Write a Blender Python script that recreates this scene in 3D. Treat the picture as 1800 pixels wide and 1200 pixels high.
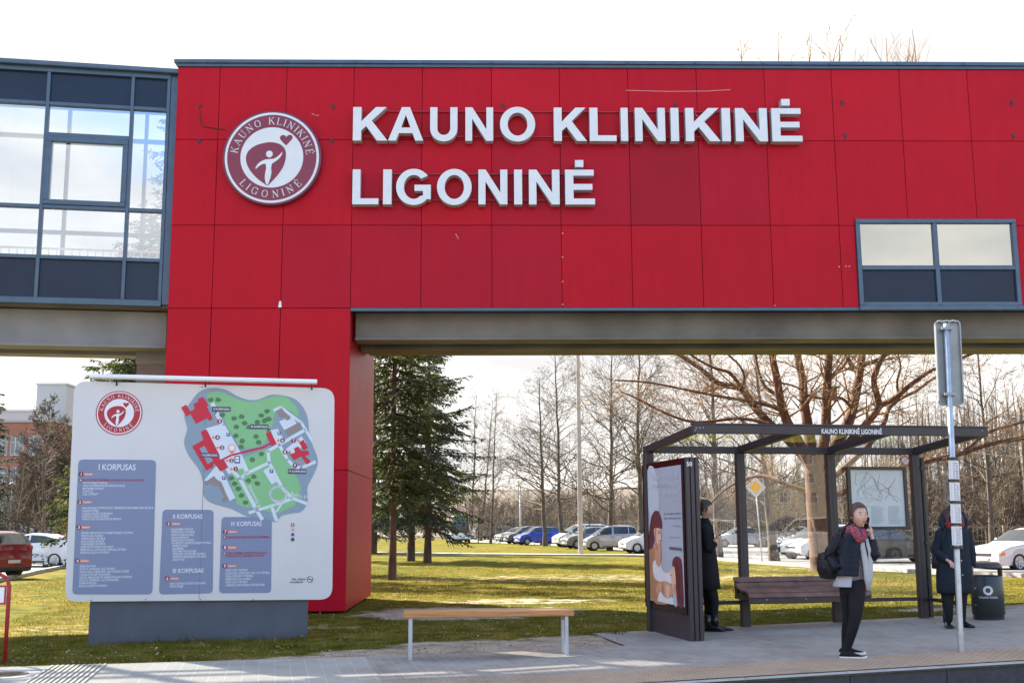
import bpy, math, random, zlib
from mathutils import Vector, Matrix
import numpy as np

sc = bpy.context.scene
COL = sc.collection
for o in list(bpy.data.objects):
    bpy.data.objects.remove(o)

# ------------------------------------------------------------------ camera
F = 1987.0; H = 1.47
YAW, PITCH, ROLL = math.radians(-1.35), math.radians(9.15), math.radians(-0.33)
camd = bpy.data.cameras.new('camera'); cam = bpy.data.objects.new('camera', camd); COL.objects.link(cam)
CR = (Matrix.Rotation(YAW, 3, 'Z') @ Matrix.Rotation(math.pi / 2 + PITCH, 3, 'X') @ Matrix.Rotation(ROLL, 3, 'Z'))
cam.matrix_world = Matrix.Translation((0, 0, H)) @ CR.to_4x4()
camd.sensor_width = 36; camd.lens = F / 1800 * 36; camd.clip_end = 3000; camd.clip_start = 0.05
sc.camera = cam

# ------------------------------------------------------------------ light and sky
SUN_AZ, SUN_EL = math.radians(45), math.radians(35)        # azimuth measured from +Y towards -X
world = bpy.data.worlds.new('World'); sc.world = world; world.use_nodes = True
wt = world.node_tree; wn = wt.nodes; wn.clear(); wl = wt.links
sky = wn.new('ShaderNodeTexSky'); sky.sky_type = 'NISHITA'; sky.sun_disc = False
sky.sun_elevation = SUN_EL; sky.sun_rotation = -SUN_AZ; sky.air_density = 1.0; sky.dust_density = 0.6
bg1 = wn.new('ShaderNodeBackground'); bg1.inputs['Strength'].default_value = 0.13
wl.new(sky.outputs[0], bg1.inputs['Color'])
tc = wn.new('ShaderNodeTexCoord')
mp = wn.new('ShaderNodeMapping'); mp.inputs['Scale'].default_value = (2.2, 2.2, 6.0); mp.inputs['Location'].default_value = (3.1, 1.7, 0.4)
wl.new(tc.outputs['Generated'], mp.inputs['Vector'])
nz = wn.new('ShaderNodeTexNoise'); nz.inputs['Scale'].default_value = 1.3; nz.inputs['Detail'].default_value = 7; nz.inputs['Roughness'].default_value = .55
wl.new(mp.outputs[0], nz.inputs['Vector'])
sp = wn.new('ShaderNodeSeparateXYZ'); wl.new(tc.outputs['Generated'], sp.inputs[0])
def wmath(op, a, b=None, c=None):
    n = wn.new('ShaderNodeMath'); n.operation = op
    for i, v in enumerate((a, b, c)):
        if v is None: continue
        if isinstance(v, (int, float)): n.inputs[i].default_value = v
        else: wl.new(v, n.inputs[i])
    return n.outputs[0]
# cloud cover: complete towards +Y, a low bank with blue above it towards -Y
front = wmath('MULTIPLY_ADD', sp.outputs['Y'], 2.2, 0.25)
low = wmath('MULTIPLY_ADD', sp.outputs['Z'], -10.0, 3.75)
cov = wmath('MAXIMUM', front, low)
cf = wmath('MULTIPLY_ADD', nz.outputs['Fac'], 2.6, -1.55)
cf = wmath('ADD', cf, cov)
rmp = wn.new('ShaderNodeMapRange'); rmp.interpolation_type = 'SMOOTHSTEP'
rmp.inputs['From Min'].default_value = 0.22; rmp.inputs['From Max'].default_value = 0.62
wl.new(cf, rmp.inputs['Value'])
nz2 = wn.new('ShaderNodeTexNoise'); nz2.inputs['Scale'].default_value = 2.6; nz2.inputs['Detail'].default_value = 8
wl.new(mp.outputs[0], nz2.inputs['Vector'])
cr = wn.new('ShaderNodeValToRGB')
cr.color_ramp.elements[0].position = .36; cr.color_ramp.elements[0].color = (.70, .69, .69, 1)
cr.color_ramp.elements[1].position = .60; cr.color_ramp.elements[1].color = (1.0, .96, .90, 1)
wl.new(nz2.outputs['Fac'], cr.inputs[0])
bg2 = wn.new('ShaderNodeBackground'); wl.new(cr.outputs[0], bg2.inputs['Color'])
wl.new(wmath('MULTIPLY_ADD', wmath('MAXIMUM', sp.outputs['Y'], 0.0), -0.14, 0.44), bg2.inputs['Strength'])
mx = wn.new('ShaderNodeMixShader'); wl.new(rmp.outputs[0], mx.inputs[0]); wl.new(bg1.outputs[0], mx.inputs[1]); wl.new(bg2.outputs[0], mx.inputs[2])
wo = wn.new('ShaderNodeOutputWorld'); wl.new(mx.outputs[0], wo.inputs['Surface'])

sd = bpy.data.lights.new('sun', 'SUN'); sd.energy = 5.0; sd.angle = math.radians(0.5); sd.color = (1.0, .90, .76)
sun = bpy.data.objects.new('sun', sd); COL.objects.link(sun)
SV = Vector((-math.sin(SUN_AZ) * math.cos(SUN_EL), math.cos(SUN_AZ) * math.cos(SUN_EL), math.sin(SUN_EL)))
sun.rotation_euler = SV.to_track_quat('Z', 'Y').to_euler(); sun.location = (0, 0, 30)
sc.view_settings.view_transform = 'Standard'; sc.view_settings.look = 'None'
sc.view_settings.exposure = 2.2; sc.view_settings.gamma = 1.0
sc.cycles.max_bounces = 8; sc.cycles.transparent_max_bounces = 24
sc.cycles.use_denoising = True

# ------------------------------------------------------------------ measuring: photo pixels to points at a known distance
CO = Vector((0, 0, H))
def ray(px, py): return CR @ Vector(((px - 900) / F, (600 - py) / F, -1.0))
def onY(px, py, Y):
    d = ray(px, py); return CO + d * (Y / d.y)
def sm(a, b, x):
    t = min(1, max(0, (x - a) / (b - a))); return t * t * (3 - 2 * t)
def gz(x, y):
    return 0.022 * max(0, min(x, 9)) * (1 - sm(17, 24, y)) - 0.33 * sm(20, 45, y) + 14 * sm(190, 420, y)
def onG(px, py):
    z = 0
    for i in range(30):
        d = ray(px, py); P = CO + d * ((z - H) / d.z); z = gz(P.x, P.y) if P.y < 190 else -.33
    P.z = z
    return P
def onP(px, py, P0, a):
    n = Vector((-math.sin(a), math.cos(a), 0)); d = ray(px, py)
    return CO + d * (n.dot(Vector(P0) - CO) / n.dot(d))
A = math.radians(10.5)                                   # the street runs off at this angle
U = Vector((math.cos(A), math.sin(A), 0)); N = Vector((-math.sin(A), math.cos(A), 0))
SO = onG(1311, 1101); SO.z = 0
def S(s, t, z=None):
    P = SO + U * s + N * t
    P.z = gz(P.x, P.y) if z is None else z
    return P
def toS(P): d = Vector((P.x, P.y, 0)) - SO; return d.dot(U), d.dot(N)

# ------------------------------------------------------------------ objects
WM = {}
def tag(o, label=None, cat=None, group=None, kind=None):
    if label: o['label'] = label
    if cat: o['category'] = cat
    if group: o['group'] = group
    if kind: o['kind'] = kind
    return o
def thing(name, label, cat, loc=(0, 0, 0), rz=0.0, group=None):
    o = bpy.data.objects.new(name, None); COL.objects.link(o); o.empty_display_size = .2
    o.location = loc; o.rotation_euler = (0, 0, rz)
    WM[o] = Matrix.Translation(Vector(loc)) @ Matrix.Rotation(rz, 4, 'Z')
    return tag(o, label, cat, group)

class MB:
    def __init__(s): s.v = []; s.f = []; s.m = []; s.sm = []; s.mi = 0; s.smooth = False
    def add(s, vs, fs):
        b = len(s.v); s.v += [tuple(v) for v in vs]
        for f in fs: s.f.append([b + i for i in f]); s.m.append(s.mi); s.sm.append(s.smooth)
        return s
    def quad(s, a, b, c, d): return s.add([a, b, c, d], [(0, 1, 2, 3)])
    def poly(s, pts): return s.add(pts, [tuple(range(len(pts)))])
    def box(s, x0, x1, y0, y1, z0, z1, M=None, bev=0.0):
        if bev > 0:
            b = min(bev, (x1 - x0) * .45, (y1 - y0) * .45, (z1 - z0) * .45); vs = []
            for sx in (0, 1):
                for sy in (0, 1):
                    for sz in (0, 1):
                        X, Y, Z = (x0, x1)[sx], (y0, y1)[sy], (z0, z1)[sz]
                        ex, ey, ez = (b, -b)[sx], (b, -b)[sy], (b, -b)[sz]
                        vs += [(X, Y + ey, Z + ez), (X + ex, Y, Z + ez), (X + ex, Y + ey, Z)]
            I = lambda a, b_, c, k: (a * 4 + b_ * 2 + c) * 3 + k
            fs = []
            for q in (0, 1):
                fx = [I(q, 0, 0, 0), I(q, 1, 0, 0), I(q, 1, 1, 0), I(q, 0, 1, 0)]
                fy = [I(0, q, 0, 1), I(1, q, 0, 1), I(1, q, 1, 1), I(0, q, 1, 1)]
                fz = [I(0, 0, q, 2), I(1, 0, q, 2), I(1, 1, q, 2), I(0, 1, q, 2)]
                fs += [fx if q else fx[::-1], fy[::-1] if q else fy, fz if q else fz[::-1]]
                for r in (0, 1):
                    e = [I(q, r, 0, 0), I(q, r, 0, 1), I(q, r, 1, 1), I(q, r, 1, 0)]; fs.append(e if q == r else e[::-1])
                    e = [I(q, 0, r, 0), I(q, 1, r, 0), I(q, 1, r, 2), I(q, 0, r, 2)]; fs.append(e if q != r else e[::-1])
                    e = [I(0, q, r, 1), I(1, q, r, 1), I(1, q, r, 2), I(0, q, r, 2)]; fs.append(e if q == r else e[::-1])
                    for t in (0, 1):
                        e = [I(q, r, t, 0), I(q, r, t, 1), I(q, r, t, 2)]; fs.append(e if (q + r + t) % 2 else e[::-1])
        else:
            vs = [(x, y, z) for x in (x0, x1) for y in (y0, y1) for z in (z0, z1)]
            fs = [(0, 1, 3, 2), (4, 6, 7, 5), (0, 4, 5, 1), (2, 3, 7, 6), (0, 2, 6, 4), (1, 5, 7, 3)]
        if M is not None: vs = [M @ Vector(v) for v in vs]
        return s.add(vs, fs)
    def bar(s, p, q, w, h, up=(0, 0, 1), bev=0.0):
        """box of section w x h along the line p-q (centred)"""
        p = Vector(p); q = Vector(q); d = q - p; L = d.length; d.normalize()
        x = d.cross(Vector(up))
        if x.length < 1e-4: x = d.cross(Vector((1, 0, 0)))
        x.normalize(); z = x.cross(d)
        M = Matrix((x, d, z)).transposed().to_4x4(); M.translation = p
        return s.box(-w / 2, w / 2, 0, L, -h / 2, h / 2, M, bev)
    def tube(s, pts, rad, n=8, cap=True, flat=1.0, up=None):
        pts = [Vector(p) for p in pts]; k = len(pts)
        if isinstance(rad, (int, float)): rad = [rad] * k
        x = None; vs = []
        for i in range(k):
            d = (pts[min(i + 1, k - 1)] - pts[max(i - 1, 0)])
            if d.length < 1e-9: d = Vector((0, 0, 1))
            d.normalize()
            if x is None:
                x = d.cross(Vector(up) if up else (Vector((0, 0, 1)) if abs(d.z) < .9 else Vector((0, 1, 0))))
            x = x - d * x.dot(d); x.normalize(); y = d.cross(x)
            for j in range(n):
                a = 2 * math.pi * j / n; vs.append(pts[i] + (x * math.cos(a) + y * math.sin(a) * flat) * rad[i])
        fs = [(i * n + j, i * n + (j + 1) % n, (i + 1) * n + (j + 1) % n, (i + 1) * n + j) for i in range(k - 1) for j in range(n)]
        if cap: fs += [tuple(range(n))[::-1], tuple((k - 1) * n + j for j in range(n))]
        return s.add(vs, fs)
    def loft(s, rings, n=18, cap=True):
        """rings: (centre, rx, ry, facing angle[, tilt normal]) ellipses stacked along z"""
        vs = []
        for r in rings:
            c = Vector(r[0]); rx, ry, a = r[1], r[2], r[3]; pw = r[4] if len(r) > 4 else 1.0; tl = r[5] if len(r) > 5 else (0, 0)
            for j in range(n):
                t = 2 * math.pi * j / n; ct, st = math.cos(t), math.sin(t)
                X = rx * math.copysign(abs(ct) ** pw, ct); Y = ry * math.copysign(abs(st) ** pw, st)
                wx = X * math.cos(a) - Y * math.sin(a); wy = X * math.sin(a) + Y * math.cos(a)
                vs.append(c + Vector((wx, wy, wx * tl[0] + wy * tl[1])))
        k = len(rings)
        fs = [(i * n + j, i * n + (j + 1) % n, (i + 1) * n + (j + 1) % n, (i + 1) * n + j) for i in range(k - 1) for j in range(n)]
        if cap: fs += [tuple(range(n))[::-1], tuple((k - 1) * n + j for j in range(n))]
        return s.add(vs, fs)
    def ball(s, c, r, n=12, m=8, M=None):
        c = Vector(c); r = Vector(r if hasattr(r, '__len__') else (r, r, r)); vs = []
        for i in range(m + 1):
            p = math.pi * i / m
            for j in range(n):
                t = 2 * math.pi * j / n; v = Vector((r.x * math.sin(p) * math.cos(t), r.y * math.sin(p) * math.sin(t), r.z * math.cos(p)))
                vs.append(c + (M @ v if M is not None else v))
        fs = [(i * n + j, (i + 1) * n + j, (i + 1) * n + (j + 1) % n, i * n + (j + 1) % n) for i in range(m) for j in range(n)]
        return s.add(vs, fs)
    def lathe(s, prof, c=(0, 0, 0), n=24, M=None):
        vs = []
        for r, z in prof:
            for j in range(n):
                t = 2 * math.pi * j / n; v = Vector((r * math.cos(t), r * math.sin(t), z)); vs.append(Vector(c) + (M @ v if M is not None else v))
        k = len(prof)
        return s.add(vs, [(i * n + j, i * n + (j + 1) % n, (i + 1) * n + (j + 1) % n, (i + 1) * n + j) for i in range(k - 1) for j in range(n)])
    def build(s, name, mats, parent=None, label=None):
        me = bpy.data.meshes.new(name); vs = s.v
        if parent is not None:
            inv = WM[parent].inverted()
            a = np.array(vs, dtype=float).reshape(-1, 3); Mi = np.array(inv)
            vs = (a @ Mi[:3, :3].T + Mi[:3, 3]).tolist()
        me.from_pydata(vs, [], s.f)
        for m in (mats if isinstance(mats, (list, tuple)) else [mats]): me.materials.append(m)
        me.polygons.foreach_set('material_index', s.m); me.polygons.foreach_set('use_smooth', s.sm)
        me.update(); o = bpy.data.objects.new(name, me); COL.objects.link(o)
        if parent is not None: o.parent = parent; WM[o] = WM[parent].copy()
        else: WM[o] = Matrix.Identity(4)
        if label: o['label'] = label
        return o
def origin_to(o, loc):
    """move a top-level mesh's origin to loc"""
    loc = Vector(loc); o.data.transform(Matrix.Translation(-loc)); o.location = loc; WM[o] = Matrix.Translation(loc); return o
def dup(root, loc=None, rz=None, label=None, group=None, scale=None):
    r = root.copy(); COL.objects.link(r)
    if loc is not None: r.location = loc
    if rz is not None: r.rotation_euler = (0, 0, rz)
    if scale is not None: r.scale = (scale,) * 3 if isinstance(scale, (int, float)) else scale
    if label: r['label'] = label
    if group: r['group'] = group
    for ch in list(root.children):
        c = ch.copy(); COL.objects.link(c); c.parent = r
        for g in list(ch.children):
            d = g.copy(); COL.objects.link(d); d.parent = c
    return r

def curve_mb(splines, depth, M, mb, bevel=0.0, res=6):
    """filled 2-D outlines (holes allowed) extruded by depth, placed by matrix M, added to mb"""
    cu = bpy.data.curves.new('outline', 'CURVE'); cu.dimensions = '2D'; cu.fill_mode = 'BOTH' if depth > 0 else 'FRONT'
    cu.extrude = depth / 2; cu.bevel_depth = bevel; cu.bevel_resolution = 1
    for pts in splines:
        sp_ = cu.splines.new('POLY'); sp_.points.add(len(pts) - 1); sp_.use_cyclic_u = True
        for i, p in enumerate(pts): sp_.points[i].co = (p[0], p[1], 0, 1)
    ob = bpy.data.objects.new('outline', cu); COL.objects.link(ob)
    me = ob.to_mesh()
    mb.add([M @ v.co for v in me.vertices], [tuple(p.vertices) for p in me.polygons])
    ob.to_mesh_clear(); bpy.data.objects.remove(ob); bpy.data.curves.remove(cu)
def text_mb(body, size, M, mb, bold=0.0, align='LEFT', depth=0.0, width=None, squeeze=1.0):
    cu = bpy.data.curves.new('txt', 'FONT'); cu.body = body; cu.size = size; cu.offset = bold * size; cu.align_x = align
    cu.extrude = depth / 2; cu.resolution_u = 3
    ob = bpy.data.objects.new('txt', cu); COL.objects.link(ob); me = ob.to_mesh()
    if width and len(me.vertices):
        xs = [v.co.x for v in me.vertices]; squeeze = width / (max(xs) - min(xs))
    mb.add([M @ Vector((v.co.x * squeeze, v.co.y, v.co.z)) for v in me.vertices], [tuple(p.vertices) for p in me.polygons])
    ob.to_mesh_clear(); bpy.data.objects.remove(ob); bpy.data.curves.remove(cu)
def wallM(P, a, size=1.0):
    """x along the wall, y up, z out of the wall towards the viewer; wall direction angle a"""
    x = Vector((math.cos(a), math.sin(a), 0)); y = Vector((0, 0, 1)); z = x.cross(y)
    M = Matrix((x * size, y * size, z * size)).transposed().to_4x4(); M.translation = Vector(P); return M

# ------------------------------------------------------------------ materials
def M_(name, col, rough=.6, metal=0.0, var=.10, scale=6.0, bump=0.0, bscale=60.0, coat=0.0, spec=None, em=None, coord='Object'):
    m = bpy.data.materials.new(name); m.use_nodes = True; nt = m.node_tree; b = nt.nodes['Principled BSDF']
    b.inputs['Roughness'].default_value = rough; b.inputs['Metallic'].default_value = metal
    if coat: b.inputs['Coat Weight'].default_value = coat; b.inputs['Coat Roughness'].default_value = .06
    if spec is not None: b.inputs['Specular IOR Level'].default_value = spec
    t = nt.nodes.new('ShaderNodeTexCoord'); n = nt.nodes.new('ShaderNodeTexNoise'); n.inputs['Scale'].default_value = scale; n.inputs['Detail'].default_value = 5
    nt.links.new(t.outputs[coord], n.inputs['Vector'])
    r = nt.nodes.new('ShaderNodeValToRGB'); e = r.color_ramp.elements
    e[0].position = .32; e[1].position = .68
    e[0].color = tuple(max(0, c * (1 - var)) for c in col) + (1,); e[1].color = tuple(min(1, c * (1 + var)) for c in col) + (1,)
    nt.links.new(n.outputs['Fac'], r.inputs[0]); nt.links.new(r.outputs[0], b.inputs['Base Color'])
    if bump:
        n2 = nt.nodes.new('ShaderNodeTexNoise'); n2.inputs['Scale'].default_value = bscale; n2.inputs['Detail'].default_value = 6
        nt.links.new(t.outputs[coord], n2.inputs['Vector']); bp = nt.nodes.new('ShaderNodeBump'); bp.inputs['Strength'].default_value = bump
        bp.inputs['Distance'].default_value = .02; nt.links.new(n2.outputs['Fac'], bp.inputs['Height']); nt.links.new(bp.outputs[0], b.inputs['Normal'])
    return m
def srgb(r, g, b):
    f = lambda c: (c / 255 / 12.92) if c / 255 <= .04045 else ((c / 255 + .055) / 1.055) ** 2.4
    return (f(r), f(g), f(b))
def glass_mat(name, fac, tint=(.8, .86, .88), gl=(.9, .95, 1.0), rough=0.0, fs=None):
    m = bpy.data.materials.new(name); m.use_nodes = True; nt = m.node_tree; nt.nodes.clear()
    tr = nt.nodes.new('ShaderNodeBsdfTransparent'); tr.inputs[0].default_value = tint + (1,)
    g = nt.nodes.new('ShaderNodeBsdfGlossy'); g.inputs['Color'].default_value = gl + (1,); g.inputs['Roughness'].default_value = rough
    t = nt.nodes.new('ShaderNodeTexCoord'); n = nt.nodes.new('ShaderNodeTexNoise'); n.inputs['Scale'].default_value = .6
    nt.links.new(t.outputs['Object'], n.inputs['Vector']); bp = nt.nodes.new('ShaderNodeBump'); bp.inputs['Strength'].default_value = .08; bp.inputs['Distance'].default_value = .05
    nt.links.new(n.outputs['Fac'], bp.inputs['Height']); nt.links.new(bp.outputs[0], g.inputs['Normal'])
    lw = nt.nodes.new('ShaderNodeFresnel'); lw.inputs[0].default_value = 1.5
    mr = nt.nodes.new('ShaderNodeMath'); mr.operation = 'MULTIPLY_ADD'; mr.inputs[1].default_value = (1 - fac) if fs is None else fs; mr.inputs[2].default_value = fac; mr.use_clamp = True
    nt.links.new(lw.outputs[0], mr.inputs[0])
    mxs = nt.nodes.new('ShaderNodeMixShader'); nt.links.new(mr.outputs[0], mxs.inputs[0]); nt.links.new(tr.outputs[0], mxs.inputs[1]); nt.links.new(g.outputs[0], mxs.inputs[2])
    o = nt.nodes.new('ShaderNodeOutputMaterial'); nt.links.new(mxs.outputs[0], o.inputs[0]); return m

m_white = M_('white_paint', (.78, .79, .80), .45, var=.03, scale=3)
m_letter = M_('letter_white', (.70, .72, .74), .45, var=.03)
m_letter_side = M_('letter_return', (.42, .44, .44), .5, var=.08, scale=8)
m_bluegrey = M_('blue_grey_metal', srgb(72, 92, 112), .38, metal=.25, var=.10)
m_alu = M_('galvanised_steel', (.42, .45, .48), .42, metal=.75, var=.12, scale=18)
m_dark = M_('anthracite_paint', srgb(50, 46, 50), .42, metal=.1, var=.10)
m_black = M_('black_plastic', (.018, .016, .018), .35, var=.1)
m_concrete = M_('concrete', (.23, .225, .22), .85, var=.14, scale=1.5, bump=.25, bscale=30)
m_conc_dark = M_('weathered_concrete', (.175, .158, .138), .9, var=.25, scale=1.1, bump=.25, bscale=30)
m_plinth = M_('slate_plinth', srgb(74, 81, 95), .5, var=.12, scale=3)
m_maroon = M_('maroon_enamel', srgb(126, 36, 64), .35, var=.05)
m_logored = M_('logo_red', srgb(170, 28, 50), .4, var=.04)
m_text_red = M_('print_red', srgb(172, 34, 62), .5, var=.04)
# ================================================================== GROUND
def noise_mix(nt, coord, scale, detail=6, rough=.55):
    n = nt.nodes.new('ShaderNodeTexNoise'); n.inputs['Scale'].default_value = scale; n.inputs['Detail'].default_value = detail; n.inputs['Roughness'].default_value = rough
    nt.links.new(coord, n.inputs['Vector']); return n.outputs['Fac']
def ramp(nt, f, stops):
    r = nt.nodes.new('ShaderNodeValToRGB'); e = r.color_ramp.elements
    while len(e) < len(stops): e.new(.5)
    for i, (p, c) in enumerate(stops): e[i].position = p; e[i].color = tuple(c) + (1,)
    nt.links.new(f, r.inputs[0]); return r.outputs[0]
def mixc(nt, f, a, b, mode='MIX'):
    m = nt.nodes.new('ShaderNodeMix'); m.data_type = 'RGBA'; m.blend_type = mode
    for s_, v in ((0, f), (6, a), (7, b)):
        if isinstance(v, (int, float)): m.inputs[s_].default_value = v
        elif isinstance(v, tuple): m.inputs[s_].default_value = v + (1,)
        else: nt.links.new(v, m.inputs[s_])
    return m.outputs[2]
def newmat(name, rough=.8):
    m = bpy.data.materials.new(name); m.use_nodes = True; nt = m.node_tree; b = nt.nodes['Principled BSDF']; b.inputs['Roughness'].default_value = rough
    t = nt.nodes.new('ShaderNodeTexCoord'); return m, nt, b, t.outputs['Object']
def bump(nt, b, h, st, dist=.02):
    bp = nt.nodes.new('ShaderNodeBump'); bp.inputs['Strength'].default_value = st; bp.inputs['Distance'].default_value = dist
    nt.links.new(h, bp.inputs['Height']); nt.links.new(bp.outputs[0], b.inputs['Normal'])

# lawn: grass soil colour with worn earth where the 'dirt' attribute says so
m_lawn, nt, b, oc = newmat('lawn_ground', .95); b.inputs['Specular IOR Level'].default_value = .03
big = noise_mix(nt, oc, .35, 5); mid = noise_mix(nt, oc, 2.6, 8, .65); fine = noise_mix(nt, oc, 26, 4, .7)
g1 = ramp(nt, mid, [(.30, (.050, .054, .008)), (.43, (.098, .092, .012)), (.56, (.185, .152, .028)), (.70, (.24, .185, .080))])
g2 = ramp(nt, big, [(.38, (.62, .80, .55)), (.62, (1.22, 1.12, 1.1))])
grass = mixc(nt, 1.0, g1, g2, 'MULTIPLY')
grass = mixc(nt, .55, grass, ramp(nt, fine, [(.3, (.35, .35, .3)), (.6, (1, 1, 1))]), 'MULTIPLY')
dirt = ramp(nt, mid, [(.3, (.22, .165, .118)), (.48, (.38, .30, .225)), (.68, (.50, .41, .32))])
dirt = mixc(nt, .6, dirt, ramp(nt, fine, [(.38, (.45, .42, .40)), (.52, (1, 1, 1))]), 'MULTIPLY')
at = nt.nodes.new('ShaderNodeAttribute'); at.attribute_name = 'dirt'
mm = nt.nodes.new('ShaderNodeMath'); mm.operation = 'MULTIPLY_ADD'; nt.links.new(mid, mm.inputs[0]); mm.inputs[1].default_value = 2.8; mm.inputs[2].default_value = -1.62
ad = nt.nodes.new('ShaderNodeMath'); ad.operation = 'ADD'; nt.links.new(mm.outputs[0], ad.inputs[0]); nt.links.new(at.outputs['Fac'], ad.inputs[1])
mr = nt.nodes.new('ShaderNodeMapRange'); mr.inputs['From Min'].default_value = .25; mr.inputs['From Max'].default_value = .75; nt.links.new(ad.outputs[0], mr.inputs['Value'])
nt.links.new(mixc(nt, mr.outputs[0], grass, dirt), b.inputs['Base Color'])
bump(nt, b, fine, .6, .04)

def paver_mat(name, c1, c2, mortar, bw, bh, mort=.006, tex=60, rot=0.0, msm=.3):
    m, nt, b, oc = newmat(name, .82); b.inputs['Specular IOR Level'].default_value = .2
    mpn = nt.nodes.new('ShaderNodeMapping'); mpn.inputs['Rotation'].default_value = (0, 0, rot); nt.links.new(oc, mpn.inputs[0])
    br = nt.nodes.new('ShaderNodeTexBrick'); nt.links.new(mpn.outputs[0], br.inputs['Vector'])
    br.inputs['Color1'].default_value = c1 + (1,); br.inputs['Color2'].default_value = c2 + (1,); br.inputs['Mortar'].default_value = mortar + (1,)
    br.inputs['Scale'].default_value = 1; br.inputs['Brick Width'].default_value = bw; br.inputs['Row Height'].default_value = bh
    br.inputs['Mortar Size'].default_value = mort; br.inputs['Mortar Smooth'].default_value = msm
    sp_ = noise_mix(nt, oc, tex, 5, .7); lg = noise_mix(nt, oc, .9, 6, .6)
    c = mixc(nt, .5, br.outputs['Color'], ramp(nt, sp_, [(.3, (.62, .62, .62)), (.65, (1.1, 1.1, 1.1))]), 'MULTIPLY')
    c = mixc(nt, .6, c, ramp(nt, lg, [(.3, (.60, .59, .58)), (.5, (1, 1, 1)), (.7, (1.14, 1.12, 1.08))]), 'MULTIPLY')
    nt.links.new(c, b.inputs['Base Color'])
    ih = nt.nodes.new('ShaderNodeMath'); ih.operation = 'SUBTRACT'; ih.inputs[0].default_value = 1; nt.links.new(br.outputs['Fac'], ih.inputs[1])
    bump(nt, b, ih.outputs[0], .5, .006); return m
m_pave = paver_mat('grey_pavers', (.325, .29, .258), (.265, .236, .212), (.36, .325, .285), .20, .10, .006, 70, math.pi / 2)
m_pave2 = paver_mat('light_pavers', (.38, .355, .315), (.34, .315, .28), (.43, .405, .36), .24, .16, .008, 60, math.pi / 2)
m_tact = paver_mat('ochre_tactile_pavers', (.50, .36, .245), (.42, .31, .215), (.24, .18, .135), .10, .05, .007, 60)
m_kerbtop = M_('kerb_concrete', (.34, .33, .31), .85, var=.15, scale=5, bump=.2)
m_kerb = M_('kerb_face_shade', (.035, .037, .045), .6, var=.25, scale=14, bump=.2)  # kerb face, with the shade it stands in put into the colour
m_road = M_('asphalt_road', (.16, .158, .155), .9, var=.18, scale=40, bump=.3, bscale=160)
m_lot = M_('parking_asphalt', (.17, .168, .165), .9, var=.12, scale=.8, bump=.1)
m_path = M_('path_concrete', (.30, .29, .26), .9, var=.12, scale=1)

def axis(lo, hi, a, b_, fine, coarse):
    xs = [a]; x = a
    while x < b_: x += fine; xs.append(x)
    st = fine
    while x < hi: st = min(coarse, st * 1.25); x += st; xs.append(min(x, hi))
    x = a; st = fine
    while x > lo: st = min(coarse, st * 1.25); x -= st; xs.insert(0, max(x, lo))
    return xs
def ell(x, y, cx, cy, rx, ry):
    d = ((x - cx) / rx) ** 2 + ((y - cy) / ry) ** 2
    return max(0.0, 1.25 - d)
EDG = [onG(*p) for p in [(300, 1167), (560, 1157), (700, 1147), (860, 1138), (1000, 1130), (1085, 1128)]]
PB = onG(820, 1074)
def dirt_at(x, y):
    v = 0
    for e, (rx, ry, w) in zip(EDG, [(1.1, .25, 1.0), (1.0, .42, 1.4), (1.0, .65, 1.8), (1.3, 1.05, 2.0), (1.1, 1.0, 2.0), (.6, .5, 1.5)]):
        v = max(v, w * min(1, ell(x, y, e.x, e.y + .05, rx, ry)))
    v = max(v, 1.7 * min(1, ell(x, y, PB.x, PB.y - .2, 2.0, 1.5)))
    v = max(v, .75 * min(1, ell(x, y, 0.8, 22.5, 2.2, 1.2)))
    v = max(v, .55 * min(1, ell(x, y, 4.5, 37, 9, 4.5)), .6 * min(1, ell(x, y, -4.2, 56, 5, 3.5)), .5 * min(1, ell(x, y, -4.3, 17.0, 3.5, .9)))
    v = max(v, 1.3 * sm(140, 165, y))
    v = max(v, .9 * min(1, ell(x, y, 8.0, 17.6, 2.0, .9)), .5 * min(1, ell(x, y, 12, 45, 4, 3)))
    return v
def sheet(name, ss, ts, mat, zoff=0.0, zf=None, attr=None, kind='structure', rotz=True):
    vs = []; vals = []
    for t in ts:
        for s_ in ss:
            P = SO + U * s_ + N * t; z = (zf(P.x, P.y) if zf else gz(P.x, P.y)) + zoff
            vs.append((s_, t, z))
            if attr: vals.append(attr(P.x, P.y))
    n = len(ss)
    fs = [(j * n + i, j * n + i + 1, (j + 1) * n + i + 1, (j + 1) * n + i) for j in range(len(ts) - 1) for i in range(n - 1)]
    me = bpy.data.meshes.new(name); me.from_pydata(vs, [], fs); me.materials.append(mat)
    me.polygons.foreach_set('use_smooth', [True] * len(fs))
    if attr:
        a = me.attributes.new('dirt', 'FLOAT', 'POINT'); a.data.foreach_set('value', vals)
    me.update(); o = bpy.data.objects.new(name, me); COL.objects.link(o); o.location = (SO.x, SO.y, 0); o.rotation_euler = (0, 0, A)
    if kind: o['kind'] = kind
    return o
lump = random.Random(4)
def lawn_z(x, y):
    return gz(x, y) - .012 + (.012 * math.sin(x * 2.3 + y * 1.1) * math.sin(y * 3.1 - x) if y > 14 else 0)
sheet('lawn', axis(-420, 420, -9, 8.5, .13, 30), axis(-4.74, 620, -4.74, 9.5, .13, 25), m_lawn, 0, lawn_z, dirt_at)

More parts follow.
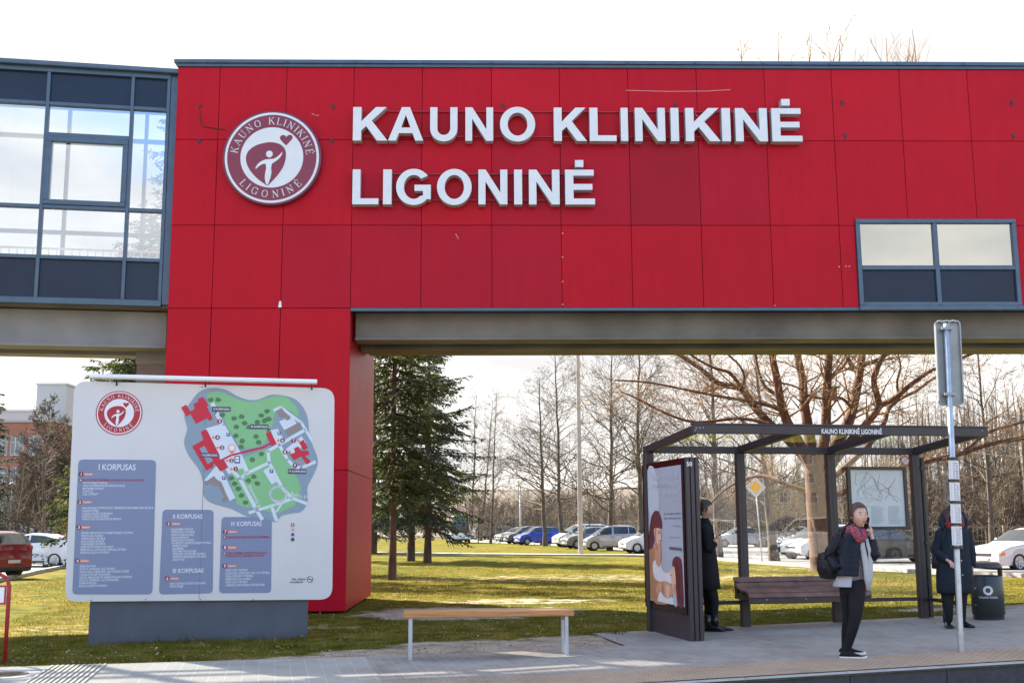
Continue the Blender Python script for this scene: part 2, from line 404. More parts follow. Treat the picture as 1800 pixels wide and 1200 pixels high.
sheet('hillside', axis(-420, 420, -60, 90, 12, 40), axis(136, 600, 136, 300, 12, 40), M_('leafless_hillside', (.085, .066, .045), .95, var=.3, scale=.05), .07)
def lin(a, b_, st):
    n = max(1, int(round((b_ - a) / st))); return [a + (b_ - a) * i / n for i in range(n + 1)]
def sof(px, py): return toS(onG(px, py))
T_BACK = -1.50
s_l = sof(1095, 1133)[0]
sheet('pavement', [-60, -40, -25, -15] + lin(-12, 9, .5) + [15, 25, 40, 60], [-4.60, -4.0, -3.2, -2.4, T_BACK], m_pave, .004)
# the wider paved area under the shelter, its left edge cut at a slant
def gpoly(name, pts, mat, zoff, kind='structure', rot=A):
    """flat patch following the ground; pts in street coordinates (s, t)"""
    me = bpy.data.meshes.new(name); vs = []
    for s_, t in pts: P = S(s_, t); vs.append((s_, t, P.z + zoff))
    me.from_pydata(vs, [], [tuple(range(len(vs)))]); me.materials.append(mat); me.update()
    o = bpy.data.objects.new(name, me); COL.objects.link(o); o.location = (SO.x, SO.y, 0); o.rotation_euler = (0, 0, A); o['kind'] = kind; return o
s_a = sof(1030, 1109)
vs = []; fs = []
cols = [(s_l, s_a[0])] + [(x, x) for x in lin(s_l + .35, 3.2, .35)] + [(x, x) for x in (4, 5, 6, 8, 12, 25)]
for i, (sb, stp) in enumerate(cols):
    tb, tt = T_BACK, (.12 if stp < 3.4 else .75)
    for k, (s_, t) in enumerate(((sb, tb), ((sb + stp) / 2, (tb + tt) / 2), (stp, tt))):
        P = S(s_, t); vs.append((s_, t, P.z + .004))
for i in range(len(cols) - 1):
    for k in range(2): fs.append((i * 3 + k, (i + 1) * 3 + k, (i + 1) * 3 + k + 1, i * 3 + k + 1))
me = bpy.data.meshes.new('pavement'); me.from_pydata(vs, [], fs); me.materials.append(m_pave); o = bpy.data.objects.new('shelter_pavement', me)
COL.objects.link(o); o.location = (SO.x, SO.y, 0); o.rotation_euler = (0, 0, A); o['kind'] = 'structure'
# light pavers at the left, tactile strips
sheet('light_pavement', lin(-30, sof(300, 1190)[0] + 2.0, 1.0), [-4.598, -3.0, T_BACK - .10], m_pave2, .008)
sheet('tactile_strip', lin(-30, 16, .5) + [30, 60], [-4.58, -3.72], m_tact, .0125)
# ribbed guiding strip across the pavement: raised bars
mb = MB()
s0 = sof(92, 1172)[0]; s1 = sof(186, 1168)[0]
for i in range(11):
    x = s0 + (s1 - s0) * i / 10
    p = S(x, -3.86); q = S(x, T_BACK - .12)
    p.z += .016; q.z += .016; mb.bar(p, q, .026, .012)
o = mb.build('guiding_ribs', M_('rib_concrete', (.43, .41, .35), .8, var=.1)); o['kind'] = 'structure'
# kerb and road
mb = MB()
for x in lin(-60, 60, 1.0)[:-1]:
    p = S(x + .004, -4.645); q = S(x + .996, -4.645); p.z -= .085; q.z -= .085; mb.mi = 0; mb.bar(p, q, .088, .186, bev=.012)
    mb.mi = 1; p = S(x + .004, -4.702); q = S(x + .996, -4.702); p.z -= .100; q.z -= .100; mb.bar(p, q, .024, .196)
o = mb.build('kerb', [m_kerbtop, m_kerb]); o['kind'] = 'structure'
sheet('road', axis(-420, 420, -9, 9, .5, 30), [-40, -25, -15, -10, -7, -4.69], m_road, 0, lambda x, y: 0.022 * max(0, min(x, 9)) - .185)
sheet('far_ground', axis(-420, 420, -9, 9, 1, 30), [-420, -200, -80, -38], m_lawn, -.16, lambda x, y: 0.0)

# asphalt lots behind the lawn
def wpoly(name, pts, mat, zoff):
    me = bpy.data.meshes.new(name); me.from_pydata([(p[0], p[1], gz(p[0], p[1]) + zoff) for p in pts], [], [tuple(range(len(pts)))])
    me.materials.append(mat); me.update(); o = bpy.data.objects.new(name, me); COL.objects.link(o); o['kind'] = 'structure'; return o
def G2(px, py): P = onG(px, py); return (P.x, P.y)
lotR = [G2(*p) for p in [(790, 950), (960, 957), (1060, 963), (1130, 969), (1260, 983), (1340, 991), (1440, 997), (1560, 1003), (1660, 1008), (1800, 1014)]]
rows_ = []
for i, (x, y) in enumerate(lotR):
    k = (i / (len(lotR) - 1))
    rows_.append([(x, y), (x + 4 + 10 * k, y + 14), (x + 10 + 30 * k, y + 45 + 30 * k)])
vs = []; fs = []
for r in rows_:
    for x, y in r: vs.append((x, min(y, 186), gz(x, min(y, 186)) + .05))
for i in range(len(rows_) - 1):
    for k in range(2): fs.append((i * 3 + k, i * 3 + 3 + k, i * 3 + 4 + k, i * 3 + 1 + k))
me = bpy.data.meshes.new('parking_lot'); me.from_pydata(vs, [], fs); me.materials.append(m_lot); o = bpy.data.objects.new('parking_lot', me); COL.objects.link(o); o['kind'] = 'structure'
# left lot
LK = [G2(*p) for p in [(-260, 1085), (-120, 1050), (0, 1021), (60, 1008), (120, 996), (190, 984), (330, 965), (520, 955)]]
vs = []; fs = []
for x, y in LK:
    for k in range(6): xx, yy = x - 6 * k * (1 if k else 0), min(186, y + k * k * 5); vs.append((xx, yy, gz(xx, yy) + .05))
for i in range(len(LK) - 1):
    for k in range(5): fs.append((i * 6 + k, i * 6 + 6 + k, i * 6 + 7 + k, i * 6 + 1 + k))
me = bpy.data.meshes.new('driveway'); me.from_pydata(vs, [], fs); me.materials.append(m_lot); o = bpy.data.objects.new('driveway', me); COL.objects.link(o); o['kind'] = 'structure'
mb = MB()
for a_, b_ in zip(LK[:-1], LK[1:]):
    n = max(1, int((Vector(b_) - Vector(a_)).length / 1.5))
    for i in range(n):
        p = Vector(a_).lerp(Vector(b_), i / n); q = Vector(a_).lerp(Vector(b_), (i + .985) / n)
        mb.bar((p.x, p.y, gz(*p) + .05), (q.x, q.y, gz(*q) + .05), .16, .16, bev=.015)
o = mb.build('driveway_kerb', m_kerbtop); o['kind'] = 'structure'
mb = MB()
for a_, b_ in zip(lotR[:-1], lotR[1:]):
    mb.bar((a_[0], a_[1], gz(*a_) + .04), (b_[0], b_[1], gz(*b_) + .04), .18, .14)
o = mb.build('parking_kerb', m_kerbtop); o['kind'] = 'structure'
pp = [G2(*p) for p in [(560, 970), (660, 972), (900, 975), (1120, 976.5), (1240, 978)]]
mb = MB()
for a_, b_ in zip(pp[:-1], pp[1:]):
    a3 = Vector((a_[0], a_[1], gz(*a_) + .03)); b3 = Vector((b_[0], b_[1], gz(*b_) + .03)); mb.bar(a3, b3, 1.5, .09)
o = mb.build('footpath', m_path); o['kind'] = 'structure'
# manhole at the left edge
c = onG(4, 1187)
t_ = thing('manhole_cover', 'rusty iron manhole cover in a round concrete collar set in the pavement', 'manhole', (c.x, c.y, .012))
MB().lathe([(.36, -.002), (.36, .012), (.25, .012), (.25, .004)], (c.x, c.y, .004), 40).build('collar', M_('collar_concrete', (.46, .44, .40), .85, var=.12), t_)
mb = MB(); mb.lathe([(.245, .0), (.245, .010), (.0, .012)], (c.x, c.y, .004), 36)
for i in range(5): mb.box(c.x - .16, c.x + .16, c.y - .14 + i * .07 - .008, c.y - .14 + i * .07 + .008, .012, .021)
mb.build('lid', M_('rusty_iron', (.14, .10, .075), .8, var=.3, scale=20), t_)

# ================================================================== SKYBRIDGE
YF = 19.6
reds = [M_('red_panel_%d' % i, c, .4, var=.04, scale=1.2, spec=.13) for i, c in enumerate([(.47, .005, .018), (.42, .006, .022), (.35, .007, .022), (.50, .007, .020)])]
for m_ in reds:                                     # faint rain streaks and gentle buckling of the sheets
    nt = m_.node_tree; b = nt.nodes['Principled BSDF']; t = nt.nodes.new('ShaderNodeTexCoord'); mpn = nt.nodes.new('ShaderNodeMapping'); mpn.inputs['Scale'].default_value = (5, 5, .35); nt.links.new(t.outputs['Object'], mpn.inputs[0])
    f = noise_mix(nt, mpn.outputs[0], 1.6, 7, .6); src = b.inputs['Base Color'].links[0].from_socket
    nt.links.new(mixc(nt, .8, src, ramp(nt, f, [(.30, (.90, .93, .93)), (.55, (1, 1, 1)), (.75, (1.04, 1.12, 1.1))]), 'MULTIPLY'), b.inputs['Base Color'])
    bump(nt, b, noise_mix(nt, t.outputs['Object'], .9, 2), .25, .06)
m_gap = M_('joint_shadow_gap', (.05, .012, .016), .9, var=.1)
def fx(px, y=400): return onY(px, y, YF).x
def fz(py, px=900): return onY(px, py, YF).z
bz0, bz1 = fz(541, 800), fz(120, 900)               # facade bottom and top
bx0 = fx(313, 120); pyx1 = onG(607, 1077).x
bx1 = 17.5
bridge = thing('skybridge', 'red clad elevated walkway on a red pylon with grey glazed stretch at left', 'footbridge', ((bx0 + pyx1) / 2, YF + 2, 0))
DEP = 4.3
xj = [bx0] + [fx(x) for x in (377, 497, 618, 740.5, 864.5, 986.5, 1109.5, 1232.5, 1354.5, 1475, 1597, 1719)]
dxp = (xj[-1] - xj[2]) / (len(xj) - 3)
while xj[-1] < bx1: xj.append(xj[-1] + dxp)
zj = [bz0, fz(396, 900), fz(246.5, 900), bz1]
wx0, wx1 = fx(1507, 470), fx(1790, 470); wz0, wz1 = fz(546, 1650), fz(386, 1650)
rp = random.Random(7)
mb = MB()
def panel(x0, x1, z0, z1, mi):
    g = .0045; mb.mi = mi; mb.box(x0 + g, x1 - g, YF, YF + .03, z0 + g, z1 - g, bev=.003)
darkp = {(7, 1), (6, 1), (5, 0), (4, 0), (5, 1), (3, 0), (2, 0), (3, 1), (8, 1)}
for i in range(len(xj) - 1):
    for k in range(3):
        x0, x1, z0, z1 = xj[i], xj[i + 1], zj[k], zj[k + 1]
        col = 2 if (i, k) == (7, 1) or (i, k) == (8, 1) and False else (1 if (i, k) in darkp else rp.choice([0, 0, 3 if k == 2 else 0]))
        if x1 > wx0 and x0 < wx1 and z0 < wz1 - .02:
            if k == 1:                                # the row above only just reaches down beside the window
                panel(x0, x1, wz1 - .004, z1, col)
                if x0 < wx0: mb.mi = col; mb.box(x0 + .0045, wx0 - .004, YF, YF + .03, z0 + .0045, wz1 + .0005)
                if x1 > wx1: mb.mi = col; mb.box(wx1 + .004, x1 - .0045, YF, YF + .03, z0 + .0045, wz1 + .0005)
                continue
            if x0 < wx0 - .05: panel(x0, wx0 - .004, z0, z1, col)
            if x1 > wx1 + .05: panel(wx1 + .004, x1, z0, z1, col)
            if z1 > wz1 + .03: panel(max(x0, wx0 - .0), min(x1, wx1), wz1 + .004, z1, col)
            continue
        panel(x0, x1, z0, z1, col)
# rear cladding, plain
for i in range(len(xj) - 1):
    for k in range(3): mb.mi = rp.choice([0, 1]); mb.box(xj[i] + .006, xj[i + 1] - .006, YF + DEP - .03, YF + DEP, zj[k] + .006, zj[k + 1] - .006)
# pylon panels: front, right side, left side, rear
pj = [bx0, xj[1], xj[2], pyx1]; pz = [0.03, fz(826, 600), bz0]
for i in range(3):
    for k in range(2):
        mb.mi = 0 if k else 1; mb.box(pj[i] + .006, pj[i + 1] - .006, YF, YF + .03, pz[k] + .006, pz[k + 1] - .006, bev=.003)
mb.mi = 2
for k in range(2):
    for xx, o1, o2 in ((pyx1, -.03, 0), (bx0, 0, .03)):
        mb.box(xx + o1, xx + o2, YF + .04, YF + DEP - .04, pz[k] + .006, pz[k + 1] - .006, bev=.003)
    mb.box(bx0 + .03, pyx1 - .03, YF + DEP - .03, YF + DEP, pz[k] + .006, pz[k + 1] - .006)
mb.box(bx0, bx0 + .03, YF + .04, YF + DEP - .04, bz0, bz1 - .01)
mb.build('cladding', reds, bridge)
mb = MB()                                            # dark core behind the joints, floor and roof deck
mb.box(bx0 + .035, wx0 - .02, YF + .035, YF + .12, bz0 + .03, bz1 - .03); mb.box(wx1 + .02, bx1, YF + .035, YF + .12, bz0 + .03, bz1 - .03)
mb.box(wx0 - .02, wx1 + .02, YF + .035, YF + .12, wz1 + .02, bz1 - .03)
mb.box(bx0 + .035, bx1, YF + DEP - .12, YF + DEP - .035, bz0 + .03, bz1 - .03)
mb.box(bx0 + .035, pyx1 - .035, YF + .035, YF + DEP - .035, .02, bz0 + .02)
mb.build('core_wall', m_gap, bridge)
mb = MB(); mb.box(bx0 + .13, bx1, YF + .13, YF + DEP - .13, bz0 + .0, bz0 + .25)
mb.build('floor_deck', m_conc_dark, bridge)
mb = MB()                                            # roof edge: blue-grey flashing in two steps
mb.box(bx0 - .06, bx1, YF - .07, YF + DEP + .07, bz1 + .055, bz1 + .125, bev=.006); mb.box(bx0 - .01, bx1, YF - .035, YF + DEP + .03, bz1, bz1 + .053)
for i in range(4, 26):
    x = bx0 + i * 1.24 - 3; mb.box(x, x + .03, YF - .085, YF - .072, bz1 + .07, bz1 + .10)
mb.build('roof_flashing', m_bluegrey, bridge)
mb = MB(); mb.box(pyx1 + .002, wx0 - .002, YF - .015, YF + .10, bz0 - .055, bz0 - .003); mb.box(wx1 + .002, bx1, YF - .015, YF + .10, bz0 - .055, bz0 - .003)
mb.build('drip_edge', m_bluegrey, bridge)
# marks on the panels: bracket slots, a cable, scratches, bolts
mb = MB()
for px, py in [(351, 187), (350, 248), (585, 188), (583, 248), (884, 186), (1186, 184), (1480, 181), (1485, 240), (1778, 181), (1781, 240)]:
    p = onY(px, py, YF); mb.box(p.x - .016, p.x + .016, YF - .012, YF - .002, p.z - .05, p.z + .05)
    mb.box(p.x - .006, p.x + .03, YF - .02, YF - .012, p.z - .012, p.z + .03)
mb.tube([onY(x, y, YF - .012) for x, y in ((350, 195), (352, 212), (356, 222), (372, 225), (396, 228))], .008, 5)
mb.build('wall_bracket', m_black, bridge)
mb = MB()
for a_, b_ in (((1100, 159), (1170, 161)), ((1170, 161), (1240, 160.5)), ((1240, 160.5), (1284, 158)), ((801, 411), (806, 420)), ((1222, 199), (1227, 206)), ((548, 200), (553, 202)), ((555, 203), (561, 203))):
    mb.bar(onY(*a_, YF - .002), onY(*b_, YF - .002), .004, .008)
for px, py in [(1487, 468), (1493, 468), (1475, 469), (989, 410), (989, 452), (989, 495), (989, 535), (1362, 537)]:
    p = onY(px, py, YF - .002); mb.ball(p, (.014, .008, .014), 6, 4)
mb.build('scratch', M_('pale_scratches', (.62, .42, .42), .7, var=.1), bridge)
p = onY(492, 534, YF); mb = MB(); mb.poly([onY(x, y, YF - .003) for x, y in ((491, 529), (494, 529), (495, 540), (489, 540))]); mb.build('torn_tape', m_white, bridge)
# girders under the deck
mb = MB()
mb.box(pyx1 + .05, bx1, YF + .35, YF + .62, bz0 - .48, bz0 - .02, bev=.01); mb.box(pyx1 + .05, bx1, YF + .25, YF + .72, bz0 - .53, bz0 - .482, bev=.01)
zf_ = onY(1000, 613, YF + 1.35).z
mb.box(pyx1 + .05, bx1, YF + 1.35, YF + 1.75, zf_, bz0 - .02); mb.box(pyx1 + .05, bx1, YF + 1.27, YF + 1.85, zf_ - .012, zf_ + .045)
mb.box(pyx1 + .05, bx1, YF + 2.5, YF + 2.9, bz0 - .42, bz0 - .02)
mb.build('girder', m_conc_dark, bridge)
# window in the red wall
wroot_label = None
wm = (wx0 + wx1) / 2 - .02; wmz = fz(471, 1650)
mb = MB(); fw = .075
mb.box(wx0, wx1, YF - .05, YF + .06, wz1 - fw, wz1, bev=.006)
for xx in (wx0, wm - fw / 2, wx1 - fw): mb.box(xx, xx + fw, YF - .048, YF + .058, wz0 + .09, wz1 - fw - .001, bev=.006)
for xa, xb in ((wx0 + fw, wm - fw / 2), (wm + fw / 2, wx1 - fw)):
    mb.box(xa, xb, YF - .045, YF + .055, wmz - .04, wmz + .04, bev=.005); mb.box(xa, xb, YF - .045, YF + .055, wz0 + .09, wz0 + .15)
mb.box(wx0 - .01, wx1 + .01, YF - .075, YF + .06, wz0, wz0 + .085, bev=.008)
wf = mb.build('window', m_bluegrey, bridge)
g_win = glass_mat('mirror_glazing', .48, (.30, .32, .32), (.74, .76, .74), .012, .5)
m_span = M_('dark_spandrel_glass', (.014, .028, .058), .2, var=.15, scale=.7, spec=.22)
for xa, xb in ((wx0 + fw, wm - fw / 2), (wm + fw / 2, wx1 - fw)):
    mb = MB(); mb.box(xa, xb, YF + .01, YF + .016, wmz + .04, wz1 - fw); mb.build('pane', g_win, wf)
    mb = MB(); mb.box(xa, xb, YF + .008, YF + .02, wz0 + .15, wmz - .04); mb.build('spandrel', m_span, wf)
mb = MB(); mb.box(wx0 - .02, wx1 + .02, YF + 1.2, YF + 1.25, wz0, wz1 + .1); mb.build('window_blind', M_('pale_blind', (.5, .5, .47), .9, var=.05), bridge)

# glazed stretch at the left, turned with the street
AG = math.radians(8.9); DG = 1.9
G0 = onP(300, 300, (bx0, YF + .15, 0), 0.0); G0.z = 0
UG = Vector((math.cos(AG), math.sin(AG), 0)); NG = Vector((-math.sin(AG), math.cos(AG), 0))
def gp(px, py, off=0.0):
    P = onP(px, py, G0 - NG * off, AG); d = P - G0; return d.x * UG.x + d.y * UG.y, P.z
def gm(M0=None):
    M = Matrix((UG, NG, Vector((0, 0, 1)))).transposed().to_4x4(); M.translation = G0; return M
GM = gm()
vx = [gp(80, 250)[0], gp(228, 280)[0], gp(291, 300)[0]]           # mullion lines
sp_m = vx[1] - vx[0]
ux = [vx[0] - sp_m * i for i in range(9, 0, -1)] + vx             # further bays beyond the frame
gzv = dict(top=gp(150, 126)[1], h1=gp(150, 186)[1], h2=gp(150, 366)[1], h3=gp(150, 454)[1], bot=gp(150, 527)[1], op=gp(150, 240)[1])
uL = ux[0]; uR = ux[-1]; fm = .06
mb = MB(); mbr = MB()
for side, m2 in ((0, mb), (1, mbr)):
    y0, y1 = ((-.04, .08) if side == 0 else (DG - .12, DG))
    for u_ in ux: m2.box(u_ - fm / 2, u_ + fm / 2, y0, y1, gzv['bot'] + .02, gzv['top'] - .02, GM, bev=.005)
    for a_, b_ in zip(ux[:-1], ux[1:]):
        for z in (gzv['h1'], gzv['h2'], gzv['h3']): m2.box(a_ + fm / 2, b_ - fm / 2, y0 + .004, y1 - .004, z - .032, z + .032, GM, bev=.004)
    m2.box(uL, uR + .03, y0 - .01, y1 + .01, gzv['top'] - .06, gzv['top'] + .02, GM); m2.box(uL, uR + .03, y0 - .02, y1 + .01, gzv['bot'] - .09, gzv['bot'] + .02, GM, bev=.006)
mb.box(uR + .035, uR + .28, -.02, .12, gzv['bot'] - .05, gzv['top'] + .02, GM)
gl = thing('glazed_walkway', 'dark blue grey framed glass walkway joining the red wall at left', 'walkway', tuple(GM @ Vector((uR - 1.5, DEP / 2, 0))))
mb.build('window_frame', m_bluegrey, gl); mbr.build('rear_frame', m_bluegrey, gl)
op0, op1 = gp(78, 300)[0], gp(222, 300)[0]
g_big = glass_mat('clear_reflecting_glazing', .44, (.70, .73, .74), (.62, .68, .78), .008, .4); g_rear = glass_mat('rear_glazing', .03, (.90, .92, .91), (.95, .98, 1.0), .0, .3)
for side in (0, 1):
    y0 = .02 if side == 0 else DG - .06
    g_side = g_big if side == 0 else g_rear; m_sp = m_span
    for a_, b_ in zip(ux[:-1], ux[1:]):
        if a_ < ux[-1] - 7 and side == 0 and False: continue
        for z0, z1, mt, nm in ((gzv['h1'], gzv['top'] - .03, m_span if side == 0 else g_rear, 'spandrel' if side == 0 else 'pane'), (gzv['h2'], gzv['h1'], g_side, 'pane'), (gzv['h3'], gzv['h2'], g_side, 'pane'), (gzv['bot'], gzv['h3'], m_span, 'spandrel')):
            m2 = MB()
            if nm == 'pane': m2.quad(*[GM @ Vector(v) for v in ((a_ + .03, y0, z0 + .03), (b_ - .03, y0, z0 + .03), (b_ - .03, y0, z1 - .03), (a_ + .03, y0, z1 - .03))])
            else: m2.box(a_ + .03, b_ - .03, y0, y0 + .01, z0 + .03, z1 - .03, GM)
            m2.build(nm, mt, gl)
# opening sash with a heavier frame
mb = MB(); a_, b_ = ux[-3] + .03, ux[-2] - .03
mb.box(a_, b_, -.035, .03, gzv['op'] - .035, gzv['op'] + .035, GM)
zt, zb = gzv['op'] - .04, gzv['h2'] + .035
mb.box(a_, b_, -.06, .015, zt - .10, zt, GM, bev=.008); mb.box(a_, b_, -.06, .015, zb, zb + .09, GM, bev=.008)
mb.box(a_, a_ + .09, -.06, .015, zb + .09, zt - .10, GM); mb.box(b_ - .09, b_, -.06, .015, zb + .09, zt - .10, GM)
mb.build('opening_sash', m_bluegrey, gl)
mb = MB(); mb.box(uL, uR + .3, -.14, DG + .15, gzv['top'] + .022, gzv['top'] + .085, GM, bev=.01); mb.box(uL, uR + .29, -.08, DG + .1, gzv['top'] + .086, gzv['top'] + .13, GM)
mb.build('roof_edge', m_bluegrey, gl)
mb = MB(); mb.box(uL, uR + .2, .05, DG - .14, gzv['bot'] - .1, gzv['bot'] + .15, GM); mb.build('floor_slab', m_conc_dark, gl)
gb = gp(100, 600)[1]; gb2 = onP(100, 604, G0 + NG * .35, AG).z
mb = MB(); mb.box(uL, uR + .1, .35, .65, gb2, gzv['bot'] - .12, GM, bev=.01); mb.box(uL, uR + .1, .27, .73, gb2 - .05, gb2 - .002, GM)
z3 = onP(100, 622, G0 + NG * 1.3, AG).z
mb.box(uL, uR + .1, 1.3, 1.75, z3, gzv['bot'] - .12, GM); pass
mb.build('girder', m_concrete, gl)
# railing inside the glass
mb = MB(); zr = gzv['h3'] + .25
for zz in (zr, zr + .28): mb.tube([GM @ Vector((uL, DG - .3, zz)), GM @ Vector((uR - .1, DG - .3, zz))], .02, 6)
for i in range(46): u_ = uR - .3 - i * .14; mb.box(u_ - .008, u_ + .008, DG - .305, DG - .29, gzv['h3'] - .1, zr + .28, GM)
mb.build('handrail', m_white, gl)
# concrete pier head and column behind the map board
t_ = thing('concrete_pier', 'stepped concrete pier head on a brownish column beside the red pylon', 'pier', tuple(onG(250, 1075)))
pY = YF + .9
a_ = onY(238, 630, pY); b_ = onY(300, 630, pY); z1 = onY(270, 606, pY).z; z2 = onY(270, 614, pY).z; z4 = onY(270, 640, pY).z
mb = MB(); mb.box(a_.x + .13, b_.x + .4, pY + .02, pY + 2.2, z2, z1, bev=.01); mb.box(a_.x, b_.x + .4, pY, pY + 2.3, z4, z2 - .002, bev=.015); mb.build('pier_cap', m_concrete, t_)
MB().box(a_.x + .02, b_.x + .38, pY + .03, pY + 2.2, -.05, z4 - .001).build('column', M_('brownish_render', (.20, .15, .145), .85, var=.08), t_)
# roof vent poking over the flashing
p = onY(428, 105, YF + 1.2); mb = MB()
for k in range(7): a_ = -.5 + k * .17; mb.tube([(p.x + math.sin(a_) * .02 + a_ * .16, p.y, bz1 + .1), (p.x + a_ * .26, p.y, bz1 + .33 - a_ * a_ * .12), (p.x + a_ * .30, p.y - .05, bz1 + .22)], .014, 5)
o = mb.build('roof_vent', m_black, bridge)
# ================================================================== LETTERING
def arc(cx, cy, rx, ry, a0, a1, n=24):
    return [(cx + rx * math.cos(math.radians(a0 + (a1 - a0) * i / n)), cy + ry * math.sin(math.radians(a0 + (a1 - a0) * i / n))) for i in range(n + 1)]
GLY = {
 'K': (.88, [[(0, 0), (.21, 0), (.21, .30), (.335, .43), (.615, 0), (.88, 0), (.475, .595), (.85, 1), (.58, 1), (.21, .575), (.21, 1), (0, 1)]]),
 'A': (1.0, [[(0, 0), (.225, 0), (.305, .225), (.695, .225), (.775, 0), (1, 0), (.615, 1), (.385, 1)], [(.365, .39), (.5, .77), (.635, .39)]]),
 'U': (.80, [[(0, 1), (.21, 1)] + arc(.40, .37, .19, .20, 180, 360, 16) + [(.59, 1), (.80, 1)] + arc(.40, .37, .40, .39, 0, -180, 24)]),
 'N': (.80, [[(0, 0), (.195, 0), (.195, .66), (.60, 0), (.80, 0), (.80, 1), (.605, 1), (.605, .34), (.20, 1), (0, 1)]]),
 'O': (.98, [arc(.49, .5, .49, .52, 0, 352, 44), arc(.49, .5, .275, .345, 0, 352, 36)]),
 'L': (.70, [[(0, 0), (.70, 0), (.70, .17), (.21, .17), (.21, 1), (0, 1)]]),
 'I': (.21, [[(0, 0), (.21, 0), (.21, 1), (0, 1)]]),
 'G': (.96, [arc(.49, .5, .49, .52, 38, 318, 36) + [(.96, .14), (.96, .56), (.51, .56), (.51, .385), (.745, .385), (.745, .25)] + arc(.49, .5, .275, .345, 312, 44, 30)]),
 'E': (.75, [[(0, 0), (.75, 0), (.75, .17), (.21, .17), (.21, .42), (.69, .42), (.69, .59), (.21, .59), (.21, .83), (.73, .83), (.73, 1), (0, 1)]]),
 'Ė': (.75, [[(0, 0), (.75, 0), (.75, .17), (.21, .17), (.21, .42), (.69, .42), (.69, .59), (.21, .59), (.21, .83), (.73, .83), (.73, 1), (0, 1)], [(.26, 1.08), (.47, 1.08), (.47, 1.28), (.26, 1.28)]]),
}
YL = YF - .19
row1 = [('K', 620, 681), ('A', 682, 744), ('U', 756, 804), ('N', 818, 867), ('O', 879, 941), ('K', 974, 1032), ('L', 1037, 1084), ('I', 1092, 1104.5), ('N', 1117, 1170), ('I', 1180, 1194), ('K', 1206, 1267), ('I', 1270, 1285), ('N', 1294, 1350), ('Ė', 1358, 1411)]
row2 = [('L', 619, 665), ('I', 673, 688), ('G', 696, 757), ('O', 768, 829), ('N', 841, 892), ('I', 904, 918), ('N', 930, 984), ('Ė', 994, 1046)]
sg = thing('name_sign', 'large white raised letters KAUNO KLINIKINĖ LIGONINĖ on the red wall', 'sign', (onY(830, 300, YF).x, YF, onY(830, 300, YF).z))
for row, yt, yb in ((row1, 189.5, 248), (row2, 298.5, 359.5)):
    zt, zb = onY(1000, yt, YL).z, onY(1000, yb, YL).z
    for ch, xa, xb in row:
        a_ = onY(xa, yb, YL); b_ = onY(xb, yb, YL); w, pol = GLY[ch]; hgt = zt - zb
        sx = (b_.x - a_.x) / w
        M = Matrix(((sx, 0, 0, a_.x), (0, 0, -1, YL), (0, hgt, 0, zb), (0, 0, 0, 1)))
        mb = MB(); front = []
        curve_mb(pol, .004, M, mb); n0 = len(mb.f); mb.mi = 1
        M2 = Matrix(((sx, 0, 0, a_.x), (0, 0, -1, YL + .088), (0, hgt, 0, zb), (0, 0, 0, 1)))
        curve_mb(pol, .168, M2, mb)
        mb.build('letter', [m_letter, m_letter_side], sg)
# thin rails that carry the letters
mb = MB()
for x0, x1, y in ((680, 1360, 196), (680, 1000, 306), (640, 1380, 240), (640, 1000, 352)):
    p = onY(x0, y, YF - .03); q = onY(x1, y, YF - .03); q.z = p.z; mb.bar(p, q, .02, .02)
mb.build('mounting_rail', M_('red_rail', (.35, .012, .025), .5), sg)

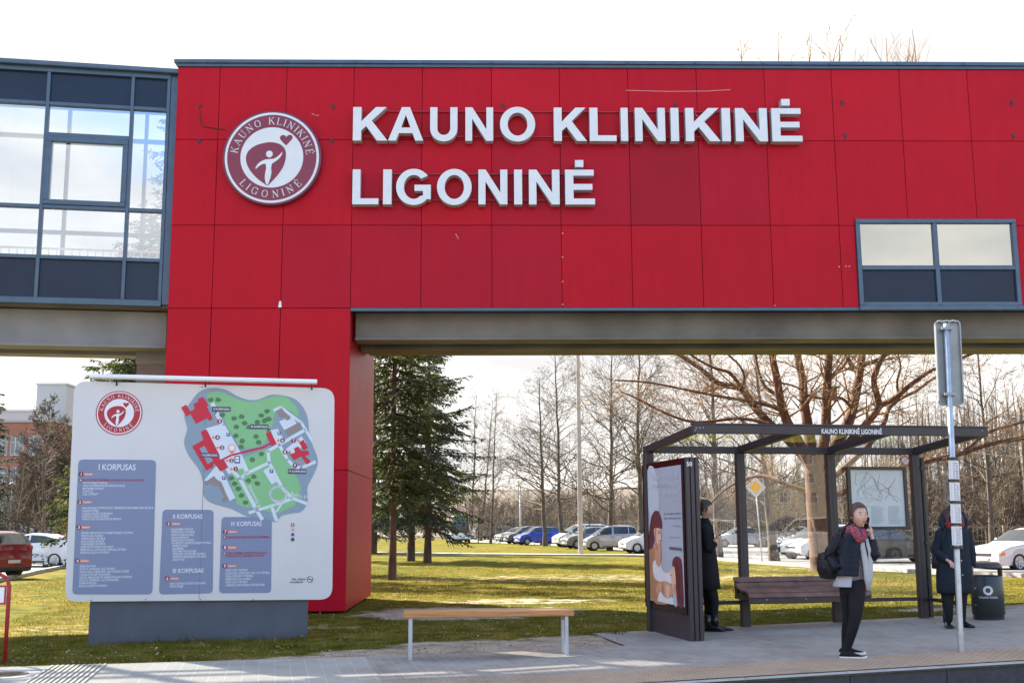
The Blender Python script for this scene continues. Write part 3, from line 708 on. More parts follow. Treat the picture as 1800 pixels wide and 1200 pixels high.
# serif letters for the round emblem: centre-line strokes, height 1
SER = {
 'K': (.80, [((.12, 0), (.12, 1), .13), ((.0, 0), (.26, 0), .06), ((.0, 1), (.26, 1), .06), ((.14, .42), (.66, 1), .06), ((.54, 1), (.80, 1), .06), ((.32, .60), (.74, 0), .13), ((.58, 0), (.86, 0), .06)]),
 'A': (.86, [((.06, 0), (.43, 1), .06), ((.43, 1), (.78, 0), .14), ((-.04, 0), (.2, 0), .06), ((.64, 0), (.92, 0), .06), ((.2, .34), (.66, .34), .06)]),
 'U': (.82, [((.12, 1), (.12, .3), .13), ((.12, .3), (.2, .06), .12), ((.2, .06), (.42, -.01), .08), ((.42, -.01), (.62, .06), .06), ((.62, .06), (.7, .3), .06), ((.7, .3), (.7, 1), .06), ((0, 1), (.26, 1), .06), ((.58, 1), (.84, 1), .06)]),
 'N': (.88, [((.13, 0), (.13, 1), .06), ((.12, 1), (.74, .02), .14), ((.75, 0), (.75, 1), .06), ((0, 0), (.26, 0), .06), ((0, 1), (.16, 1), .06), ((.62, 1), (.88, 1), .06)]),
 'O': (.86, [((.43 + .37 * math.cos(math.radians(a)), .5 + .5 * math.sin(math.radians(a))), (.43 + .37 * math.cos(math.radians(a + 30)), .5 + .5 * math.sin(math.radians(a + 30))), .13 if abs(math.cos(math.radians(a + 15))) > .5 else .07) for a in range(0, 360, 30)]),
 'L': (.66, [((.12, 0), (.12, 1), .13), ((0, 1), (.26, 1), .06), ((0, 0), (.62, 0), .06), ((.62, 0), (.62, .22), .06)]),
 'I': (.28, [((.14, 0), (.14, 1), .13), ((0, 1), (.28, 1), .06), ((0, 0), (.28, 0), .06)]),
 'G': (.86, [((.43 + .37 * math.cos(math.radians(a)), .5 + .5 * math.sin(math.radians(a))), (.43 + .37 * math.cos(math.radians(a + 30)), .5 + .5 * math.sin(math.radians(a + 30))), .12 if abs(math.cos(math.radians(a + 15))) > .5 else .07) for a in range(40, 310, 30)] + [((.76, .42), (.76, .08), .12), ((.62, .42), (.88, .42), .06), ((.76, .72), (.76, .98), .06)]),
 'Ė': (.70, [((.12, 0), (.12, 1), .13), ((0, 0), (.64, 0), .06), ((0, 1), (.62, 1), .06), ((.12, .52), (.46, .52), .06), ((.64, 0), (.64, .22), .06), ((.62, 1), (.62, .8), .06), ((.46, .42), (.46, .62), .06), ((.3, 1.22), (.42, 1.22), .13)]),
}
def strokes(lst, fn, mb):
    for (x0, y0), (x1, y1), w in lst:
        d = Vector((x1 - x0, y1 - y0)); L = d.length or 1; nx, ny = -d.y / L * w / 2, d.x / L * w / 2; ex, ey = d.x / L * w * .2, d.y / L * w * .2
        mb.poly([fn(x0 - ex + nx, y0 - ey + ny), fn(x0 - ex - nx, y0 - ey - ny), fn(x1 + ex - nx, y1 + ey - ny), fn(x1 + ex + nx, y1 + ey + ny)])
def ring_text(mb, word, a_from, a_to, r, h, inner, P):
    """letters along a ring from angle a_from to a_to (degrees); inner=True: tops face the centre"""
    widths = [(.45 if ch == ' ' else SER[ch][0]) for ch in word]; gap = .16
    tot = sum(widths) + gap * (len(word) - 1); k = (a_to - a_from) / tot; x = 0
    for ch, w in zip(word, widths):
        if ch != ' ':
            ac = a_from + (x + w / 2) * k; ar = math.radians(ac)
            er = Vector((math.cos(ar), math.sin(ar))); et = Vector((math.sin(ar), -math.cos(ar))); up = er
            if inner: et = -et; up = -er
            base = er * (r + (h if inner else 0))
            sc_ = h
            def fn(u, v, ww=w): q = base + et * (u - ww / 2) * sc_ + up * v * sc_; return P(q.x, q.y)
            strokes(SER[ch][1], fn, mb)
        x += w + gap
def emblem(parent, M, m_red, m_wh, step, rim=None):
    """round emblem, unit radius in M's x/y; layers stepped out along M's z"""
    def Pz(k): return lambda x, y: M @ Vector((x, y, k * step))
    def disc(r, k, n=64): return [M @ Vector((r * math.cos(2 * math.pi * i / n), r * math.sin(2 * math.pi * i / n), k * step)) for i in range(n)]
    c = lambda pts: [((x - 525) / 415, -(y - 522) / 415) for x, y in pts]
    def spl(pts, n=5):
        out = []; k = len(pts)
        for i in range(k):
            p0, p1, p2, p3 = pts[i - 1], pts[i], pts[(i + 1) % k], pts[(i + 2) % k]
            for j in range(n):
                t = j / n; out.append(tuple(.5 * (2 * p1[q] + (p2[q] - p0[q]) * t + (2 * p0[q] - 5 * p1[q] + 4 * p2[q] - p3[q]) * t * t + (3 * p1[q] - p0[q] - 3 * p2[q] + p3[q]) * t ** 3) for q in (0, 1)))
        return out
    mb = MB(); mb.poly(disc(.955, 1)); mb.build('white_ring', m_wh, parent)
    mb = MB(); mb.poly(disc(.905, 2)); mb.build('red_ring', m_red, parent)
    mb = MB(); mb.poly(disc(.637, 3)); mb.build('inner_disc', m_wh, parent)
    mb = MB()
    def flat(pts, k, mb):
        Mk = M @ Matrix.Translation((0, 0, k * step)); curve_mb([pts], 0, Mk, mb)
    flat(c([(490, 770)] + spl([(490, 768), (400, 700), (335, 620), (308, 540), (325, 470), (385, 420), (470, 393), (540, 392), (600, 413), (635, 455), (643, 520), (625, 600), (580, 675), (530, 735), (500, 766)])[3:-4]), 4, mb)
    flat(c([(642, 418), (612, 388), (590, 362), (589, 343), (600, 329), (618, 325), (634, 332), (642, 345), (650, 332), (668, 323), (686, 327), (697, 343), (692, 362), (672, 386)]), 4, mb)
    mb.build('heart_and_drop', m_red, parent)
    mb = MB()
    flat(c([(614, 472), (608, 500), (594, 524), (572, 548), (545, 566), (527, 580), (523, 615), (526, 660), (518, 705), (504, 748), (491, 766), (480, 748), (471, 705), (473, 660), (481, 620), (475, 578), (450, 582), (425, 596), (405, 615), (391, 628), (394, 605), (410, 580), (435, 558), (468, 543), (505, 538), (540, 536), (566, 522), (590, 500)]), 5, mb)
    mb.poly([M @ Vector(((x - 525) / 415, -(y - 522) / 415, 5 * step)) for x, y in [(504 + 28 * math.cos(a * math.pi / 12), 494 - 30 * math.sin(a * math.pi / 12)) for a in range(24)]])
    ring_text(mb, 'KAUNO KLINIKINĖ', 174, 4, .70, .145, False, Pz(5)); ring_text(mb, 'LIGONINĖ', 219, 320, .70, .145, True, Pz(5))
    mb.build('figure_and_lettering', m_wh, parent)
pc = onY(478, 277, YF - .13); R_ = (onY(564.5, 277, YF - .13).x - onY(391, 277, YF - .13).x) / 2
t_ = thing('emblem_sign', 'round maroon and white hospital emblem with a figure and heart on the red wall', 'emblem', tuple(pc))
M = Matrix(((R_, 0, 0, pc.x), (0, 0, -R_, pc.y), (0, R_, 0, pc.z), (0, 0, 0, 1)))
mb = MB(); mb.smooth = False
mb.lathe([(0, -.145), (1.0, -.145), (1.0, -.01), (.985, 0), (0, 0)], (0, 0, 0), 72, Matrix(((R_, 0, 0), (0, 0, -1), (0, R_, 0))).to_3x3() if False else None)
mb.v = [tuple(M @ Vector((x, y, z))) for x, y, z in mb.v]
mb.build('backing_box', M_('maroon_box', srgb(110, 44, 72), .4), t_)
emblem(t_, M, m_maroon, m_letter, .003 / R_)

# ================================================================== MAP BOARD
BA = math.radians(12.2)
B0 = onG(155, 1129); B1 = onG(540, 1118)
BA = math.atan2(B1.y - B0.y, B1.x - B0.x)
BN = Vector((math.sin(BA), -math.cos(BA), 0))                      # towards the viewer
board = thing('map_board', 'white hospital site map board with blue directory panels on a slate plinth', 'information board', tuple((B0 + B1) / 2), BA)
def bp(px, py, off=0.0): return onP(px, py, B0 + BN * (.11 + off), BA)
def bslab(mb, pts, off0, off1):
    """flat outline given in photo pixels -> slab from off0 to off1 in front of the board plane"""
    f = [bp(x, y, off0) for x, y in pts]; d = BN * (off1 - off0); g = [p + d for p in f]; n = len(f)
    mb.add(f + g, [tuple(range(n))[::-1], tuple(range(n, 2 * n))] + [(i, (i + 1) % n, n + (i + 1) % n, n + i) for i in range(n)])
def rrect(c4, r, n=6):
    """rounded quadrilateral through pixel corners tl, tr, br, bl"""
    out = []; k = 4
    for i in range(4):
        p = Vector(c4[i]); a_ = (Vector(c4[i - 1]) - p).normalized() * r; b_ = (Vector(c4[(i + 1) % 4]) - p).normalized() * r
        for j in range(n + 1):
            t = j / n; out.append(tuple(p + a_ * (1 - t) ** 2 + b_ * t ** 2))
    return out
m_board = M_('board_print_white', (.62, .615, .615), .42, var=.035, scale=1.2)
m_pan = M_('board_print_blue', srgb(120, 132, 162), .45, var=.02)
mb = MB(); bslab(mb, rrect([(131.5, 670), (587.5, 683), (583.5, 1052.5), (114.5, 1056.5)], 22), -.05, -.004); mb.build('panel', m_board, board)
mb = MB()
M = Matrix.Rotation(BA, 4, 'Z'); M.translation = B0; L = (B1 - B0).length
zt = onP(155, 1050, B0, BA).z
mb.box(0, L, -.04, .10, -.05, zt, M, bev=.006); mb.build('plinth', m_plinth, board)
mb = MB()
a_, b_ = bp(157, 661, .16), bp(557, 671, .16); mb.tube([a_, b_], .034, 10); mb.bar(a_ + Vector((0, 0, .0)), b_, .09, .05, bev=.01)
mb.build('lamp_bar', m_white, board)
mb = MB()
for x, y in ((205, 665), (361, 668), (548, 673)):
    p = bp(x, y, .14); q = bp(x, y + 12, -.02); mb.bar(p, q, .02, .02)
for x, y in ((160, 1054), (256, 1053), (352, 1053), (445, 1053), (205, 677), (355, 680)): mb.ball(bp(x, y, -.002), .008, 6, 4)
mb.build('bracket', m_dark, board)
# directory panels
def panel_text(lines, mat, name='lettering', k=0):
    mb = MB()
    for (x, y, txt, h, w) in lines:                     # x, baseline y, cap height and width in photo pixels
        o_ = bp(x, y, .0045); e = bp(x + w, y - w * .004, .0045); u_ = bp(x, y - h, .0045)
        sz = (u_ - o_).length / .70
        M = wallM(o_, BA); text_mb(txt, sz, M, mb, bold=.012, width=(e - o_).length)
    return mb.build(name, mat, board)
D1 = rrect([(138, 807), (274.5, 808), (268, 1044), (127, 1044)], 9); D2 = rrect([(286, 895), (375.5, 895.5), (374, 1042), (279.5, 1044)], 8); D3 = rrect([(389.5, 908), (478, 908), (476.5, 1041), (385, 1042)], 8)
for d, nm in ((D1, 'directory'), (D2, 'directory'), (D3, 'directory')):
    mb = MB(); bslab(mb, d, -.004, .001); mb.build('directory_panel', m_pan, board)
wt_ = []
def blk(x, y0, dy, lines, skew=0.0, ch=3.7):
    for i, (t, w) in enumerate(lines): wt_.append((x + skew * i, y0 + dy * i, t, ch, w))
wt_.append((172.5, 825.5, 'I KORPUSAS', 10.5, 65)); wt_.append((303.5, 911, 'II KORPUSAS', 7.8, 51.5)); wt_.append((303, 1006.5, 'III KORPUSAS', 7.8, 54)); wt_.append((405.5, 924, 'IV KORPUSAS', 8, 53.5))
blk(146, 850, 4.95, [('PATOLOGIJOS SKYRIUS', 43), ('ŪKIO IR INFRASTRUKTŪROS SKYRIUS', 73), ('MAITINIMO SKYRIUS', 36), ('KAVINĖ (0)', 18), ('UAB „APTEKA”', 27)], -.25)
blk(144, 894, 4.9, [('SUAUGUSIŲJŲ INTENSYVIOS TERAPIJOS IR REANIMACIJOS SKYRIUS', 126), ('LABORATORIJA', 29), ('I KONSULTACINĖ POLIKLINIKA', 54), ('KARDIOLOGIJOS SKYRIUS', 47), ('VIDAUS LIGŲ DIAGNOSTIKOS SKYRIUS', 69)], -.1)
blk(142.5, 938, 4.93, [('FIZINĖS MEDICINOS IR REABILITACIJOS II SKYRIUS', 91), ('VIDAUS LIGŲ KLINIKA', 39), ('OPERACINIŲ II SKYRIUS', 43), ('UROLOGIJOS SKYRIUS', 41), ('CHIRURGIJOS SKYRIUS', 43), ('ANESTEZIOLOGIJOS II SKYRIUS', 57), ('PERSONALO, SOCIALINIŲ REIKALŲ SKYRIUS', 80), ('NEUROLOGIJOS II SKYRIUS', 50)], -.2)
blk(140, 996.5, 4.95, [('REGISTRATŪRA', 29), ('ODOS IR VENERINIŲ LIGŲ SKYRIUS', 62), ('SUAUGUSIŲJŲ INFEKCINIŲ LIGŲ KONSULTACIJOS', 87), ('I KONSULTACINĖ POLIKLINIKA', 55), ('FIZINĖS MEDICINOS IR REABILITACIJOS II SKYRIUS', 92), ('ODOS IR VENERINIŲ LIGŲ POLIKLINIKA', 70), ('ADMINISTRACIJA', 31), ('RADIOLOGIJOS II SKYRIUS', 49)], -.2)
blk(300, 931.5, 4.85, [('NAUJAGIMIŲ SKYRIUS', 39), ('OPERACINIŲ II SKYRIUS', 42), ('GINEKOLOGIJOS KLINIKA', 40), ('KRAUJO BANKAS', 31), ('GERIATRIJOS SKYRIUS', 40), ('AKUŠERIJOS GINEKOLOGIJOS SKYRIUS', 70), (' GINEKOLOGIJA', 28), (' AKUŠERIJA', 21), (' NĖŠTUMO PATOLOGIJA', 42), (' INFEKCIJŲ KONTROLĖS SKYRIUS', 58), (' DIENOS CHIRURGIJOS II SKYRIUS', 59), (' ARCHYVAS', 21)], .2)
blk(298, 1027, 5.0, [('VAIKŲ KONSULTACINĖ POLIKLINIKA', 64), ('PEDIATRIJA', 24)])
blk(396, 1003.5, 5.25, [('VAIKŲ LIGŲ I SKYRIUS', 39), ('SUAUGUSIŲ INFEKCINIŲ LIGŲ I IR II SKYRIAI', 77), ('VAIKŲ INTENSYVI TERAPIJA', 49), ('INFEKCINIŲ LIGŲ KLINIKA', 45), ('VAIKŲ LIGŲ II SKYRIUS', 39), ('LORINGAS, RENTGENAS, ENDOSKOPIJA', 69)])
panel_text(wt_, M_('board_print_text', (.72, .74, .80), .5, var=.02))
red_l = [(146, 845, 'SUAUGUSIŲJŲ PRIĖMIMO IR SKUBIOS PAGALBOS SKYRIUS', 3.9, 107), (398, 945.5, 'SUAUGUSIŲJŲ INFEKCINIŲ LIGŲ PRIĖMIMAS', 3.9, 76), (398, 973.5, 'VAIKŲ PRIĖMIMO, SKUBIOS PAGALBOS IR', 3.9, 72), (398, 978.5, 'INTENSYVIOS TERAPIJOS SKYRIUS', 3.9, 66)]
panel_text(red_l, m_text_red)
nums = [(142.5, 833, '1'), (140.5, 882, '2'), (138.5, 926, '3'), (136, 985, '4'), (296.5, 920, '5'), (294, 1016, '6'), (396, 934, '7'), (395.5, 961.5, '8'), (395, 994, '9')]
m_or = M_('board_print_orange', srgb(226, 132, 96), .5, var=.02); m_navy = M_('board_print_navy', srgb(46, 72, 140), .5, var=.02)
mbo = MB(); mbr = MB(); mbw = MB()
def pdisc(mb, x, y, r, off, n=20, asp=1.0): mb.poly([bp(x + r * math.cos(i * 2 * math.pi / n), y - r * asp * math.sin(i * 2 * math.pi / n), off) for i in range(n)][::1])
def ptext(mb, x, y, txt, h, off, bold=.03, align='CENTER'):
    o_ = bp(x, y + h / 2, off); u_ = bp(x, y - h / 2, off); text_mb(txt, (u_ - o_).length / .70, wallM(o_, BA), mb, bold=bold, align=align)
for x, y, d in nums:
    mbo.poly([bp(a__, b__, .003) for a__, b__ in ((x + 3, y + 2.1), (x + 20, y + 2.1), (x + 22.5, y), (x + 20, y - 2.1), (x + 3, y - 2.1))])
    pdisc(mbr, x, y, 4.3, .005); ptext(mbw, x, y, d, 5.4, .0065); ptext(mbw, x + 12.5, y, 'korpusas', 2.3, .0045)
for x, y in ((142, 843.5), (394.5, 943.8), (394.5, 972)):
    pdisc(mbr, x, y, 2.9, .004); mbw.poly([bp(a__, b__, .0055) for a__, b__ in ((x - 1.8, y + .5), (x + 1.8, y + .5), (x + 1.8, y - .5), (x - 1.8, y - .5))]); mbw.poly([bp(a__, b__, .006) for a__, b__ in ((x - .5, y + 1.8), (x + .5, y + 1.8), (x + .5, y - 1.8), (x - .5, y - 1.8))])
# site map, traced in its own drawing units
def mc(x, y): return 300 + x / 4.617, 660 + y / 4.615
def mpoly(mb, pts, off): curve_pts(mb, [mc(*p) for p in pts], off)
def curve_pts(mb, pix_, off):
    """concave outline in photo pixels laid on the board plane"""
    P0 = bp(350, 850, off); X = Vector((math.cos(BA), math.sin(BA), 0)); loc = []
    for p in pix_: d = bp(p[0], p[1], off) - P0; loc.append((d.dot(X), d.z))
    curve_mb([loc], 0, wallM(P0, BA), mb)
def smooth(pts, n=4):
    out = []; k = len(pts)
    for i in range(k):
        p0, p1, p2, p3 = pts[i - 1], pts[i], pts[(i + 1) % k], pts[(i + 2) % k]
        for j in range(n):
            t = j / n; out.append(tuple(.5 * (2 * p1[q] + (p2[q] - p0[q]) * t + (2 * p0[q] - 5 * p1[q] + 4 * p2[q] - p3[q]) * t * t + (3 * p1[q] - p0[q] - 3 * p2[q] + p3[q]) * t ** 3) for q in (0, 1)))
    return out
def mroad(mb, pts, w, off):
    for a_, b_ in zip(pts[:-1], pts[1:]):
        d = Vector(b_) - Vector(a_); L = d.length or 1; nx, ny = -d.y / L * w / 2, d.x / L * w / 2; ex, ey = d.x / L * w * .3, d.y / L * w * .3
        q = [(a_[0] - ex + nx, a_[1] - ey + ny), (a_[0] - ex - nx, a_[1] - ey - ny), (b_[0] + ex - nx, b_[1] + ey - ny), (b_[0] + ex + nx, b_[1] + ey + ny)]
        mb.poly([bp(*mc(*p), off) for p in q])
m_mg = M_('map_slate', srgb(132, 152, 168), .5, var=.02); m_mgreen = M_('map_green', srgb(128, 186, 132), .5, var=.03); m_mtree = M_('map_trees', srgb(74, 120, 76), .5, var=.05)
m_mbld = M_('map_buildings', srgb(140, 130, 128), .5, var=.02); m_mred = M_('map_red', srgb(196, 26, 54), .5, var=.02); m_mroad = M_('map_roads', srgb(206, 216, 226), .5, var=.02); m_lab = M_('map_labels', srgb(78, 66, 96), .5, var=.02)
mb = MB(); mpoly(mb, smooth([(180, 190), (250, 120), (350, 97), (450, 115), (540, 165), (640, 197), (720, 190), (810, 155), (900, 158), (1000, 185), (1070, 250), (1110, 340), (1125, 460), (1150, 560), (1195, 690), (1160, 800), (1110, 900), (1110, 1020), (1060, 1100), (980, 1115), (900, 1135), (860, 1180), (820, 1180), (740, 1145), (620, 1140), (500, 1080), (330, 1030), (262, 960), (265, 870), (230, 760), (150, 650), (110, 540), (135, 430), (112, 310)]), .0015); mb.build('map_ground', m_mg, board)
mb = MB(); mpoly(mb, smooth([(300, 150), (400, 130), (520, 180), (640, 215), (740, 195), (860, 165), (960, 190), (1030, 270), (1035, 330), (960, 280), (880, 270), (840, 320), (820, 420), (780, 440), (770, 540), (640, 590), (560, 560), (460, 420), (420, 300), (320, 240)]), .003)
mpoly(mb, [(600, 660), (760, 600), (900, 580), (930, 640), (1020, 820), (1060, 900), (1040, 1000), (1000, 1060), (860, 1115), (700, 1080), (540, 1050), (500, 900), (470, 830), (540, 730)], .003); mb.build('map_green', m_mgreen, board)
mb = MB()
for pts, w in (([(340, 230), (420, 400), (560, 640), (620, 780)], 34), ([(500, 770), (560, 830), (690, 1075), (740, 1160)], 30), ([(570, 835), (600, 800), (800, 705), (790, 610), (880, 560), (1090, 440)], 26), ([(800, 705), (900, 900), (980, 990), (1100, 1035)], 26),
               ([(640, 1110), (850, 1045), (980, 1000)], 24), ([(880, 560), (950, 680), (1010, 745), (1060, 745), (1170, 700)], 26), ([(840, 280), (890, 255), (1060, 380), (1150, 530)], 22), ([(820, 1060), (860, 1170)], 26), ([(860, 1100), (900, 1040)], 14)): mroad(mb, pts, w, .0042)
mroad(mb, [(875 + 66 * math.cos(a * math.pi / 10), 960 + 62 * math.sin(a * math.pi / 10)) for a in range(21)], 18, .0043)
for pts in ([(275, 430), (420, 390), (600, 740), (470, 800), (380, 640)], [(270, 850), (370, 730), (430, 790), (525, 990), (480, 1015), (400, 860)], [(750, 770), (800, 740), (880, 850), (820, 880)], [(810, 440), (870, 430), (920, 520), (860, 560)], [(930, 600), (1060, 490), (1100, 540), (1000, 640)], [(880, 370), (990, 330), (1030, 400), (920, 440)]): mpoly(mb, pts, .0046)
mb.build('map_roads', m_mroad, board)
mb = MB()
for pts in ([(270, 870), (350, 812), (380, 845), (410, 860), (470, 1000), (425, 1030), (415, 1000), (435, 985), (390, 890), (345, 890), (325, 868), (285, 890)], [(860, 285), (900, 262), (975, 350), (940, 365), (925, 330), (895, 345)], [(925, 440), (1040, 378), (1075, 425), (950, 490)]): mpoly(mb, pts, .0052)
mb.build('map_buildings', m_mbld, board)
mb = MB()
for pts in ([(85, 258), (125, 235), (160, 290), (195, 270), (185, 230), (225, 210), (220, 190), (262, 170), (305, 235), (295, 250), (342, 350), (315, 365), (295, 345), (205, 390), (160, 310), (128, 332)],
            [(245, 455), (285, 432), (300, 450), (395, 640), (400, 680), (430, 675), (468, 745), (402, 775), (350, 705), (345, 740), (290, 770), (175, 572), (265, 520)],
            [(770, 470), (808, 450), (860, 550), (820, 570)], [(1040, 540), (1080, 518), (1112, 585), (1080, 605)],
            [(970, 640), (1010, 620), (1000, 590), (1035, 572), (1060, 610), (1115, 605), (1125, 640), (1090, 650), (1140, 700), (1105, 720), (1060, 655), (1000, 685)]): mpoly(mb, pts, .0056)
mroad(mb, [(400, 690), (490, 645), (750, 580), (820, 545)], 16, .006); mb.build('map_red_buildings', m_mred, board)
mb = MB(); mpoly(mb, [(235, 590), (275, 570), (345, 690), (300, 715)], .0064); mb.build('map_courtyard', m_mg, board)
mb = MB(); rt = random.Random(3)
for x, y in [(325, 196), (386, 196), (418, 318), (514, 345), (575, 333), (600, 384), (532, 414), (735, 322), (783, 288), (798, 350), (762, 364), (705, 376), (635, 418), (530, 487), (580, 530), (572, 578), (692, 492), (715, 540), (738, 632), (664, 680), (492, 830), (520, 875), (548, 915), (575, 970), (608, 1028), (630, 850), (675, 818), (702, 874)]:
    mb.poly([bp(*mc(x + 23 * math.cos(i * math.pi / 5) * rt.uniform(.85, 1.15), y + 19 * math.sin(i * math.pi / 5) * rt.uniform(.8, 1.2)), .0066) for i in range(10)])
mb.build('map_trees', m_mtree, board)
mb = MB()
for x0, y0, x1, y1, tx, ty in ((335, 250, 487, 292, 350, 320), (643, 393, 793, 433, 780, 460), (245, 625, 388, 662, 260, 660), (952, 755, 1100, 795, 1085, 725)):
    mpoly(mb, [(x0, y0), (x1, y0 + 3), (x1, y1), (x0, y1)], .0070)
    mpoly(mb, [(tx, ty), ((x0 + x1) / 2 + 8, (y0 + y1) / 2), ((x0 + x1) / 2 - 8, (y0 + y1) / 2)] if tx > x1 - 20 and ty < y0 else [(tx, ty), (tx + 35, y1 - 4), (tx + 12, y1 - 4)], .0068)
mb.build('map_labels', m_lab, board)
for (x, y), t in (((411, 271), 'II KORPUSAS'), ((718, 413), 'III KORPUSAS'), ((316, 644), 'I KORPUSAS'), ((1026, 775), 'IV KORPUSAS')): ptext(mbw, *mc(x, y), t, 3.4, .0085, .02)
for x, y, t in ((398, 369, '5'), (380, 500, '4'), (417, 583, '3'), (494, 688, '2'), (528, 756, '1'), (908, 525, '6'), (998, 525, '7'), (927, 618, '8'), (1008, 727, '9')):
    pdisc(mbr, *mc(x, y), 4.1, .0078); ptext(mbw, *mc(x, y), t, 5, .0092); sx = 1 if t in '7' else -1
    if t in '789': xx, yy = x + 38, y - (22 if t == '9' else 0)
    else: xx, yy = x - 35, y
    q = mc(xx, yy); mbo.poly([bp(a__, b__, .0078) for a__, b__ in ((q[0] - 3, q[1]), (q[0], q[1] + 2.6), (q[0] + 3, q[1]), (q[0], q[1] - 2.6))])
q = mc(496, 585); pdisc(mbo, q[0], q[1], 6.6, .0080); mpin = [(q[0] - 5.2, q[1] + 4), (q[0] + 5.2, q[1] + 4), (q[0], q[1] + 14)]; mbo.poly([bp(*p, .0081) for p in mpin][::-1]); pdisc(mbw, q[0], q[1], 5.2, .0092)
mbn = MB()
for x, y, w in ((467, 477, 3), (430, 829, 3), (818, 773, 3.2), (880, 467, 2.8)):
    q = mc(x, y); mbn.poly([bp(q[0] - w, q[1] + w, .0080), bp(q[0] + w, q[1] + w, .0080), bp(q[0] + w, q[1] - w, .0080), bp(q[0] - w, q[1] - w, .0080)]); ptext(mbw, q[0], q[1], 'P', 4, .0095)
q = mc(540, 680); mbn.poly([bp(q[0] + a__, q[1] + b__, .0080) for a__, b__ in ((-4.8, 6.5), (4.8, 6.5), (4.8, -6.5), (-4.8, -6.5))])
for b0_, b1_ in ((-5, -1), (0, 4)): mbw.poly([bp(q[0] + a__, q[1] + b__, .0092) for a__, b__ in ((-3.2, b1_), (3.2, b1_), (3.2, b0_), (-3.2, b0_))])
for (x, y, t, an) in ((1050, 985, 'Baltų pr.', -8), (672, 985, 'Josvainių g.', -62), (822, 1110, 'Baltijos', -75)):
    q = mc(x, y); o_ = bp(*q, .0075); M = wallM(o_, BA) @ Matrix.Rotation(math.radians(an), 4, 'Z'); text_mb(t, .075, M, mbw, align='CENTER')
# legend and the no smoking note
for y, mbx, kk in ((922, mbr, 'x'), (930.5, mbo, 'd'), (939, mbn, 'P'), (947.5, None, 'o')):
    if kk == 'x': pdisc(mbr, 514.5, y, 3.2, .004); mbw.poly([bp(a__, b__, .006) for a__, b__ in ((512.6, y + .6), (516.4, y + .6), (516.4, y - .6), (512.6, y - .6))]); mbw.poly([bp(a__, b__, .0065) for a__, b__ in ((513.9, y + 2), (515.1, y + 2), (515.1, y - 2), (513.9, y - 2))])
    if kk == 'd': mbo.poly([bp(514.5 - 2.6, y, .004), bp(514.5, y + 2.6, .004), bp(514.5 + 2.6, y, .004), bp(514.5, y - 2.6, .004)])
    if kk == 'P': mbn.poly([bp(512, y + 2.5, .004), bp(517, y + 2.5, .004), bp(517, y - 2.5, .004), bp(512, y - 2.5, .004)])
mbk = MB(); pdisc(mbk, 514.5, 947.5, 3.3, .004); pdisc(mbk, 545, 1017.5, 5.4, .003)
ptext(mbk, 525, 1017, 'Ne rūkyti', 4.2, .004, .01); ptext(mbk, 521, 1022, 'draudžiama', 3.6, .004, .01)
pdisc(mbw, 545, 1017.5, 4.2, .005); mbk.poly([bp(a__, b__, .0062) for a__, b__ in ((541, 1018.2), (548.5, 1018.2), (548.5, 1016.8), (541, 1016.8))]); mbr.poly([bp(a__, b__, .0072) for a__, b__ in ((541.6, 1014.2), (542.6, 1013.4), (548.6, 1020.6), (547.6, 1021.4))])
mbo.build('orange_marks', m_or, board); mbr.build('red_marks', M_('board_print_dark_red', srgb(128, 22, 44), .5, var=.02), board); mbw.build('white_marks', M_('board_print_white_marks', (.74, .76, .80), .5, var=.02), board)
mbn.build('blue_marks', m_navy, board); mbk.build('dark_marks', M_('board_print_grey', srgb(70, 74, 88), .5, var=.02), board)
be = onY(0, 0, 10)
ec = bp(209.5, 725.5, .0015); er = (bp(250.5, 725.5) - bp(168.5, 725.5)).length / 2
M = wallM(ec, BA, er)
mb = MB(); mb.poly([M @ Vector((math.cos(i * math.pi / 32), math.sin(i * math.pi / 32), 0)) for i in range(64)]); mb.build('emblem_rim', m_logored, board)
emblem(board, M, m_logored, M_('board_emblem_white', (.76, .76, .80), .5, var=.02), .0012 / er)
mb = MB()
a_ = bp(363, 700, .0005); b_ = bp(360, 1052, .0005); mb.bar((a_.x, a_.y, a_.z), (a_.x, a_.y, b_.z), .004, .002); mb.build('panel_joint', m_dark, board)
# ================================================================== STREET FURNITURE
def zat(px, py, X, Y):
    """height at which the sight line through (px, py) passes the spot X, Y"""
    d = ray(px, py); t = (d.x * X + d.y * Y) / (d.x * d.x + d.y * d.y); return H + d.z * t
def frame(P, a):
    M = Matrix.Rotation(a, 4, 'Z'); M.translation = Vector(P); return M
# ---- timber bench on steel legs
P0 = onG(719, 1160); P1 = onG(1000, 1151.5); ab = math.atan2(P1.y - P0.y, P1.x - P0.x); Lb = (P1 - P0).length
m_timber = bpy.data.materials.new('bench_timber')
m_timber, nt, b, oc = newmat('bench_timber', .5)
mpn = nt.nodes.new('ShaderNodeMapping'); mpn.inputs['Scale'].default_value = (1.2, 22, 22); nt.links.new(oc, mpn.inputs[0])
gr = noise_mix(nt, mpn.outputs[0], 2.2, 8, .65)
nt.links.new(ramp(nt, gr, [(.3, (.30, .13, .045)), (.5, (.46, .21, .07)), (.7, (.56, .28, .10))]), b.inputs['Base Color']); bump(nt, b, gr, .15, .004)
tb = thing('timber_bench', 'backless bench of orange timber on four pale steel legs by the pavement', 'bench', tuple(P0), ab)
M = frame(P0, ab)
hs = zat(719, 1085, P0.x, P0.y) - P0.z; dp = .31
mb = MB(); mb.box(-.06, Lb + .06, -.03, dp + .03, hs - .005, hs + .062, M, bev=.008)
mb.build('seat', m_timber, tb)
m_leg = M_('pale_zinc', (.44, .47, .52), .45, metal=.5, var=.10, scale=12)
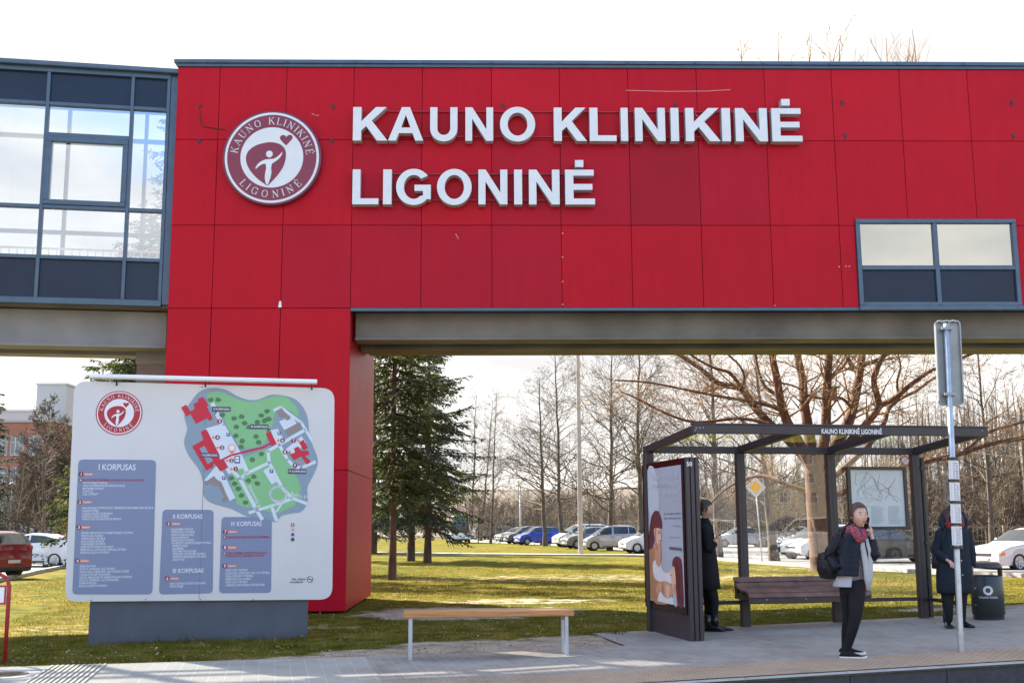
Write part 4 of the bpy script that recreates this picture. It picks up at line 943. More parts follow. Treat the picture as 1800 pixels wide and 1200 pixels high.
for xx in (0.0, Lb - .035):
    for yy in (0.0, dp - .05):
        mb = MB(); mb.box(xx - .005, xx + .035, yy, yy + .05, -.02, hs - .006, M, bev=.004); mb.build('leg', m_leg, tb)
    mb = MB(); mb.box(xx, xx + .03, .051, dp - .051, hs - .06, hs - .008, M); mb.build('cross_bar', m_leg, tb)

# ---- bus shelter
m_sh = m_dark
m_shglass = glass_mat('shelter_glass', .02, (.95, .965, .96), (.95, .97, 1.0), 0.0, .6)
m_roofglass = glass_mat('shelter_roof_glass', .01, (.93, .95, .94), (.95, .97, 1.0), 0.0, .3)
R2 = onG(1311, 1101); R4 = onG(1622, 1086); AS = math.atan2(R4.y - R2.y, R4.x - R2.x)
US = Vector((math.cos(AS), math.sin(AS), 0)); NS = Vector((-math.sin(AS), math.cos(AS), 0))
def sv(s_, t, z): return Vector((R2.x, R2.y, 0)) + US * s_ + NS * t + Vector((0, 0, z))
def rs(px, py): P = onP(px, py, R2, AS); d = P - R2; return d.x * US.x + d.y * US.y, P.z
shel = thing('bus_shelter', 'dark framed glass bus shelter with KAUNO KLINIKINĖ LIGONINĖ on its roof edge', 'bus shelter', tuple(sv(1.0, -.6, .1)), AS)
SMx = Matrix((US, NS, Vector((0, 0, 1)))).transposed().to_4x4(); SMx.translation = Vector((R2.x, R2.y, 0))
sx1 = rs(1137, 900)[0] + .04; sx2 = 0.0; sx3 = rs(1471, 1050)[0]; sx4 = rs(1622, 1050)[0]
zr_t = rs(1300, 785)[1]; zr_b = rs(1300, 797)[1]
for x in (sx1, sx2, sx3, sx4):
    g = gz(*(sv(x, 0, 0).xy)); mb = MB(); mb.box(x - .06, x + .06, -.05, .05, g - .03, zr_b, SMx, bev=.006)
    mb.box(x - .012, x + .012, -.054, -.051, g, zr_b, SMx); mb.build('post', m_sh, shel)
# fascia, found from the width between its corners: it overhangs forwards
TF = -1.42
PF = sv(0, TF, 0)
def fr(px, py): P = onP(px, py, PF, AS); d = P - Vector((R2.x, R2.y, 0)); return d.x * US.x + d.y * US.y, P.z
fx0, fx1 = fr(1218, 755)[0], fr(1737, 758)[0]; fzt, fzb = fr(1480, 748.5)[1], fr(1480, 764)[1]
mb = MB(); mb.box(fx0, fx1, TF, TF + .06, fzb, fzt, SMx, bev=.005); mb.box(fx0 - .005, fx1 + .005, TF - .012, TF + .09, fzt - .0, fzt + .018, SMx)
mb.build('fascia', m_sh, shel)
mb = MB(); mb.box(sx1 - .06, sx4 + .06, -.05, .05, zr_b, zr_t, SMx, bev=.005); mb.build('rear_rail', m_sh, shel)
bx = [fx0 + .04, fr(1405, 760)[0], fr(1565, 760)[0], fx1 - .04]
bm = [sx1, sx2, sx3, sx4 + .0]
for xf, xr in zip(bx, bm):
    mb = MB(); p = SMx @ Vector((xf, TF + .07, (fzt + fzb) / 2 - .005)); q = SMx @ Vector((xr, .0, zr_b + .045))
    mb.bar(p, q, .085, fzt - fzb - .012, bev=.006)
    for k in (.04, .96): r_ = p.lerp(q, k); mb.ball(r_ + NS * -.0 - US * .046, .012, 6, 4)
    mb.build('roof_beam', m_sh, shel)
for (a_, b_), (c_, d_) in zip(zip(bx[:-1], bx[1:]), zip(bm[:-1], bm[1:])):
    mb = MB(); mb.add([SMx @ Vector(v) for v in ((a_ + .05, TF + .06, fzt - .03), (b_ - .05, TF + .06, fzt - .03), (d_ - .05, -.02, zr_t - .015), (c_ + .05, -.02, zr_t - .015))], [(0, 1, 2, 3)]); mb.build('roof_glass', m_roofglass, shel)
zlow = rs(1540, 1050)[1]
for a_, b_ in ((sx1, sx2), (sx2, sx3), (sx3, sx4)):
    mb = MB(); mb.add([SMx @ Vector(v) for v in ((a_ + .07, .01, zlow), (b_ - .07, .01, zlow), (b_ - .07, .01, zr_b - .01), (a_ + .07, .01, zr_b - .01))], [(0, 1, 2, 3)]); mb.build('rear_glass', m_shglass, shel)
    mb = MB(); mb.box(a_ + .06, b_ - .06, -.018, .018, zlow - .05, zlow, SMx); mb.build('low_rail', m_sh, shel)
# right-hand side screen coming forward at a slant
q0 = sv(sx4 + .07, -.01, 0); q1 = onG(1700, 1096); q1 = Vector((q1.x, q1.y, 0)); q1 = q0 + (q1 - q0) * .92
mb = MB(); mb.add([q0 + Vector((0, 0, zlow)), q1 + Vector((0, 0, zlow)), q1 + Vector((0, 0, zr_b - .1)), q0 + Vector((0, 0, zr_b - .1))], [(0, 1, 2, 3)]); mb.build('side_glass', m_shglass, shel)
mb = MB(); mb.bar(q0 + Vector((0, 0, zlow - .03)), q1 + Vector((0, 0, zlow - .03)), .04, .05); mb.build('low_rail', m_sh, shel)
mb = MB(); p = sv(sx4 + .10, -.035, 0); mb.tube([p + Vector((0, 0, .15)), p + Vector((0, 0, zr_b - .04))], .032, 10)
for z in (.95, 2.0): mb.box(sx4 + .05, sx4 + .15, -.075, .0, z + .2, z + .24, SMx)
mb.build('glass_clamp_post', m_black, shel)
# lettering and bolts on the fascia
mb = MB(); a_ = fr(1443, 761.8); e_ = fr(1549, 761.8)[0]; tz = fr(1443, 753.5)[1] - a_[1]
M = wallM(SMx @ Vector((a_[0], TF - .016, a_[1])), AS); text_mb('KAUNO KLINIKINĖ LIGONINĖ', tz / .70, M, mb, bold=.022, width=e_ - a_[0])
mb.build('lettering', m_white, shel)
mb = MB()
for px, py in ((1224, 752), (1230, 752), (1236, 751), (1222, 756), (1726, 757)):
    u_, z_ = fr(px, py); mb.ball(SMx @ Vector((u_, TF - .002, z_)), .012, 6, 4)
mb.build('bolt', m_alu, shel)
# no-smoking stickers on the glass
m_stick = M_('sticker_white', (.62, .6, .6), .5); m_stickr = M_('sticker_red', (.5, .08, .09), .5)
for (px, py, gof) in ((1591, 809, 0),):
    u_, z_ = rs(px, py); c_ = SMx @ Vector((u_, -.004, z_)); mb = MB()
    for r0, r1, mi in ((.0, .052, 0), (.052, .066, 1)):
        mb.mi = mi; n = 24
        for i in range(n):
            t0, t1 = 2 * math.pi * i / n, 2 * math.pi * (i + 1) / n
            P = lambda r, t: c_ + US * (r * math.cos(t)) + Vector((0, 0, r * math.sin(t)))
            mb.quad(P(r0 + .0001, t0), P(r1, t0), P(r1, t1), P(r0 + .0001, t1))
    mb.mi = 1; mb.bar(c_ - US * .04 - Vector((0, 0, .04)) - NS * .003, c_ + US * .04 + Vector((0, 0, .04)) - NS * .003, .002, .014, up=NS)
    mb.build('no_smoking_sticker', [m_stick, m_stickr], shel)
# framed network map hung on the rear glass
mapf = thing('route_map_case', 'black framed public transport map hung inside the shelter glass', 'map case', tuple(sv(rs(1540, 900)[0], -.06, 1.1)), AS)
ua, za = rs(1490.5, 931); ub, zb = rs(1588, 820.5); mb = MB(); fwd = .045
mb.box(ua, ub, -.075, -.02, za, za + fwd, SMx); mb.box(ua, ub, -.075, -.02, zb - fwd, zb, SMx); mb.box(ua, ua + fwd, -.075, -.02, za + fwd, zb - fwd, SMx); mb.box(ub - fwd, ub, -.075, -.02, za + fwd, zb - fwd, SMx)
mb.build('case_frame', m_black, mapf)
mb = MB(); mb.box(ua + fwd, ub - fwd, -.05, -.03, za + fwd, zb - fwd, SMx); mb.build('map_sheet', M_('map_paper', (.50, .56, .58), .25, var=.04, scale=4), mapf)
mb = MB(); rr = random.Random(9); w_, h_ = ub - ua - 2 * fwd, zb - za - 2 * fwd
ms = [M_('map_line_%d' % i, c, .5) for i, c in enumerate([(.30, .36, .40), (.42, .62, .66), (.45, .12, .12), (.2, .3, .5), (.6, .64, .62)])]
for i in range(26):
    x, z = rr.uniform(.05, .95), rr.uniform(.42, .95); mb.mi = rr.choice([0, 0, 1, 1, 2, 3]); an = rr.uniform(0, 6.28)
    for k in range(4):
        x2, z2 = x + .13 * math.cos(an), z + .11 * math.sin(an); an += rr.uniform(-.7, .7)
        if not (.02 < x2 < .98 and .4 < z2 < .98): break
        P = lambda a__, b__: SMx @ Vector((ua + fwd + a__ * w_, -.052 - .0004 * i, za + fwd + b__ * h_))
        mb.bar(P(x, z), P(x2, z2), .001, rr.uniform(.003, .008), up=NS); x, z = x2, z2
for i in range(12):
    for k in range(3):
        mb.mi = 0; z = .35 - i * .027; x = .04 + k * .32; l = rr.uniform(.15, .28); mb.box(ua + fwd + x * w_, ua + fwd + (x + l) * w_, -.054, -.0515, za + fwd + z * h_, za + fwd + (z + .010) * h_, SMx)
mb.build('map_lines', ms, mapf)
# slatted leaning bench on brackets
sb = thing('slatted_bench', 'dark brown slatted bench with a curved seat inside the bus shelter', 'bench', tuple(sv(.6, -.35, .1)), AS)
m_slat = M_('brown_slats', (.15, .078, .058), .5, var=.4, scale=5)
ua = rs(1281, 1030)[0] + .03; ub = rs(1479, 1030)[0] + .12; gb_ = gz(*sv(.6, 0, 0).xy)
prof = [(-.62, .400), (-.57, .462), (-.48, .482), (-.39, .482), (-.30, .490), (-.21, .520), (-.13, .575), (-.085, .655)]
for i in range(len(prof) - 1):
    (t0, z0), (t1, z1) = prof[i], prof[i + 1]; mb = MB(); tm, zm = (t0 + t1) / 2, (z0 + z1) / 2 + gb_; Ls = math.hypot(t1 - t0, z1 - z0); an = math.atan2(z1 - z0, t1 - t0)
    Mr = SMx @ Matrix.Translation((0, tm, zm)) @ Matrix.Rotation(an, 4, 'X'); mb.box(ua, ub, -Ls / 2 + .008, Ls / 2 - .008, -.014, .014, Mr, bev=.004); mb.build('slat', m_slat, sb)
mb = MB(); mb.box(ua + .0, ub, -.60, -.575, gb_ + .335, gb_ + .405, SMx, bev=.004); mb.build('front_rail', m_sh, sb)
for x in (ua + .02, (ua + ub) / 2, ub - .06):
    mb = MB(); mb.box(x, x + .04, -.56, -.075, gb_ + .37, gb_ + .44, SMx); mb.box(x, x + .04, -.16, -.075, gb_ + .44, gb_ + .60, SMx); mb.build('bracket', m_sh, sb)
mb = MB()
for x in (ua + .25, ua + .8, ub - .3): mb.ball(SMx @ Vector((x, -.603, gb_ + .38)), .012, 6, 4)
mb.build('bolt', m_alu, sb)

# ---- advertising pillar
E0 = onG(1213, 1127); AP = A + math.pi / 2
def ap(px, py): P = onP(px, py, E0, AP); d = P - E0; return d.x * math.cos(AP) + d.y * math.sin(AP), P.z   # distance back from the front edge, height
adv = thing('advertising_panel', 'tall dark advertising panel showing a poster of two women beside the shelter', 'advertising panel', tuple(E0), AP)
AM = frame((E0.x, E0.y, 0), AP)                       # x = back along the panel, -y = to the right of the photo... y points left
d_back = ap(1137, 1100)[0]; ztop = zat(1213, 803, E0.x, E0.y)
m_adv = M_('panel_charcoal', srgb(56, 50, 56), .4, metal=.1, var=.08)
mb = MB(); mb.box(0, d_back, -.17, .0, 0.02, ztop, AM, bev=.008)
th = .20
mb.build('housing', m_adv, adv)
mb = MB()
for k in (0, 1, 2): mb.box(-.03, .0, -.175 + k * .062, -.125 + k * .062, .02, ztop + .002, AM, bev=.006)
mb.build('front_ribs', m_adv, adv)
za, zb = ap(1212, 1081)[1], ztop - .01
pa0, pz0 = ap(1206, 1066); pb0 = ap(1144.5, 1060)[0]; pz1 = ap(1202, 816)[1]; pa0 = ap(1203.5, 940)[0]; pb0 = ap(1143, 940)[0]
mb = MB(); mb.box(.03, d_back - .02, .001, .022, za, zb, AM, bev=.003); mb.build('glazed_door', M_('dark_maroon_glass', (.014, .005, .006), .14, var=.1, spec=.3), adv)
Wp, Hp = pb0 - pa0, pz1 - pz0
def pp_(u, v, k): return AM @ Vector((pb0 - u * Wp, .0225 + .0012 * k, pz1 - v * Hp))        # u from the poster's left edge, v down
def pps(mb, pts, k, sm_=True):
    pts = smooth(pts, 3) if sm_ else pts; P0_ = pp_(0, 1, k)
    X = (pp_(1, 1, k) - P0_).normalized(); M = Matrix((X, Vector((0, 0, 1)), X.cross(Vector((0, 0, 1))))).transposed().to_4x4(); M.translation = P0_
    curve_mb([[(u * Wp, (1 - v) * Hp) for u, v in pts]], 0, M, mb)
mb = MB(); mb.poly([pp_(0, 0, 1), pp_(1, 0, 1), pp_(1, 1, 1), pp_(0, 1, 1)]); mb.build('poster', M_('poster_grey_blue', srgb(170, 180, 194), .25, var=.08, scale=.9), adv)
def zz(x, y): return ((x - 78) / 212, (y - 112) / 800)   # drawing units of the enlarged photo
cols_ = {'hair': srgb(96, 38, 56), 'skin': srgb(205, 152, 124), 'skin2': srgb(228, 184, 160), 'shirt': srgb(222, 220, 222), 'knit': srgb(176, 128, 94), 'blue': srgb(170, 190, 205), 'pale': srgb(196, 204, 214), 'dark': srgb(70, 34, 40), 'lip': srgb(176, 84, 82), 'skin3': srgb(176, 120, 96)}
shp = [('pale', [(82, 118), (130, 116), (150, 260), (140, 420), (90, 430)], 1.4), ('pale', [(84, 440), (120, 430), (140, 560), (110, 700), (88, 720)], 1.5),
       ('dark', [(146, 503), (156, 501), (159, 506), (148, 508)], 7), ('dark', [(142, 494), (158, 491), (160, 494), (144, 498)], 7), ('lip', [(150, 546), (159, 544), (159, 551), (150, 552)], 7), ('skin3', [(124, 480), (132, 480), (130, 560), (140, 590), (128, 600)], 6.5),
       ('skin3', [(222, 715), (228, 715), (226, 800), (220, 795)], 6.5), ('dark', [(216, 742), (222, 741), (222, 746), (216, 747)], 7), ('skin3', [(160, 800), (170, 798), (168, 890), (158, 885)], 6.6), ('skin3', [(196, 812), (199, 812), (200, 872), (197, 872)], 7), ('skin3', [(203, 815), (205, 815), (207, 872), (204, 872)], 7),
       ('dark', [(110, 420), (116, 400), (112, 520), (104, 560)], 5), ('dark', [(250, 665), (256, 655), (266, 800), (262, 900)], 5), ('knit', [(78, 600), (120, 590), (150, 620), (160, 700), (150, 780), (200, 830), (210, 905), (84, 900)], 2), ('shirt', [(105, 680), (150, 660), (165, 720), (190, 735), (215, 730), (220, 790), (150, 790), (110, 770)], 3), ('hair', [(78, 590), (85, 500), (100, 410), (125, 370), (150, 375), (166, 420), (168, 475), (130, 475), (118, 560), (95, 600)], 4),
       ('skin2', [(122, 475), (160, 478), (164, 520), (158, 560), (145, 575), (128, 555), (118, 500)], 5), ('skin', [(120, 570), (155, 570), (160, 620), (150, 700), (125, 680)], 5), ('skin', [(120, 850), (150, 790), (210, 790), (230, 840), (200, 900), (170, 900)], 5),
       ('shirt', [(130, 900), (150, 850), (180, 880), (225, 870), (240, 915), (140, 910)], 6), ('skin2', [(185, 820), (200, 800), (212, 830), (205, 880), (190, 880)], 6), ('hair', [(225, 680), (240, 640), (262, 635), (280, 660), (284, 780), (284, 935), (255, 930), (240, 760)], 4), ('skin2', [(205, 730), (225, 700), (240, 700), (245, 790), (235, 830), (222, 800), (215, 750)], 5),
       ('skin', [(228, 800), (242, 800), (250, 930), (230, 925)], 5), ('blue', [(228, 860), (240, 850), (248, 928), (228, 925)], 6)]
for i, (c_, pts, k) in enumerate(shp):
    mb = MB(); pps(mb, [(min(.995, max(.005, zz(*p)[0])), min(.995, zz(*p)[1])) for p in pts], k + i * .1); mb.build('poster_figure', M_('poster_' + c_, cols_[c_], .3, var=.06, scale=9), adv)
mb = MB(); mbd = MB()
def ptx(mb, x, y, w, h, t, k=9):
    u, v = zz(x, y); P = pp_(u, v, k); X = (pp_(1, 0, k) - pp_(0, 0, k)).normalized(); M = Matrix((X, Vector((0, 0, 1)), X.cross(Vector((0, 0, 1))))).transposed().to_4x4(); M.translation = P
    text_mb(t, h / 800 * Hp / .7, M, mb, width=w / 212 * Wp, bold=.005)
ptx(mb, 112, 182, 160, 24, 'KAUNO DOVANOSE'); ptx(mb, 112, 230, 160, 26, 'UŽIMTUMAS MAŽO'); ptx(mb, 182, 280, 90, 24, 'GYVENIME'); ptx(mb, 215, 312, 58, 7, 'kartu su mumis')
ptx(mbd, 183, 394, 100, 13, 'Ar esate tvirta'); ptx(mbd, 183, 420, 100, 13, 'apie vaiko gerovę'); ptx(mbd, 240, 462, 40, 6, 'drauge'); ptx(mbd, 212, 528, 65, 6, 'www.kaunas.lt')
mbd.poly([pp_(*zz(*p), 9) for p in ((213, 580), (283, 584), (283, 600), (213, 596))])
mb.build('poster_title', M_('poster_white', (.60, .62, .66), .4), adv); mbd.build('poster_text', M_('poster_dark', (.10, .11, .15), .4), adv)
mb = MB(); P = AM @ Vector((-.032, -.060, ztop - .11)); text_mb('50', .075, wallM(P - U * .05, A), mb, bold=.02); mb.build('number', m_white, adv)
# ---- bus stop post with sign and timetables
P0 = onG(1690, 1146); zt = zat(1667, 566, P0.x, P0.y)
stop = thing('bus_stop_pole', 'tall galvanised bus stop pole with timetables and a sign seen from behind', 'bus stop pole', tuple(P0))
mb = MB(); mb.smooth = True; mb.lathe([(.030, -.03), (.030, zt - P0.z - .02), (.0, zt - P0.z)], tuple(P0), 16); mb.smooth = False; mb.lathe([(.034, -.02), (.034, .20), (.030, .205)], tuple(P0), 16)
mb.build('pole', m_alu, stop)
# sign: shallow flanged tray, back towards the camera
zs1, zs0 = zat(1670, 560, P0.x, P0.y), zat(1680, 714, P0.x, P0.y)
asg = math.radians(-14); SG = frame((P0.x, P0.y, 0), asg)
mb = MB()
def rr2(x0, x1, z0, z1, r, y):
    out = []
    for cx_, cz_, a0 in ((x1 - r, z1 - r, 0), (x0 + r, z1 - r, 90), (x0 + r, z0 + r, 180), (x1 - r, z0 + r, 270)):
        for j in range(5): a_ = math.radians(a0 + j * 22.5); out.append(SG @ Vector((cx_ + r * math.cos(a_), y, cz_ + r * math.sin(a_))))
    return out
sgp = []
for (x0, x1, hh0, hh1, yy) in ((-.115, .158, zs0 + .02, zs1, .045),):
    o1 = rr2(x0, x1, hh0, hh1, .05, yy); o2 = rr2(x0 + .004, x1 - .004, hh0 + .004, hh1 - .004, .047, yy + .0); bk = rr2(x0, x1, hh0, hh1, .05, yy + .045); n = len(o1)
    mb.add(bk, [tuple(range(n))]); mb.add(o1 + bk, [(i, (i + 1) % n, n + (i + 1) % n, n + i) for i in range(n)])
    inn = rr2(x0 + .014, x1 - .014, hh0 + .014, hh1 - .014, .04, yy); mb.add(o1 + inn, [(i, (i + 1) % n, n + (i + 1) % n, n + i) for i in range(n)])
mb.box(-.115, -.095, .0, .044, zs0 + .06, zs1 - .06, SG, bev=.004)
mb.box(-.028, -.012, .032, .088, zs0 + .03, zs1 - .03, SG); mb.box(.03, .046, .032, .088, zs0 + .03, zs1 - .03, SG)
for z in (zs0 + .12, zs1 - .12): mb.box(-.06, .06, -.036, .05, z, z + .035, SG, bev=.005)
mb.build('sign_back', M_('sign_back_aluminium', (.27, .30, .32), .42, metal=.5, var=.10, scale=5), stop)
mb = MB(); mb.poly(rr2(-.110, .153, zs0 + .025, zs1 - .005, .047, .0925)[::-1]); mb.build('sign_face', M_('sign_blue', (.02, .09, .35), .4), stop)
mb = MB()
for i in range(9): x_ = -.08 + i * .023; mb.ball(SG @ Vector((x_, .043, zs1 - .012 + .006 * math.sin(i * 2.1))), (.012, .008, .008), 6, 4); mb.ball(SG @ Vector((x_ - .0, .043, zs0 + .03)), (.009, .008, .006), 6, 4)
mb.build('peeling_paint', M_('flaked_paint', (.5, .5, .48), .8), stop)
m_paper = M_('timetable_paper', (.66, .65, .68), .45, var=.02)
yb = [806.5, 845, 883, 922, 959]
mbb = MB()
for i in range(4):
    z1_, z0_ = zat(1676, yb[i] + 2.5, P0.x, P0.y), zat(1680, yb[i + 1] - 1.5, P0.x, P0.y)
    mb = MB()
    # gently curved plate around the front of the pole
    n = 8; vs = []
    for z_ in (z0_, z1_):
        for j in range(n + 1): t = -1 + 2 * j / n; vs.append(Vector((P0.x + t * .056, P0.y - .045 + .020 * t * t, z_)))
    mb.add(vs, [(j, j + 1, n + 2 + j, n + 1 + j) for j in range(n)]); sh_ = mb.build('timetable', m_paper, stop)
    mt = MB()
    for r in range(9 if i else 12):
        zz_ = z1_ - .03 - r * (.021 if i else .017)
        if zz_ < z0_ + .02: break
        for k in range(3):
            x_ = P0.x - .045 + k * .03; l_ = rr.uniform(.012, .026); mt.box(x_, x_ + l_, P0.y - .0485 + .02 * ((x_ - P0.x) / .056) ** 2, P0.y - .0475 + .02 * ((x_ - P0.x) / .056) ** 2, zz_, zz_ + .006)
    mt.build('print', M_('timetable_print', (.12, .12, .16), .6), sh_)
    mbb.tube([(P0.x, P0.y - .012, z1_ + .012), (P0.x, P0.y - .012, z1_ + .034)], .061, 14)
mbb.tube([(P0.x, P0.y - .012, z0_ - .035), (P0.x, P0.y - .012, z0_ - .010)], .061, 14); mbb.build('clamp', m_black, stop)
stop.rotation_euler = (0, .021, 0)
# ---- litter bin
P0 = onG(1750, 1090); P0.y += .2; P0.z = gz(P0.x, P0.y); rB = .5 * 54 / F * P0.y * 1.0
hB = zat(1744, 988, P0.x, P0.y) - P0.z
bn = thing('litter_bin', 'round dark green grey litter bin with a domed hood and white ring mark', 'litter bin', tuple(P0))
m_bin = M_('bin_grey_green', srgb(52, 56, 58), .38, metal=.2, var=.10)
hb = hB * .76
mb = MB(); mb.smooth = True; mb.lathe([(rB * .93, 0), (rB * .93, hB * .085), (rB, hB * .10), (rB, hb), (rB * .96, hb + .008), (rB * .90, hb), (rB * .88, hb - .1), (0, hb - .12)], tuple(P0), 40); mb.build('drum', m_bin, bn)
mb = MB(); mb.smooth = True; mb.lathe([(rB * .90, hB - .075), (rB, hB - .075), (rB * 1.01, hB - .06), (rB * .98, hB - .03), (rB * .88, hB - .008), (rB * .5, hB), (0, hB + .003), (0, hB - .02)], tuple(P0), 40); mb.build('hood', m_bin, bn)
for sgn in (-1, 1):
    mb = MB(); n = 8; vs = []
    for z_ in (hb - .02, hB - .065):
        for j in range(n + 1):
            t = (-.36 + .72 * j / n) + (0 if sgn > 0 else math.pi); vs.append((P0.x + rB * .985 * math.cos(t), P0.y + rB * .985 * math.sin(t), P0.z + z_))
    mb.add(vs, [(j, j + 1, n + 2 + j, n + 1 + j) for j in range(n)]); mb.build('hood_support', m_bin, bn)
mb = MB(); ang = math.atan2(-P0.y, -P0.x + 1.1)
def onbin(u, z): t = ang + u / rB; return Vector((P0.x + (rB + .003) * math.cos(t), P0.y + (rB + .003) * math.sin(t), P0.z + z))
zc = zat(1759, 1036, P0.x, P0.y) - P0.z
for i in range(28):
    t0, t1 = 2 * math.pi * i / 28, 2 * math.pi * (i + 1) / 28
    mb.quad(*[onbin(.0 + r * math.cos(t), zc + r * math.sin(t)) for r, t in ((.032, t0), (.062, t0), (.062, t1), (.032, t1))])
mt = MB(); text_mb('KAUNO ŠVARA', .036, Matrix.Identity(4), mt, align='CENTER', bold=.01); mb.add([onbin(v[0], zc - .105 + v[1]) for v in mt.v], mt.f)
mb.build('ring_mark', M_('bin_print', (.66, .66, .66), .5), bn)
mb = MB(); mb.ball(onbin(-.17, .42), .012, 8, 5); mb.ball(onbin(-.18, .2), .009, 8, 5); mb.build('lock', m_alu, bn)
# ---- red tubular barrier with a white notice at the left edge
P0 = onG(8, 1165)
ba = thing('tubular_barrier', 'red tubular barrier with a white notice at the left edge', 'barrier', tuple(P0))
zt = zat(3, 1008, P0.x, P0.y)
mb = MB(); mb.smooth = True; mb.tube([P0 + Vector((0, 0, -.05)), (P0.x, P0.y, zt - .14), (P0.x - .03, P0.y, zt - .05), (P0.x - .12, P0.y, zt), (P0.x - 1.5, P0.y - .28, zt), (P0.x - 1.59, P0.y - .3, zt - .05), (P0.x - 1.62, P0.y - .3, zt - .14), (P0.x - 1.62, P0.y - .3, -.05)], .022, 10)
mb.build('tube_frame', M_('red_paint', (.33, .018, .025), .4, var=.15), ba)
z1_, z0_ = zat(4, 1028, P0.x, P0.y), zat(4, 1062, P0.x, P0.y)
mb = MB(); mb.box(P0.x - .62, P0.x - .022, P0.y - .02, P0.y - .01, z0_, z1_); mb.build('notice', m_white, ba)
mb = MB(); mb.box(P0.x - .62, P0.x - .02, P0.y - .024, P0.y - .021, z0_, z0_ + .02); mb.box(P0.x - .62, P0.x - .02, P0.y - .024, P0.y - .021, z1_ - .02, z1_); mb.box(P0.x - .042, P0.x - .022, P0.y - .024, P0.y - .021, z0_ + .02, z1_ - .02); mb.build('notice_border', M_('notice_red', (.4, .02, .03), .5), ba)
# ---- poles, lamps and signs further back
P0 = onG(1021, 975.5)
cp = thing('concrete_pole', 'tall pale concrete pole standing on the lawn in front of the parked cars', 'pole', tuple(P0))
mb = MB(); mb.box(-.125, .125, -.12, .12, -.2, 3, Matrix.Translation(P0), bev=.03); mb.v = []; mb.f = []; mb.m = []; mb.sm = []
n = 8
vs = []
for z_, r in ((-.2, .155), (12.5, .105)):
    for j in range(n): t = 2 * math.pi * (j + .5) / n; vs.append((P0.x + r * math.cos(t), P0.y + r * math.sin(t), P0.z + z_))
mb.add(vs, [(j, (j + 1) % n, n + (j + 1) % n, n + j) for j in range(n)] + [tuple(range(n, 2 * n))]); mb.build('shaft', M_('pole_concrete', (.46, .40, .34), .85, var=.15, scale=2, bump=.2), cp)
mb = MB(); mb.box(P0.x - .7, P0.x + .7, P0.y - .05, P0.y + .05, P0.z + 12.2, P0.z + 12.3)
for k in (-.6, -.2, .2, .6): mb.tube([(P0.x + k, P0.y, P0.z + 12.3), (P0.x + k, P0.y, P0.z + 12.45)], .04, 8)
mb.build('cross_arm', m_alu, cp)
def simple_pole(name, label, cat, foot, h, r, mat, extra=None):
    t = thing(name, label, cat, tuple(foot)); mb = MB(); mb.smooth = True; mb.tube([foot + Vector((0, 0, -.1)), foot + Vector((0, 0, h))], [r, r * .7], 8); mb.build('post', mat, t)
    if extra: extra(t, foot, h)
    return t
m_pw = M_('pale_post', (.48, .47, .44), .6, var=.1)
simple_pole('utility_pole', 'thin pale pole far behind the blue car', 'pole', onG(915, 953), 5.4, .12, m_pw)
simple_pole('utility_pole', 'leaning pale utility pole behind the black sedan', 'pole', onG(1597, 952), 5.6, .13, m_pw)
def lamp(t, f, h):
    mb = MB(); mb.lathe([(0, h + .30), (.16, h + .27), (.30, h + .10), (.31, h + .05), (.20, h), (.05, h - .12), (0, h - .12)], tuple(f), 16); mb.build('lamp_head', M_('lamp_shell', (.42, .43, .42), .4), t)
P0 = onG(15, 958)
simple_pole('street_lamp', 'short street lamp with a round grey head beside the brick building', 'street lamp', P0, zat(22, 852, P0.x, P0.y) - P0.z, .055, m_pw, lamp)
P0 = onG(1610, 962)
def arm(t, f, h):
    e = onY(1590, 725, f.y); mb = MB(); mb.smooth = True; mb.tube([f + Vector((0, 0, h - .05)), (e.x + .35, e.y, e.z - .22), (e.x, e.y, e.z)], [.05, .045, .04], 6); mb.build('arm', m_alu, t)
    mb = MB(); mb.bar((e.x + .05, e.y, e.z), (e.x - .55, e.y - .05, e.z + .24), .22, .10, bev=.03); mb.build('lamp_head', m_alu, t)
simple_pole('street_lamp', 'street lamp with a curved arm rising above the shelter roof', 'street lamp', P0, zat(1613, 742, P0.x, P0.y) - P0.z, .07, m_pw, arm)
# priority road sign behind the shelter
P0 = onG(1322, 986); P0.y -= 2
rs_ = thing('priority_road_sign', 'yellow and white diamond priority road sign seen through the shelter glass', 'road sign', tuple(P0))
Pc = onY(1328, 856, P0.y); mb = MB(); mb.smooth = True; mb.tube([(P0.x, P0.y, -.4), (Pc.x, P0.y, Pc.z + .2)], .03, 8); mb.build('post', m_pw, rs_)
hd = 29.5 / F * P0.y / 2 * 1.24
for k, (r_, mt) in enumerate(((1, M_('sign_white', (.72, .72, .70), .4)), (.93, M_('sign_edge', (.60, .60, .60), .4)), (.60, M_('sign_yellow', (.90, .48, .008), .4, spec=.2)))):
    mb = MB(); h_ = hd * r_; y_ = P0.y - .035 - .006 * k; mb.add([(Pc.x, y_, Pc.z + h_), (Pc.x - h_, y_, Pc.z), (Pc.x, y_, Pc.z - h_), (Pc.x + h_, y_, Pc.z), (Pc.x, y_ + .004, Pc.z + h_), (Pc.x - h_, y_ + .004, Pc.z), (Pc.x, y_ + .004, Pc.z - h_), (Pc.x + h_, y_ + .004, Pc.z)], [(0, 1, 2, 3), (4, 7, 6, 5), (0, 4, 5, 1), (1, 5, 6, 2), (2, 6, 7, 3), (3, 7, 4, 0)]); mb.build(('plate', 'border', 'yellow_diamond')[k], mt, rs_)
